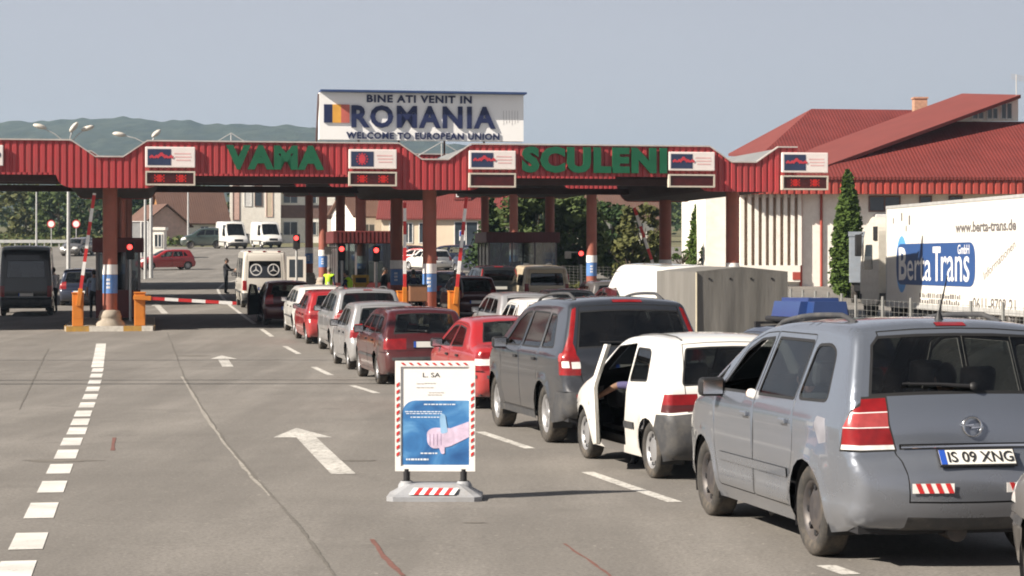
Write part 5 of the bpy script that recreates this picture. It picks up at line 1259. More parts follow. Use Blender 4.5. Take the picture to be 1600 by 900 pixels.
# red roofed house
d = 178; x = (690 - 800) / F * d; rh = gable('red_roofed_house', 'cream house with a steep red tiled roof and dormer window behind the parked cars', 690, d, -6, 10.6, 9, 3.3, 8.4, 'tile_red2', 'wall_cream', ((-4.6, -3.8, .8, 2.6), (-3.3, -2.5, .8, 2.6), (-2.0, -1.2, .8, 2.6), (1.1, 3.2, .4, 2.7)))
mb = MB(); mb.box(.95, 2.45, .9, 3.2, 4.6, 6.55); dm = mb.build('dormer', M['tile_red2'], rh); window(dm, 1.15, 2.25, 4.85, 6.35, .9, 1)
mb = MB()
for i in range(3): mb.box(-4.1 + i * .62, -3.95 + i * .62, .35, 2.2, 4.2, 4.3, 0, Matrix.Translation((0, 0, -.02)) @ Matrix.Rotation(0, 4, 'X'))
d = 182; gable('low_house', 'low white house with a pale brown roof left of the red roofed house', 592, d, 30, 4.6, 5, 3.2, 5.0, 'tile_brown', 'wall_white', ((-1.6, -.4, .6, 2.4), (.4, 1.6, .6, 2.4)))
gable('distant_house', 'distant house with a grey tiled roof above the olive tree', 980, 240, 15, 9, 6, 3.0, 6.0, 'tile_brown', 'wall_white', ((-2, -1, 1, 2.2), (1, 2, 1, 2.2)))
# kiosk and grey hoarding at the roadside
d = 166; x = (247 - 800) / F * d; r_ = thing('kiosk', 'small white kiosk right of the grey hoarding', 'kiosk', (x, d, zg(d)), 0)
mb = MB(); mb.box(-.5, .5, 0, 1.2, 0, 2.3, 0, None, .03); mb.box(-.6, .6, -.1, 1.3, 2.3, 2.55, 0); mb.build('kiosk_wall', M['wall_white'], r_); window(r_, -.32, .32, .9, 2.0, 0, 1)
x = (225 - 800) / F * d; r_ = thing('hoarding', 'tall grey hoarding seen from behind with pale posts, beside the lamp post', 'hoarding', (x, d - 2, zg(d - 2)), 0)
mb = MB(); mb.box(-.72, .72, -.03, .03, .3, 3.0); mb.build('board', M['asph_grey'], r_); mb = MB()
for sx in (-.72, .15, .72): mb.tube([(sx, -.06, 0), (sx, -.06, 3.05)], .05)
mb.tube([(-.72, -.06, 3.05), (.72, -.06, 3.05)], .04); mb.build('post', M['frame_white'], r_)
# lamp posts
def street_lamp(px, d, py_base_top, heads, lab):
    x = (px - 800) / F * d; gz = zg(d); zt = Z(py_base_top, d) - gz; r_ = thing('lamp_post', lab, 'lamp post', (x, d, gz), 0, 'lamp posts beyond the canopies')
    mb = MB(); mb.tube([(0, 0, 0), (0, 0, zt * .5), (0, 0, zt)], [.13, .10, .07], 10); mb.build('pole', M['galv'], r_)
    for hx, hy in heads:
        q = Vector(((hx - px) / F * d, rnd.uniform(-.3, .3), Z(hy, d) - gz)); mb = MB(); mb.tube([(0, 0, zt - .1), tuple(Vector((0, 0, zt)).lerp(q, .5) + Vector((0, 0, .08))), tuple(q)], .035, 6); ar = mb.build('arm', M['galv'], r_)
        mb = MB(); dr = (q - Vector((0, 0, zt))); dr.z *= .4; dr.normalize(); mb.ball((0, 0, 0), (.42, .19, .15), 10); rot = dr.to_track_quat('X', 'Z').to_matrix().to_4x4()
        mb.v = [tuple(Matrix.Translation(q) @ rot @ Vector(p)) for p in mb.v]; mb.build('lamp_head', M['kerb_w'], ar)
street_lamp(107, 124, 224, ((64, 198), (116, 199), (136, 200)), 'tall lamp post with three heads left of the leftmost pillar')
street_lamp(236, 128, 226, ((187, 210), (243, 208)), 'tall lamp post with two heads right of the leftmost pillar')
for px, d, pt, pb, lab in ((57, 190, 300, 0, 'plain thin grey pole beyond the black van'), (294, 196, 268, 0, 'slim pole in front of the brown roofed house'), (227, 126, 280, 0, 'slim white pole beside the two headed lamp post')):
    x = (px - 800) / F * d; o = MB(); o.tube([(0, 0, 0), (0, 0, Z(pt, d) - zg(d))], [.10, .07]); q = o.build('utility_pole', M['galv']); q.location = (x, d, zg(d)); tag(q, lab, 'pole')
def road_sign(px, py, d, lab):
    x, y, z = P(px, py, d); gz = zg(d); r_ = thing('road_sign', lab, 'road sign', (x, y, gz), 0, 'round road signs'); h = z - gz
    mb = MB(); mb.tube([(0, .04, 0), (0, .04, h + .3)], .04); mb.build('pole', M['galv'], r_)
    mb = MB(); Q = Matrix.Translation((0, 0, h)) @ Matrix.Rotation(R(90), 4, 'X'); mb.lathe([(.36, 0), (.36, .02), (.27, .024)], 20, 0, Q, False); mb.lathe([(.27, .024), (0, .024)], 20, 1, Q, False); mb.build('sign_face', [M['redstripe'], M['white']], r_)
road_sign(80, 350, 185, 'round red rimmed sign, the left one of two by the guard rail'); road_sign(119, 350, 180, 'round red rimmed sign just right of the lamp post')
d = 196; r_ = thing('guard_rail', 'pale guard rail at the far road edge beyond the black van', 'guard rail', ((60 - 800) / F * d, d, zg(d)), R(2))
mb = MB(); mb.box(-14, 6, -.04, .04, .45, .75); mb.build('rail', M['galv'], r_)
for i in range(14):
    mb = MB(); mb.box(-13.5 + i * 1.4, -13.4 + i * 1.4, .04, .12, 0, .7); mb.build('rail_post', M['galv'], r_)
x, y = XY(722, 140); r_ = thing('parking_sign', 'white and blue square sign on a pole above the raised barrier arm', 'sign', (x, y, zg(y)), 0); h = Z(368, y) - zg(y)
mb = MB(); mb.tube([(0, .05, 0), (0, .05, h + .4)], .04); mb.build('pole', M['galv'], r_); mb = MB(); mb.box(-.2, .2, -.03, .03, h - .35, h + .35); mb.build('sign_panel', M['white'], r_); mb = MB(); mb.box(-.17, .12, -.045, -.034, h - .05, h + .3); mb.build('sign_symbol', M['plate_blue'], r_)

# ------------------------------------------------------------------ customs hall on the right
hall = thing('customs_hall', 'white hall with big red tiled roofs behind the lorry and the cypress', 'building', ((1400 - 800) / F * 112, 112, zg(112)), 0)
HO = Vector(hall.location)
def H3(px, py, d): return Vector(P(px, py, d)) - HO
zb = -.6; ez = Z(300, 112) - HO.z
xl, xr = H3(1103, 300, 112).x, H3(1760, 300, 112).x
mb = MB(); mb.box(H3(1153, 0, 112).x, xr, 0, 16, zb, ez); mb.box(xl, H3(1150, 0, 112).x, .3, 16, zb, ez - .1)
mb.build('wall', M['wall_white'], hall)
mb = MB()
for i in range(9): x = H3(1159 + i * 11.2, 0, 112).x; mb.box(x - .10, x + .10, -.32, -.003, 1.15, ez - .02)
mb.box(H3(1153, 0, 112).x, H3(1249, 0, 112).x, -.36, -.006, .25, 1.147); mb.build('wall_fin', M['wall_white'], hall)
M['brown_bay'] = mat('tan_bay_panel', (.42, .30, .23), .8)
mb = MB()
for i in range(8): x = H3(1164.6 + i * 11.2, 0, 112).x; mb.box(x - .08, x + .08, -.012, -.002, 1.15, ez - .3)
mb.build('bay_panel', M['brown_bay'], hall)
M['pipe'] = mat('red_downpipe', (.34, .06, .04), .5)
for px in (1251, 1283): x = H3(px, 0, 112).x; mb = MB(); mb.tube([(x, -.10, zb), (x, -.10, ez)], .075); mb.build('downpipe', M['pipe'], hall)
for a in ((1357, 1407, 306, 331), (1436, 1456, 306, 320), (1482, 1504, 306, 320)):
    p, q = H3(a[0], a[3], 112), H3(a[1], a[2], 112); window(hall, p.x, q.x, p.z, q.z, 0, 1 if a[1] - a[0] > 30 else 0, 'wall_brown')
p, q = H3(1366, 352, 112), H3(1388, 335, 112); mb = MB(); mb.box(p.x, q.x, -.45, -.01, p.z, q.z, 0, None, .03); mb.build('air_conditioner', M['frame_white'], hall)
p, q = H3(1237, 437, 112), H3(1249, 425, 112); mb = MB(); mb.box(p.x, q.x, -.40, -.37, p.z, q.z); mb.build('red_panel', M['pipe'], hall)
M['eave'] = red_mat('red_eave_sheet', (.36, .05, .036)); mb = MB(); x = H3(1153, 0, 110.9).x; z0, z1 = H3(1300, 303, 110.9).z, H3(1300, 276, 110.9).z; x_end = H3(1760, 0, 110.9).x
for_ = []
while x < x_end: for_ += [(x, 0), (x + .2, 0), (x + .24, .07), (x + .34, .07), (x + .38, 0)]; x += .40
v = []
for a, b in for_: v += [(a, -1.1 + b, z0), (a, -1.1 + b, z1)]
mb.add(v, [(2 * i, 2 * i + 2, 2 * i + 3, 2 * i + 1) for i in range(len(for_) - 1)]); mb.box(for_[0][0], for_[-1][0], -1.0, -.002, z0 + .02, z0 + .06); mb.build('eave_fascia', M['eave'], hall)
def slab(name, pts, m, t=.16):
    v = [H3(*q) for q in pts]; n = len(v); w_ = [p - Vector((0, 0, t)) for p in v]
    f = [tuple(range(n)), tuple(range(2 * n - 1, n - 1, -1))] + [(i, i + n, (i + 1) % n + n, (i + 1) % n) for i in range(n)]
    return mk(name, v + w_, f, m, hall)
slab('roof', [(1130, 276, 110.8), (1765, 277, 110.8), (1765, 190, 119), (1465, 190, 119), (1290, 262, 112.2)], M['tile_red'])
slab('shed_roof', [(1262, 268, 111.9), (1290, 259, 112.4), (1595, 148, 118.6), (1503, 146, 127), (1240, 242, 122)], M['sheet_red'], .2)
slab('rear_roof', [(1188, 242, 121), (1268, 170, 130), (1452, 172, 130), (1452, 250, 121)], M['tile_red2'])
slab('rear_roof', [(1138, 240, 133), (1268, 170, 130.02), (1188, 242, 121.02)], M['sheet_red'])
slab('rear_roof', [(1268, 171, 130.2), (1452, 173, 130.2), (1452, 260, 140), (1268, 260, 140)], M['tile_red2'])
v = [H3(1466, 190, 119.3), H3(1591, 189, 119.3), H3(1591, 152, 119.3)]; mb = MB(); mb.add([*v, *[p + Vector((0, .25, 0)) for p in v]], [(0, 1, 2), (5, 4, 3), (0, 3, 4, 1), (1, 4, 5, 2), (2, 5, 3, 0)]); cl = mb.build('clerestory_wall', M['wall_white'], hall)
for a, b, c, e_ in ((1518, 1538, 187, 174), (1541, 1560, 187, 168), (1563, 1582, 187, 160)):
    p, q = H3(a, c, 119.3), H3(b, e_, 119.3); window(cl, p.x, q.x, p.z, q.z, p.y - .01, 1)
v = [H3(1484, 158, 127.1), H3(1503, 157, 127.1), H3(1503, 147, 127.1)]; mb = MB(); mb.add([*v, *[p + Vector((0, .3, 0)) for p in v]], [(0, 1, 2), (5, 4, 3), (0, 3, 4, 1), (1, 4, 5, 2), (2, 5, 3, 0)]); mb.build('parapet_end', M['wall_white'], hall)
p, q = H3(1429, 176, 126), H3(1449, 154, 126); mb = MB(); mb.box(p.x, q.x, p.y, p.y + .8, p.z - 1, q.z); mb.box(p.x - .06, q.x + .06, p.y - .06, p.y + .86, q.z, q.z + .1); mb.build('chimney', M['brick'], hall)
p, q = H3(1588, 150, 119), H3(1588, 116, 119); mb = MB(); mb.tube([p, q], .03, 6)
for i in range(3): mb.tube([q + Vector((-.3, 0, -.12 * i)), q + Vector((.45, 0, -.12 * i - .15))], .018, 5)
mb.build('aerial', M['galv'], hall)
# mesh fence between the lanes and the lorry park
fp = [((1640 - 800) / F * 49.5, 49.5), ((1567 - 800) / F * 52, 52), ((1337 - 800) / F * 58, 58), ((1200 - 800) / F * 66, 66), ((1150 - 800) / F * 84, 84), ((960 - 800) / F * 104, 104), ((880 - 800) / F * 108, 108)]
M['fence'] = mat('dull_fence_steel', (.23, .23, .22), .6, metal=.2)
fn = thing('mesh_fence', 'low grey wire mesh fence in front of the white lorry', 'fence', (fp[0][0], fp[0][1], zg(fp[0][1])), 0); FO = Vector(fn.location); mbp = []; wires = MB(); carry = 0
for (xa, ya), (xb, yb2) in zip(fp[:-1], fp[1:]):
    ln = math.hypot(xb - xa, yb2 - ya); n = max(2, round(ln / (1.25 if ya < 66 else 2.2)))
    for i in range(n):
        t0, t1 = i / n, (i + 1) / n; q = [Vector((xa + (xb - xa) * t, ya + (yb2 - ya) * t, 0)) for t in (t0, t1)]
        for p in q: p.z = zg(p.y)
        mb = MB(); mb.tube([q[0] - FO, q[0] - FO + Vector((0, 0, 1.32))], .042, 8); mb.build('fence_post', M['fence'], fn)
        for k in range(8): wires.tube([q[0] - FO + Vector((0, 0, .15 + .15 * k)), q[1] - FO + Vector((0, 0, .15 + .15 * k))], .006, 3, 0, False)
        for k in range(6): c = q[0].lerp(q[1], (k + .5) / 6) - FO; wires.tube([c + Vector((0, 0, .1)), c + Vector((0, 0, 1.22))], .005, 3, 0, False)
wires.build('wire_mesh', M['fence'], fn)
# overhead wires whose shadows cross the road
M['cable'] = mat('black_cable', (.02, .02, .02), .6)
for k, (yy, z, r_) in enumerate(((33.6, 9.2, .075), (35.0, 9.0, .06), (43, 9.4, .06))):
    o = MB(); o.tube([(-60 + 12 * i, yy + (i - 5) * .28, z + .9 * ((i - 5) / 5) ** 2) for i in range(11)], r_, 6); q = o.build('overhead_cable', M['cable']); tag(q, 'black overhead cable high above the road, ' + ('nearest to the poster stand', 'middle one', 'nearest to the canopy')[k], 'cable', 'cables over the road')

# ------------------------------------------------------------------ lorry with the white box trailer
A, B = Vector(((1385 - 800) / F * 72.6, 72.6, 0)), Vector(((1600 - 800) / F * 59.4, 59.4, 0)); dr = (B - A).normalized(); TL = 13.6
tr = thing('box_trailer', 'long white box trailer with a dark blue company logo, behind the wire fence', 'trailer', (A.x, A.y, 0.0), math.atan2(dr.y, dr.x))
M['lorry_white'] = mat('lorry_white', (.76, .73, .67), .4, var=.03, scale=.8, coat=.2, dirt=((.5, .44, .36), .3))
mb = MB(); mb.box(0, TL, 0, 2.5, .42, 3.95, 0, None, .02); mb.build('box_body', M['lorry_white'], tr)
mb = MB(); mb.box(-.01, TL + .01, -.02, 2.52, 3.90, 4.0); mb.box(-.015, .06, -.015, 2.515, .42, 3.9); mb.build('edge_rail', M['galv'], tr)
mb = MB(); mb.box(.3, TL - .1, .3, 2.2, .25, .418); mb.build('chassis', M['black'], tr)
for i in range(3):
    for y, sg in ((.18, -1), (2.32, 1)): wheel_parts(.48, .34, 'steel', tr, y, 9.6 + i * 1.3, sg); tr.children[-1].location.z = .48
def tl(px, py):
    k = (px - 800) / F; u = (k * A.y - A.x) / (dr.x - k * dr.y); return u, Z(py, A.y + dr.y * u)
M['logo_blue'] = mat('logo_blue', (.028, .075, .22), .45, var=.05); M['logo_sky'] = mat('logo_pale_blue', (.10, .33, .72), .45); M['txt_grey'] = mat('grey_text', (.13, .12, .12), .5)
(a, z0), (b, z1) = tl(1401, 446), tl(1524, 376); mid_ = (z0 + z1) / 2; hz = 1.16 / 2 + .13
mb = MB(); P_ = roundpoly([(a, mid_ - .70), (b, mid_ - .70), (b, mid_ + .70), (a, mid_ + .70)], .55, 8); mb.prism(P_, -.008, -.001, 'y', 0)
e0, _ = tl(1409, 400); mb.prism([(e0 + .62 * math.cos(t), mid_ + .98 * math.sin(t)) for t in np.linspace(0, 2 * math.pi, 28, False)], -.004, -.0005, 'y', 1)
lg = mb.build('logo_panel', [M['logo_blue'], M['logo_sky']], tr)
for txt, x0, x1 in (('B', 1405, 1417), ('erta', 1418, 1455), ('T', 1458, 1470), ('rans', 1471, 1515)):
    big = txt in 'BT'; (a0, _), (b0, _) = tl(x0, 0), tl(x1, 0); lettering(txt, a0, b0, mid_ - .55, mid_ + (.58 if big else .26), -.009, M['white'], lg, .02 if big else .0, .006)
(a0, q0), (b0, q1) = tl(1497, 397), tl(1515, 382); lettering('GmbH', a0, b0, q0, q1, -.009, M['white'], lg, 0, .006)
(a0, q0), (b0, q1) = tl(1493, 364), tl(1588, 342); lettering('www.berta-trans.de', a0, b0, q0, q1, 0, M['txt_grey'], tr, .03, .006)
(a0, q0), (b0, q1) = tl(1520, 484), tl(1587, 468); lettering('0611-8702 21', a0, b0, q0, q1, 0, M['txt_grey'], tr, .01, .006)
(a0, q0), (b0, q1) = tl(1538, 438), tl(1587, 386); hgt = .26
lettering('Informationen', 0, math.hypot(b0 - a0, q1 - q0), 0, hgt, 0, M['txt_grey'], tr, 0, .006, 'lettering', Matrix.Translation((a0, 0, q0)) @ Matrix.Rotation(-math.atan2(q1 - q0, b0 - a0), 4, 'Y'))
for r_ in range(2):
    x = tl(1437, 0)[0]; mb = MB()
    while x < tl(1500, 0)[0]: w_ = rnd.uniform(.07, .17); mb.box(x, x + w_, -.005, -.001, tl(1460, 463 + 9 * r_)[1] - .06, tl(1460, 463 + 9 * r_)[1] + rnd.choice((.05, .09))); x += w_ + rnd.uniform(.05, .12)
    mb.build('print_line', M['txt_grey'], tr)
mb = MB()
for px, py, s in ((1396, 345, .05), (1409, 339, .07), (1421, 344, .08), (1416, 357, .05)): u, z = tl(px, py); mb.box(u - s, u + s, -.005, -.001, z - 2 * s, z + 2 * s)
mb.build('logo_mark', M['txt_grey'], tr)
for i in range(1, 6): mb = MB(); mb.box(i * 2.27 - .012, i * 2.27 + .012, -.003, -.0003, .45, 3.88); mb.build('panel_joint', M['ghost'], tr)
mb = MB(); mb.box(0, TL, -.012, -.002, .44, .62); mb.build('lower_rail', M['galv'], tr)
cab = thing('lorry_cab', 'cream tractor cab with a rounded nose in front of the white trailer', 'lorry', (A.x - dr.x * 1.0, A.y - dr.y * 1.0, 0), math.atan2(dr.y, dr.x))
M['cream'] = mat('cream_paint', (.70, .66, .58), .35, var=.04, coat=.4, dirt=((.4, .34, .26), .3))
prof_ = roundpoly([(0, .5), (0, 3.3), (-.55, 3.72), (-1.25, 3.5), (-2.0, 2.75), (-2.28, 1.9), (-2.3, .9), (-2.2, .45)], .35, 4)
mb = MB(); mb.prism(prof_, .02, 2.44, 'y'); mb.build('cab_body', M['cream'], cab)
mb = MB(); mb.prism(roundpoly([(-.75, 1.75), (-.75, 2.65), (-1.55, 2.65), (-1.85, 1.75)], .08), .0, .019, 'y'); mb.build('side_window', M['pane'], cab)
mb = MB(); mb.box(-2.36, -2.12, .25, 2.2, 1.75, 2.6); mb.build('windscreen', M['pane'], cab)
mb = MB(); mb.box(-1.95, -1.8, -.30, -.05, 1.75, 2.55, 0, None, .04); mb.tube([(-1.87, 0, 2.6), (-1.87, -.2, 2.5)], .02); mb.build('wing_mirror', M['black'], cab)
mb = MB(); mb.box(-1.4, 4.2, .35, 2.1, .6, .98); mb.box(-.55, -.1, -.02, .018, 2.8, 3.3); mb.box(-2.3, -2.1, .0, .018, .62, .85); mb.box(.1, 1.0, .02, .34, .45, .9); mb.build('chassis', M['black'], cab)
for x in (-1.45, 1.9):
    for y, sg in ((.18, -1), (2.28, 1)): wheel_parts(.48, .32, 'steel', cab, y, x, sg); cab.children[-1].location.z = .48
x, y = XY(1371, 88); bt = thing('box_lorry', 'grey blue box lorry standing beyond the cream cab', 'lorry', (x, y, zg(y)), R(-10)); M['box_grey'] = mat('grey_blue_box', (.22, .25, .29), .5, dirt=((.2, .18, .16), .4))
mb = MB(); mb.box(-1.2, 1.2, 0, 5.0, .9, 3.05, 0, None, .03); mb.box(-1.24, 1.24, -.03, .0, 2.9, 3.1); mb.build('box_body', M['box_grey'], bt)
mb = MB(); mb.box(-1.0, 1.0, .1, 6.9, .55, .88); mb.build('chassis', M['black'], bt); mb = MB(); mb.prism([(5.15, .6), (6.9, .6), (6.8, 1.7), (6.4, 2.5), (5.15, 2.5)], -1.1, 1.1, 'x'); mb.build('cab_body', M['cream'], bt)
for yy in (1.1, 6.1):
    for xx, sg in ((-1, 1), (1, -1)):
        m2 = MB(); Q = Matrix.Translation((xx, yy, .45)) @ Matrix.Rotation(R(90), 4, 'Y'); m2.lathe([(0, -.13), (.30, -.13), (.44, -.12), (.45, -.08), (.45, .08), (.44, .12), (.30, .13), (0, .13)], 20, 0, Q); m2.build('wheel', M['tyre'], bt)

# ------------------------------------------------------------------ poster stand in the road
p0 = G(680, 780); ps = thing('poster_stand', 'white poster stand with red striped edges and a blue hand poster in the road', 'poster stand', tuple(p0), R(-1.5))
M['base_grey'] = mat('grey_plastic_base', (.30, .31, .33), .6, var=.08, bump=.1, dirt=((.22, .2, .17), .5)); K = p0[1] / F
w_, zb_, zt_ = 62.5 * K, (783 - 739) * K, (783 - 567) * K
mb = MB()
lo = [(-.42, -.19), (-.36, -.24), (.36, -.24), (.42, -.19), (.42, .19), (.36, .24), (-.36, .24), (-.42, .19)]
rings = [(1.0, 0), (1.0, .045), (.93, .062), (.66, .13), (.60, .145)]
v = []
for s_, z in rings: v += [(x * s_, y * (s_ if s_ == 1 else s_ * .82), z) for x, y in lo]
f = [tuple(range(7, -1, -1)), tuple(range(32, 40))] + [(8 * j + i, 8 * j + (i + 1) % 8, 8 * j + 8 + (i + 1) % 8, 8 * j + 8 + i) for j in range(4) for i in range(8)]
mb.add(v, f)
for sx in (-.255, .255): mb.lathe([(.085, .06), (.075, .13), (.055, .16), (.05, .165)], 14, 0, Matrix.Translation((sx, 0, 0)))
bs = mb.build('base', M['base_grey'], ps)
mb = MB(); sl_ = math.atan2(.07, .085); Q = Matrix.Translation((0, -.208, .062)) @ Matrix.Rotation(-R(52), 4, 'X')
for i in range(9): a = -.2 + .4 * i / 9; mb.prism([(a - .02, -.008), (a + .0244, -.008), (a + .0444 + .02, .075), (a + .02, .075)], -.012, -.004, 'y', i % 2, Q)
mb.build('warning_stripe', [M['white'], M['redstripe']], bs)
for sx in (-.255, .255): mb = MB(); mb.tube([(sx, 0, .15), (sx, 0, zb_ + .02)], .03, 12); mb.build('spring_leg', M['black'], ps)
fr_ = MB(); t = .022
for q in ((-w_, w_, zb_, zb_ + .045), (-w_, w_, zt_ - .05, zt_), (-w_, -w_ + .05, zb_ + .045, zt_ - .05), (w_ - .05, w_, zb_ + .045, zt_ - .05)): fr_.box(q[0], q[1], -t, t, q[2], q[3])
fr = fr_.build('frame', M['white'], ps)
mb = MB(); y = -t - .002; n = 9
for i in range(n): a = -w_ + .08 + (2 * w_ - .16) * i / (n - 1); mb.prism([(a - .030, zt_ - .014), (a - .004, zt_ - .014), (a + .018, zt_ - .034), (a - .008, zt_ - .034)], y - .003, y, 'y')
mb.build('edge_stripe', M['redstripe'], fr)
for sx, z1_ in ((-1, zt_ - .22), (1, zt_ - .20)):
    z = zb_ + .14; mb = MB()
    while z < z1_: c = sx * (w_ - .025); mb.prism([(c - .013, z - .008), (c + .013, z + .010), (c + .013, z + .038), (c - .013, z + .020)], y - .003, y, 'y'); z += .062
    mb.build('edge_stripe', M['redstripe'], fr)
M['paper'] = mat('poster_paper', (.80, .79, .76), .5, var=.02)
def poster_mat():
    m, ns, ls = nodes_of('blue_poster_print'); b = ns['Principled BSDF']; tc = N(ns, 'ShaderNodeTexCoord'); n = N(ns, 'ShaderNodeTexNoise'); n.inputs['Scale'].default_value = 3; n.inputs['Detail'].default_value = 5; n.inputs['Distortion'].default_value = 1.2
    ls.new(tc.outputs['Object'], n.inputs['Vector']); r = ramp(ns, [(.28, (.02, .08, .24)), (.5, (.05, .19, .44)), (.72, (.16, .38, .64))]); ls.new(n.outputs['Fac'], r.inputs[0]); ls.new(r.outputs[0], b.inputs['Base Color']); b.inputs['Roughness'].default_value = .35; return m
M['poster'] = poster_mat(); M['hand_print'] = mat('pale_hand_print', (.62, .50, .64), .4, var=.18, scale=14); M['hand_line'] = mat('hand_print_crease', (.48, .36, .52), .4); M['hand_blue'] = mat('pale_blue_print', (.30, .50, .72), .4, var=.15, scale=10)
mb = MB(); iw = w_ - .05; zi0, zi1 = zb_ + .045, zt_ - .05
mb.box(-iw, iw, -.008, .008, zi0, zi1); pn = mb.build('poster', M['paper'], ps)
bt_ = zi0 + (zi1 - zi0) * .66; mb = MB(); mb.prism([(-iw + .012, zi0 + .012), (iw - .004, zi0 + .012), (iw - .004, bt_)] + [(-iw + .012 + .12 * (1 - math.sin(t)), bt_ - .12 * (1 - math.cos(t)) ) for t in np.linspace(0, 1.57, 7)], -.0105, -.0085, 'y'); mb.build('poster_picture', M['poster'], pn)
lettering('L. SA', -.11, .045, zi1 - .095, zi1 - .055, -.0085, M['ink'], pn, 0, .002)
mb = MB(); y0, y1 = -.014, -.0115; hx, hzz = .10, zi0 + .24
mb.prism([(iw - .006, hzz + .16), (.14, hzz + .10), (.10, hzz + .0), (.14, hzz - .06), (iw - .006, hzz + .02)], y0, y1, 'y', 0)      # wrist
mb.prism(roundpoly([(.16, hzz + .10), (-.02, hzz + .105), (-.075, hzz + .07), (-.07, hzz - .04), (-.02, hzz - .085), (.10, hzz - .07), (.17, hzz - .05)], .03), y0 - .0008, y1 - .0008, 'y', 0)
mb.prism(roundpoly([(.05, hzz + .05), (.04, hzz + .20), (.06, hzz + .235), (.09, hzz + .22), (.115, hzz + .06)], .02), y0 - .0016, y1 - .0016, 'y', 2)   # thumb
mb.prism(roundpoly([(.03, hzz - .06), (.055, hzz - .13), (.085, hzz - .13), (.085, hzz - .05)], .015), y0 - .0016, y1 - .0016, 'y', 0)
for i in range(4): mb.prism([(-.05 + .033 * i, hzz - .055 + .004 * i), (-.046 + .033 * i, hzz - .055), (-.046 + .033 * i, hzz + .05), (-.05 + .033 * i, hzz + .05)], y0 - .003, y0 - .0022, 'y', 1)
mb.build('hand_picture', [M['hand_print'], M['hand_line'], M['hand_blue']], pn)
mb = MB(); M['print_white'] = mat('white_small_print', (.70, .75, .80), .5); M['print_grey'] = mat('grey_small_print', (.55, .53, .52), .5)
for x0, x1, z, h_, mi in ((-.10, .18, bt_ - .035, .010, 0), (-.27, .06, bt_ - .10, .008, 0), (-.26, .06, bt_ - .118, .007, 0), (-.22, .06, bt_ - .15, .008, 0), (-.13, .02, zi0 + .115, .012, 0), (-.26, -.06, zi0 + .06, .016, 0), (-.17, -.10, zi1 - .15, .006, 1), (-.10, .0, zi1 - .147, .007, 1), (-.17, -.02, zi1 - .185, .006, 1), (-.06, .08, zi1 - .23, .006, 1), (-.07, .06, zi1 - .25, .006, 1)):
    x = x0; mb = MB()
    while x < x1: q = rnd.uniform(.012, .035); mb.box(x, min(x1, x + q), -.0125, -.0108, z - h_ / 2, z + h_ / 2, mi); x += q + .007
    mb.build('print_line', [M['print_white'], M['print_grey']], pn)

# ------------------------------------------------------------------ people
def finger_hand(mb, c, d_, up, s=1.0, mi=0):
    """palm and five bent fingers; d_ = direction of the fingers, up = back of the hand"""
    c = Vector(c); d_ = Vector(d_).normalized(); up = Vector(up); up = (up - d_ * up.dot(d_)).normalized(); sd_ = d_.cross(up)
    mb.tube([c - d_ * .01 * s, c + d_ * .04 * s, c + d_ * .085 * s], [.026 * s, .038 * s, .034 * s], 8, mi)
    for k, l in enumerate((.070, .080, .075, .060)):
        b = c + d_ * .08 * s + sd_ * (.028 - .0185 * k) * s; mb.tube([b - d_ * .02 * s, b + d_ * l * .5 * s - up * .004, b + d_ * l * .8 * s - up * .02 * s, b + d_ * l * .95 * s - up * .04 * s], [.0095 * s, .0092 * s, .0085 * s, .007 * s], 6, mi)
    b = c + d_ * .02 * s + sd_ * .03 * s; mb.tube([b, b + (d_ * .03 + sd_ * .025 - up * .008) * s, b + (d_ * .065 + sd_ * .028 - up * .02) * s], [.013 * s, .011 * s, .008 * s], 6, mi)
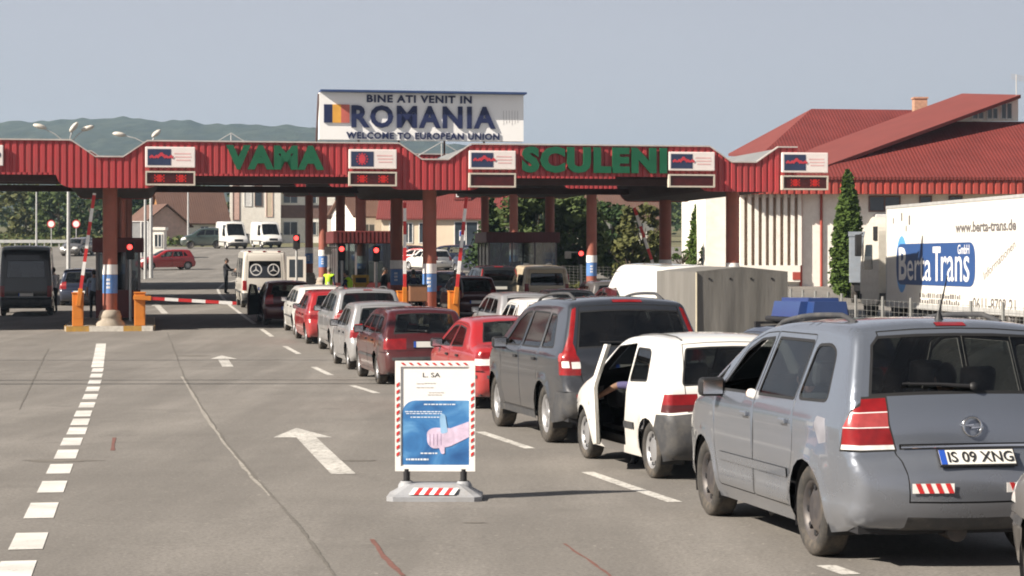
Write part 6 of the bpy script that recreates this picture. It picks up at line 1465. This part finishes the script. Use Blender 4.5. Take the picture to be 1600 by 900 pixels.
def person(label, loc, rz, shirt, trousers, hair, pose='stand', vest=None, arms=None, s=1.0, group=None, lean=0.0, sit=False, skin='skin'):
    """one skinned body facing local +x; arms = ((elbow, wrist) left, (elbow, wrist) right)"""
    r_ = thing('person', label, 'person', loc, rz, group)
    hip = .50 if sit else .93
    sp = lambda z, x=0.0: Vector((x + lean * max(0, z - .95) * .6, 0, z + (hip - .93) * 1.0))
    J = {'pelvis': sp(.95), 'waist': sp(1.08), 'chest': sp(1.28, .0), 'neck': sp(1.44, -.01), 'nb': sp(1.52, .01)}
    for n_, sg in (('l', 1), ('r', -1)):
        J['sh' + n_] = J['neck'] + Vector((0, sg * .185, -.035))
        e, w__ = (arms[0 if sg > 0 else 1] if arms else (Vector((.0, sg * .24, 1.14)), Vector((.06, sg * .24, .90))))
        e, w__ = Vector(e), Vector(w__)
        if sit: e.z += hip - .93; w__.z += hip - .93
        J['el' + n_] = e; J['wr' + n_] = w__
        J['hp' + n_] = J['pelvis'] + Vector((0, sg * .095, -.05))
        if sit: J['kn' + n_] = J['hp' + n_] + Vector((.42, 0, .05)); J['an' + n_] = J['kn' + n_] + Vector((.12, 0, -.42)); J['to' + n_] = J['an' + n_] + Vector((.16, 0, -.06))
        else:
            dx = .06 if (pose == 'step' and sg > 0) else (-.06 if pose == 'step' else 0); J['kn' + n_] = Vector((.02 + dx, sg * .10, .50)); J['an' + n_] = Vector((-.02 + dx * 2, sg * .11, .08)); J['to' + n_] = Vector((.15 + dx * 2, sg * .12, .035))
    rad = dict(pelvis=(.15, .12), waist=(.14, .105), chest=(.165, .115), neck=(.065, .065), nb=(.055, .055), sh=(.062, .062), el=(.042, .042), wr=(.028, .028), hp=(.088, .088), kn=(.06, .06), an=(.042, .042), to=(.038, .03))
    ks = list(J); ix = {k: i for i, k in enumerate(ks)}
    E = [('pelvis', 'waist'), ('waist', 'chest'), ('chest', 'neck'), ('neck', 'nb')]
    for n_ in 'lr': E += [('neck', 'sh' + n_), ('sh' + n_, 'el' + n_), ('el' + n_, 'wr' + n_), ('pelvis', 'hp' + n_), ('hp' + n_, 'kn' + n_), ('kn' + n_, 'an' + n_), ('an' + n_, 'to' + n_)]
    me = bpy.data.meshes.new('body'); me.from_pydata([J[k] * 1.0 for k in ks], [(ix[a], ix[b]) for a, b in E], [])
    o = bpy.data.objects.new('body', me); COL.objects.link(o); o.modifiers.new('s', 'SKIN'); sb = o.modifiers.new('u', 'SUBSURF'); sb.levels = sb.render_levels = 1
    for k, q in zip(ks, me.skin_vertices[0].data): q.radius = rad.get(k) or rad[k[:-1]]; q.use_root = (k == 'pelvis')
    dg = bpy.context.evaluated_depsgraph_get(); dg.update(); m2 = bpy.data.meshes.new_from_object(o.evaluated_get(dg))
    V = [p.co.copy() for p in m2.vertices]; Fc = [tuple(p.vertices) for p in m2.polygons]; bpy.data.objects.remove(o)
    segs = [(J[a], J[b], a, b) for a, b in E]
    def near(c):
        best = (9, None)
        for a, b, na, nb in segs:
            ab = b - a; t = max(0, min(1, (c - a).dot(ab) / max(1e-6, ab.length_squared))); dd = (c - a - ab * t).length
            if dd < best[0]: best = (dd, (na, nb, t))
        return best[1]
    mi = []
    for q in Fc:
        c = sum((V[i] for i in q), Vector()) / len(q); a, b, t = near(c)
        if b[:2] in ('kn', 'an') or (b[:2] == 'hp'): k = 2
        elif b[:2] == 'to': k = 3
        elif b == 'nb' or (b[:2] == 'wr' and (shirt[1] or t > .85)): k = 0
        elif b == 'waist' and t < .25: k = 2
        else: k = 1
        mi.append(k)
    mb = MB(); mb.v = [tuple(p) for p in V]; mb.f = Fc; mb.mi = mi; mb.sm = [True] * len(Fc)
    hc = J['nb'] + Vector((.03 + lean * .05, 0, .11))
    n0 = len(mb.v); mb.ball(hc, (.095, .075, .118), 14, 0)
    mb.tube([hc + Vector((.085, 0, .02)), hc + Vector((.112, 0, -.012)), hc + Vector((.094, 0, -.026))], [.008, .014, .008], 6, 0)      # nose
    for sg in (1, -1):
        mb.ball(hc + Vector((.0, sg * .078, -.005)), (.018, .010, .03), 8, 0); mb.ball(hc + Vector((.083, sg * .03, .018)), (.010, .012, .008), 6, 3)
    mb.ball(hc + Vector((.083, 0, -.055)), (.010, .024, .006), 6, 4); mb.ball(hc + Vector((.07, 0, -.09)), (.028, .03, .025), 8, 0)
    for n_, sg in (('l', 1), ('r', -1)):
        d_ = (J['wr' + n_] - J['el' + n_]); finger_hand(mb, J['wr' + n_], d_, Vector((0, sg, .3)), 1.0, 0)
    mb.build('body', [M[skin], shirt[0], trousers, M['black'], M['lip']], r_)
    hb = MB(); hb.ball(hc + Vector((-.012, 0, .022)), (.100, .083, .112), 14, 0); hb.f = [q for q in hb.f if sum(hb.v[i][0] for i in q) / len(q) < hc.x + .045 or sum(hb.v[i][2] for i in q) / len(q) > hc.z + .085]; hb.mi = [0] * len(hb.f); hb.sm = [True] * len(hb.f)
    hb.f = [q for q in hb.f if sum(hb.v[i][2] for i in q) / len(q) > hc.z - .05]; hb.mi = hb.mi[:len(hb.f)]; hb.sm = hb.sm[:len(hb.f)]; hb.build('hair', hair, r_)
    if vest:
        sel = [q for q, k in zip(Fc, mi) if k == 1 and near(sum((V[i] for i in q), Vector()) / len(q))[1][:2] not in ('el', 'wr')]
        nm = {}
        for q in sel:
            n_ = (V[q[1]] - V[q[0]]).cross(V[q[2]] - V[q[1]]).normalized()
            for i in q: nm[i] = nm.get(i, Vector()) + n_
        idx = {i: k for k, i in enumerate(nm)}; v = [V[i] + nm[i].normalized() * .022 for i in nm]; z0 = J['waist'].z - .02
        sel_mi = [1 if z0 + .0 < sum(V[i].z for i in q) / len(q) < z0 + .07 else 0 for q in sel]
        mk('hi_vis_vest', v, [tuple(idx[i] for i in q) for q in sel], [vest, M['vest_band']], r_, sel_mi, True)
    r_.scale = (s, s, s); return r_
M['lip'] = mat('lips', (.32, .13, .10), .5); M['vest'] = mat('lime_hi_vis', (.45, .72, .02), .7, var=.08); M['vest_band'] = mat('vest_silver_band', (.6, .62, .5), .4)
cl_ = lambda n_, c: mat(n_, c, .9, var=.15, scale=9, bump=.2, bscale=60)
M['c_dark'] = cl_('dark_cloth', (.018, .02, .026)); M['c_navy'] = cl_('navy_cloth', (.02, .025, .07)); M['c_grey'] = cl_('grey_cloth', (.20, .20, .22)); M['c_blue'] = cl_('pale_blue_cloth', (.30, .38, .50)); M['c_purple'] = cl_('purple_cloth', (.20, .17, .36)); M['c_white'] = cl_('white_cloth', (.66, .64, .62)); M['c_red'] = cl_('red_cloth', (.35, .05, .05)); M['c_sand'] = cl_('sand_cloth', (.34, .28, .20))
M['hair_dark'] = mat('dark_hair', (.02, .016, .013), .6); M['hair_grey'] = mat('grey_hair', (.22, .20, .18), .6)
def stand(px, d, *a, **k):
    x, y = XY(px, d); return (x, y, zg(y))
person('person in dark clothes left of the white minibus, reaching to its door', stand(353, 100), R(-10), (M['c_dark'], False), M['c_dark'], M['hair_dark'], arms=(((.16, .24, 1.20), (.42, .16, 1.20)), ((.20, -.22, 1.16), (.46, -.12, 1.12))))
person('person in a lime hi-vis vest standing upright, the left one of two', stand(514, 79), R(70), (M['c_navy'], False), M['c_dark'], M['hair_grey'], vest=M['vest'])
person('person in a lime hi-vis vest bending sideways beside the pillar with a yellow machine', stand(548, 71.5), R(160), (M['c_navy'], False), M['c_dark'], M['hair_dark'], vest=M['vest'], lean=.35, arms=(((.22, .25, 1.16), (.42, .2, 1.0)), ((.2, -.25, 1.14), (.40, -.18, .98))))
person('person in navy jacket seen from behind, left of the middle pillar', stand(646, 73), R(95), (M['c_navy'], False), M['c_dark'], M['hair_dark'])
person('person in dark clothes standing in shade beside the dark pillar', stand(600, 78), R(10), (M['c_dark'], False), M['c_dark'], M['hair_dark'])
person('person in pale blue shirt and dark trousers in shade behind the leftmost pillar', stand(147, 73), R(100), (M['c_blue'], True), M['c_dark'], M['hair_dark'])
person('person in black clothes standing at the right side of the leftmost booth', stand(210, 71.5), R(150), (M['c_dark'], False), M['c_dark'], M['hair_dark'])
person('person with a white sleeve beside the black van', stand(84, 78), R(140), (M['c_white'], False), M['c_dark'], M['hair_dark'])
person('person in grey top and pale trousers by the rear of the dark red hatchback', stand(712, 73), R(80), (M['c_grey'], False), M['c_sand'], M['hair_grey'], pose='step')
person('person in red top standing near the wide booth', stand(880, 82), R(120), (M['c_red'], False), M['c_dark'], M['hair_dark'])

# ------------------------------------------------------------------ vehicles in the queues
PT = dict(silver_blue=paint_mat('grey_blue_car_paint', (.19, .215, .262), .22, .6, .32), white=paint_mat('white_car_paint', (.74, .73, .70), .32, 0, .30, (.42, .36, .28)), graphite=paint_mat('graphite_car_paint', (.026, .031, .042), .28, .3, .24),
          red=paint_mat('red_car_paint', (.34, .013, .017), .28, 0, .15), maroon=paint_mat('maroon_car_paint', (.065, .006, .009), .3, .1, .12), silver=paint_mat('silver_car_paint', (.40, .40, .41), .32, .45, .35), black=paint_mat('black_car_paint', (.006, .007, .009), .4, 0, .03),
          blue=paint_mat('blue_car_paint', (.03, .09, .30), .3, .2, .25), navy=paint_mat('navy_car_paint', (.014, .022, .05), .3, .2, .12), beige=paint_mat('beige_car_paint', (.64, .54, .38), .35, 0, .25), cream=paint_mat('cream_van_paint', (.68, .64, .57), .4, 0, .4), darkgreen=paint_mat('dark_green_paint', (.02, .04, .035), .4, 0, .3), grey=paint_mat('grey_car_paint', (.12, .115, .115), .35, .3, .35))
def RL(px, d): return XY(px, d)
def rails(root, s, a0, a1, t, m, h=.05):
    mb = MB(); pts = []
    for a in np.linspace(a0, a1, 14):
        S = np.array([s.s_top(a)]); p = s.strip(S, np.array([t]))[0]; k = (a - a0) / (a1 - a0); e = min(1, min(k, 1 - k) * 7)
        pts.append((p[0] - s.mid, p[1], p[2] - .01 + h * e))
    mb.tube(pts, .019, 8); mb.v = mb.v; q = [(x, -y, z) for x, y, z in pts]; mb.tube(q, .019, 8); mb.build('roof_rail', m, root)
def wiper(root, s, z, t0, t1):
    mb = MB(); a, n = s.rear_pt(t0, z, .02); b, _ = s.rear_pt(t1, z + .03, .02); mb.tube([a, a.lerp(b, .5) + n * .012, b], [.016, .012, .007], 6); mb.lathe([(.03, 0), (.025, .02), (0, .022)], 10, 0, Matrix.Translation(a) @ n.to_track_quat('Z', 'Y').to_matrix().to_4x4()); mb.build('rear_wiper', M['black'], root)
def on_rear(s, t, z, off):
    c, n = s.rear_pt(t, z, off); u = Vector((0, -1, 0)); u = (u - n * u.dot(n)).normalized(); up = u.cross(n) * -1
    if up.z < 0: up = -up
    return Matrix(((u.x, -n.x, up.x, c.x), (u.y, -n.y, up.y, c.y), (u.z, -n.z, up.z, c.z), (0, 0, 0, 1)))      # local x right, y inwards, z up
def zaf_extra(root, s):
    rails(root, s, .80, 2.75, .86, M['trim'], .05); wiper(root, s, 1.17, -.05, .62)
    mb = MB(); a = 1.0; S = np.array([s.s_top(.62)]); p = s.strip(S, np.array([0.0]))[0]; b = Vector((p[0] - s.mid, 0, p[2])); mb.lathe([(.035, -.01), (.025, .02), (.008, .06)], 10, 0, Matrix.Translation(b)); mb.tube([b + Vector((0, 0, .03)), b + Vector((-.16, 0, .30))], [.008, .004], 6); mb.build('aerial', M['black'], root)
    Q = on_rear(s, 0, .93, .008); mb = MB()
    n = 28
    for r0, r1 in ((.058, .070),):
        v = []; f = []
        for k in range(n):
            t = 2 * math.pi * k / n
            for r_, y in ((r0, 0), (r0, -.008), (r1, -.008), (r1, 0)): v.append(Q @ Vector((r_ * math.cos(t), y, r_ * math.sin(t))))
        for k in range(n):
            for j in range(4): f.append((4 * k + j, 4 * k + (j + 1) % 4, 4 * ((k + 1) % n) + (j + 1) % 4, 4 * ((k + 1) % n) + j))
        mb.add(v, f, 0, True)
    mb.prism([(-.085, .006), (.012, .016), (-.004, -.004), (.085, -.006), (-.012, -.016), (.004, .004)], -.008, -.002, 'y', 0, Q); mb.build('emblem', M['chrome'], root)
    for t0 in (-.47, .47):
        Q = on_rear(s, -t0, .54, .006); mb = MB()
        mb.box(-.14, .14, -.003, 0, -.032, .032, 0, Q)
        for i in range(4): a = -.12 + .066 * i; mb.prism([(a, .032), (a + .033, .032), (a + .06, -.032), (a + .027, -.032)], -.005, -.003, 'y', 1, Q)
        mb.build('warning_tape', [M['white'], M['redstripe']], root)
    c, n_ = s.rear_pt(.06, .30, -.12); mb = MB(); mb.tube([c + Vector((.2, .05, -.10)), c + Vector((-.02, .05, -.11))], .07, 12); mb.build('silencer', M['steel'], root)
M['primer'] = mat('pale_primer_patch', (.20, .20, .225), .5, var=.2, scale=8)
zsp = scale(mpv(), 1, .985, 1); zsp['side'] = zsp['side'] + [('body', 'primer', [(.45, .82), (.58, .80), (.66, .92), (.64, .99), (.47, .98)], 0, .015)]
vehicle('minivan', 'grey blue minivan nearest the camera, in the right foreground, with a clear number plate', 'car', zsp, PT['silver_blue'], G(1264, 868), 10.0, 'cars queuing for the border', 'steel', plate='IS 09 XNG', extra=zaf_extra, wound_down=(('window', 2, 1),))
# driver's elbow resting in the window of the near minivan, passengers' shapes behind
def rider(lab, px, d, h, shirt, hair, rz=100, arms=None):
    x, y = XY(px, d); return person(lab, (x, y, zg(y) + h), R(rz), (shirt, True), M['c_dark'], hair, sit=True, arms=arms, s=.95)
rider('driver of the near grey blue minivan with an elbow on the window sill', 1264, 15.6, .04, M['c_white'], M['hair_dark'], 100, (((.12, .47, 1.52), (.30, .34, 1.46)), ((.18, -.25, 1.12), (.40, -.15, 1.15))))
rider('passenger in red in the back of the near grey blue minivan', 1480, 14.9, .06, M['c_red'], M['hair_dark'], 100)
clio_extra = lambda root, s: (wiper(root, s, .95, .0, .5), rails_clip(root, s))
def rails_clip(root, s):
    mb = MB(); pts = []
    for a in np.linspace(.42, 1.9, 10):
        for_s = s.strip(np.array([s.s_top(a)]), np.array([.86]))[0]; pts.append((for_s[0] - s.mid, for_s[1], for_s[2] + .004))
    mb.tube(pts, .009, 6); mb.tube([(x, -y, z) for x, y, z in pts], .009, 6); mb.build('roof_gutter', M['trim'], root)
vehicle('small_hatchback', 'small white three door hatchback with its driver door open, ahead of the grey blue minivan', 'car', hatch(), PT['white'], G(1015, 747), 13.5, 'cars queuing for the border', 'cap', extra=clio_extra, open_door=(1, 1, 2.58, 17), plate=True)
cx, cy = XY(985, 22.0)
rider('driver in purple top reaching a bare arm to the open door of the white hatchback', 1027, 21.66, -.06, M['c_purple'], M['hair_dark'], 103.5, (((.12, .42, 1.42), (.34, .60, 1.27)), ((.2, -.25, 1.1), (.42, -.15, 1.12))))
vehicle('off_roader', 'large dark grey off-roader with tall red tail lights climbing the rear pillars', 'car', suv(), PT['graphite'], G(850, 691), 12.5, 'cars queuing for the border', 'twin', extra=lambda r, s: (rails(r, s, .8, 2.9, .86, M['trim'], .07), wiper(r, s, 1.2, 0, .55)))
vehicle('red_saloon', 'bright red saloon half hidden behind the poster stand', 'car', sedan(4.25, 1.72, 1.40), PT['red'], G(726, 638), 13.0, 'cars queuing for the border', 'cap', extra=lambda r, s: (lambda mb: (mb.tube([(s.s_top(1.5) * 0 + 1.3 - s.mid, -.1, 1.38), (1.1 - s.mid, -.1, 1.62)], .006, 5), mb.build('aerial', M['black'], r)))(MB()))
vehicle('estate_car', 'maroon estate car with broad flat tailgate, ahead of the bright red saloon', 'car', wagon(), PT['maroon'], G(588, 600), 12.0, 'cars queuing for the border', 'cap', extra=lambda r, s: wiper(r, s, 1.0, 0, .5))
vehicle('silver_hatchback', 'small silver five door hatchback with high narrow tail lights left of the maroon estate', 'car', hatch(3.8, 1.65, 1.44, False, False), PT['silver'], G(542, 577), 11.5, 'cars queuing for the border', 'cap')
vehicle('silver_minivan', 'silver people carrier with a wide rear window, ahead of the small silver hatchback', 'car', scale(mpv(), 1.0, 1.0, 1.03), PT['silver'], G(516, 554), 11.5, 'cars queuing for the border', 'alloy', extra=lambda r, s: rails(r, s, .8, 2.8, .86, M['trim'], .05))
vehicle('red_hatchback', 'red five door hatchback between the silver people carrier and the white estate', 'car', hatch(4.0, 1.69, 1.44, False, False), PT['red'], G(477, 537), 12, 'cars queuing for the border', 'cap')
vehicle('white_estate', 'white estate car ahead of the red hatchback in the queue', 'car', wagon(), PT['white'], RL(458, 61.5), 12, 'cars queuing for the border', 'cap')
vehicle('dark_red_saloon', 'dark red car just behind the white minibus, in the canopy shade', 'car', hatch(4.0, 1.69, 1.42, False, False), PT['maroon'], RL(411, 68), 11.5, 'cars queuing for the border', 'cap', open_door=(1, 1, 2.79, 25))
def stars(root, s):
    for t0 in (-.44, .44):
        Q = on_rear(s, -t0, 1.56, .006); mb = MB(); n = 24; v = []; f = []
        for k in range(n):
            t = 2 * math.pi * k / n
            for r_ in (.20, .245): v.append(Q @ Vector((r_ * math.cos(t), -.002, r_ * math.sin(t))))
        for k in range(n): f.append((2 * k, 2 * k + 1, (2 * k + 3) % (2 * n), (2 * k + 2) % (2 * n)))
        mb.add(v, f)
        for k in range(3):
            t = math.pi / 2 + 2 * math.pi * k / 3; c, si = math.cos(t), math.sin(t)
            mb.add([Q @ Vector(p) for p in ((.21 * c, -.003, .21 * si), (.03 * -si, -.003, .03 * c), (-.03 * -si, -.003, -.03 * c))], [(0, 1, 2)])
        mb.build('star_sticker', M['frame_white'], root)
    mb = MB()
    for y in (-.6, 0, .6): mb.box(-s.mid + .2, -s.mid + .26, y - .06, y + .06, 2.28, 2.33)
    mb.build('marker_lamp', M['lamp_red'], root)
    mb = MB(); MT = Matrix.Translation((-s.mid + .06, -s.sp['W'] / 2 + .03, 0)) @ Matrix.Rotation(R(-12), 4, 'Z')
    mb.box(-.04, 0, -.78, 0, .62, 2.1, 0, MT); d_ = mb.build('rear_door', PT['cream'], root); mb = MB(); mb.box(-.045, .005, -.66, -.10, 1.25, 1.98, 0, MT); mb.build('pane', M['pane'], d_)
vehicle('minibus', 'cream white minibus with two star emblems on its dark rear window, under the canopy', 'van', van(4.7, 1.86, 2.32, 1.18, .5, True, (1.22, 1.92)), PT['cream'], RL(376, 84), 11.5, 'cars queuing for the border', 'cap', extra=stars)
# the lane to the right
vehicle('silver_estate', 'silver estate with a rounded rear window between the two queues', 'car', scale(wagon(), 1, 1.06, 1), PT['silver'], RL(768, 52), 11, 'cars in the second queue', 'cap')
vehicle('white_hatchback', 'white hatchback showing only roof and rear window above the red saloon', 'car', hatch(3.8, 1.66, 1.50, False, False), PT['white'], RL(801, 46), 11, 'cars in the second queue', 'cap')
vehicle('beige_minivan', 'beige people carrier with wide rear window under the canopy', 'car', van(4.3, 1.82, 1.76, 1.0, .9, True, (1.05, 1.52)), PT['beige'], RL(812, 79), 11, 'cars in the second queue', 'cap')
vehicle('black_saloon', 'black car just below and right of the beige people carrier', 'car', sedan(4.3, 1.72, 1.42), PT['black'], RL(852, 58), 12, 'cars in the second queue', 'cap')
vehicle('dark_red_hatchback', 'dark red hatchback in shade left of the beige people carrier', 'car', hatch(3.9, 1.68, 1.45, False, False), PT['maroon'], RL(706, 74), 11, 'cars in the second queue', 'cap')
vehicle('black_off_roader', 'black off-road car in canopy shade left of the wide booth', 'car', scale(suv(), .95, 1.0, .95), PT['black'], RL(741, 80), 11, 'cars in the second queue', 'cap')
vehicle('grey_hatchback', 'grey hatchback in shade right of the black car by the rear lit pillar', 'car', hatch(3.9, 1.68, 1.46, False, False), PT['grey'], RL(918, 66), 12, 'cars in the third queue', 'cap')
vehicle('maroon_saloon', 'dark maroon car in shade just left of the white delivery van', 'car', sedan(4.3, 1.72, 1.42), PT['maroon'], RL(948, 60), 12, 'cars in the third queue', 'cap')
vehicle('navy_hatchback', 'dark navy hatchback in shade right of the hi-vis vests', 'car', hatch(3.9, 1.68, 1.46, False, False), PT['navy'], RL(622, 84), 11, 'cars in the second queue', 'cap')
vehicle('navy_estate', 'navy estate in the canopy shade behind the middle pillar', 'car', wagon(), PT['navy'], RL(668, 84), 11, 'cars in the second queue', 'cap')
vehicle('black_hatchback', 'black hatchback in the canopy shade beside the wide booth', 'car', hatch(3.9, 1.68, 1.5, False, False), PT['black'], RL(752, 86), 11, 'cars in the second queue', 'cap')
wv = van(5.6, 1.9, 2.14, 1.2, .75, False, (1.3, 1.7)); wv['windows'] = [dict(poly=[(3.75, 1.12), (4.35, 1.08), (4.2, 1.42), (3.75, 1.45)], door=1, r=.05)]
vehicle('white_van', 'white delivery van partly covered by the grey tarpaulin trailer', 'van', wv, PT['white'], RL(1010, 58), 17, 'cars in the third queue', 'cap')
o = vehicle('car_with_roof_box', 'dark car carrying a blue roof box, mostly behind the grey blue minivan', 'car', scale(wagon(), 1, .94, 1), PT['navy'], RL(1199, 27.5), 10, 'cars in the third queue', 'cap')
M['box_blue'] = mat('blue_roof_box_shell', (.02, .05, .17), .35, var=.06, coat=.4); rb = thing('roof_box', 'glossy blue roof box with dark base on the dark car', 'roof box', tuple(o.location), o.rotation_euler.z, None, o.rotation_euler.y)
bm = bmesh.new(); bmesh.ops.create_cube(bm, size=1); bmesh.ops.bevel(bm, geom=bm.edges[:], offset=.16, segments=6, affect='EDGES'); bm.verts.index_update()
mb = MB(); mb.add([((p.co.x) * 1.75 - .55, p.co.y * (.76 - .14 * (p.co.z + .5)), 1.45 + (p.co.z + .5) * .31) for p in bm.verts], [[q.index for q in p.verts] for p in bm.faces], 0, False); bm.free(); mb.build('box_shell', M['box_blue'], rb)
mb = MB(); mb.box(-1.43, .33, -.38, .38, 1.425, 1.50, 0, None, .03); 
for x in (-1.1, 0): mb.box(x - .03, x + .03, -.6, .6, 1.39, 1.425); mb.box(x - .04, x + .04, -.62, -.55, 1.32, 1.424); mb.box(x - .04, x + .04, .55, .62, 1.32, 1.424)
mb.build('box_base', M['black'], rb)
vehicle('grey_saloon', 'grey car entering the picture at the lower right edge', 'car', sedan(4.3, 1.74, 1.42), PT['grey'], (0, 0), 10, 'cars queuing for the border', 'cap', loc=(4.03, 10.35))
# covered trailer
M['tarp'] = mat('grey_tarpaulin', (.15, .143, .132), .9, var=.16, scale=1.5, bump=.9, bscale=5, dirt=((.11, .105, .09), .6), stretch=(1, 1, .16)); M['rope'] = mat('pale_seam', (.5, .45, .34), .8)
x, y = XY(1088, 43); HT = 12; tp = thing('covered_trailer', 'grey tarpaulin covered trailer with folds, in front of the white delivery van', 'trailer', (x, y, zg(y)), R(90 + HT))
bw, bl, bh = 2.02, 3.0, 2.15
def tarp(u, w_, k):
    """wavy cloth wall: u along, w_ up (0..1)"""
    return (.020 * (abs(math.sin(u * 5.2 + .9 * w_)) ** 3 - .4) + .03 * (abs(math.sin(u * 2.6 + 1.0 + w_ * .5)) ** 4 - .4)) * (1 - .8 * w_) * k
mb = MB()
def wall(p0, p1, out, k, pk, n=60):
    v = []; f = []; m = 12; a, b = Vector(p0), Vector(p1); o_ = Vector(out)
    for i in range(n + 1):
        for j in range(m + 1):
            t = i / n; q = a.lerp(b, t); w_ = j / m; q.z = .42 + (bh - .42) * w_ + (pk * (1 - abs(2 * t - 1)) if j == m else 0); q = q + o_ * tarp(t * (b - a).length, w_, k * min(1, 6 * t, 6 * (1 - t))); v.append(q)
    for i in range(n):
        for j in range(m): c = i * (m + 1) + j; f.append((c, c + m + 1, c + m + 2, c + 1))
    mb.add(v, f, 0, True)
wall((0, 0, 0), (bl, 0, 0), (0, 1, 0), .3, 0); wall((0, -bw, 0), (0, 0, 0), (-1, 0, 0), .6, .1); wall((bl, 0, 0), (bl, -bw, 0), (1, 0, 0), 1, .1); wall((bl, -bw, 0), (0, -bw, 0), (0, -1, 0), 1, 0)
mb.add([(0, 0, bh), (bl, 0, bh), (bl, -bw / 2, bh + .10), (0, -bw / 2, bh + .10), (bl, -bw, bh), (0, -bw, bh), (0, 0, bh), (bl, 0, bh)], [(0, 1, 2, 3), (3, 2, 4, 5)], 0); mb.add([(0, 0, bh), (0, -bw, bh), (0, -bw / 2, bh + .10)], [(0, 1, 2)]); mb.add([(bl, 0, bh), (bl, -bw, bh), (bl, -bw / 2, bh + .10)], [(0, 1, 2)])
tb = mb.build('tarpaulin', M['tarp'], tp)
mb = MB(); mb.tube([(-.02, .0, .5), (-.015, .0, bh - .02)], .022, 5); mb.build('seam_rope', M['rope'], tb)
mb = MB()
for k in range(4): mb.box(-.016, -.003, -.30 - k * .46, -.265 - k * .46, bh - .17, bh - .13)
mb.build('eyelet', M['black'], tb)
mb = MB(); mb.box(0, bl, -bw, 0, .38, .62); mb.box(bl, bl + .9, -bw / 2 - .06, -bw / 2 + .06, .42, .52); mb.build('chassis', M['trim'], tp)
for sg, yy in ((1, .02), (-1, -bw - .02)): wheel_parts(.31, .19, 'steel', tp, yy, bl * .42, sg)
# left lane and beyond
vehicle('black_van', 'tall black van in shade at the left edge of the picture', 'van', van(5.0, 1.95, 2.55, 1.25, .6, True, (1.4, 2.05)), PT['black'], RL(1, 76), 11.5, None, 'cap')
vehicle('blue_hatchback', 'dark blue car between the black van and the leftmost booth', 'car', hatch(3.9, 1.66, 1.5, False, False), PT['navy'], RL(94, 86), 8, None, 'cap')
x, y = XY(258, 146); vehicle('red_car', 'red hatchback with lights on turning across the road beyond the canopies', 'car', hatch(4.1, 1.68, 1.42, False, False), PT['red'], (0, 0), 118, None, 'cap', loc=(x, y))
x, y = XY(362, 190); vehicle('white_transporter', 'white high roof van facing the camera, the left one of two', 'van', van(5.0, 2.0, 2.5, 1.2, .75, False), PT['white'], (0, 0), 203, 'white vans parked by the white building', 'cap', loc=(x, y))
x, y = XY(416, 196); vehicle('white_transporter', 'white van facing the camera, the right one of two', 'van', van(5.0, 2.0, 2.45, 1.2, .7, False), PT['white'], (0, 0), 203, 'white vans parked by the white building', 'cap', loc=(x, y))
x, y = XY(318, 191); vehicle('green_jeep', 'dark green off-road car parked left of the white vans', 'car', scale(suv(), .85, 1.08, .9), PT['darkgreen'], (0, 0), 100, None, 'steel', loc=(x, y))
x, y = XY(122, 172); vehicle('grey_car', 'dark grey car far off beneath the round road sign', 'car', wagon(), PT['grey'], (0, 0), 170, None, 'cap', loc=(x, y))
for px, d, p_, hd, sp_, lab in ((590, 158, 'blue', 100, hatch(3.9, 1.66, 1.5, False, False), 'bright blue hatchback parked by the low white house'), (640, 156, 'black', 20, wagon(), 'black estate parked before the cream house'), (652, 150, 'red', 60, sedan(4.3, 1.72, 1.42), 'red saloon parked before the cream house'),
                                (668, 146, 'white', 40, hatch(3.8, 1.66, 1.45, False, False), 'white hatchback parked beside the red saloon'), (697, 150, 'navy', 95, mpv(), 'navy people carrier parked right of the middle pillar'), (742, 138, 'navy', 25, scale(mpv(), 1, 1.08, 1), 'navy people carrier parked behind the striped barrier arm'), (605, 163, 'white', 12, wagon(), 'white estate parked beside the bright blue hatchback')):
    x, y = XY(px, d); vehicle('parked_car', lab, 'car', sp_, PT[p_], (0, 0), hd, 'cars parked before the houses', 'cap', loc=(x, y))

# ------------------------------------------------------------------ air
m, ns, ls = nodes_of('haze_air'); ns.remove(ns['Principled BSDF']); pv = N(ns, 'ShaderNodeVolumePrincipled')
pv.inputs['Color'].default_value = (.56, .78, 1.0, 1); pv.inputs['Density'].default_value = HAZE if 'HAZE' in globals() else .00024; pv.inputs['Anisotropy'].default_value = .25
ls.new(pv.outputs[0], ns['Material Output'].inputs['Volume'])
mb = MB(); mb.box(-2600, 2600, -60, 3150, -12, 190); hz_ = mb.build('haze', m); tag(hz_, kind='stuff'); hz_.display_type = 'WIRE'
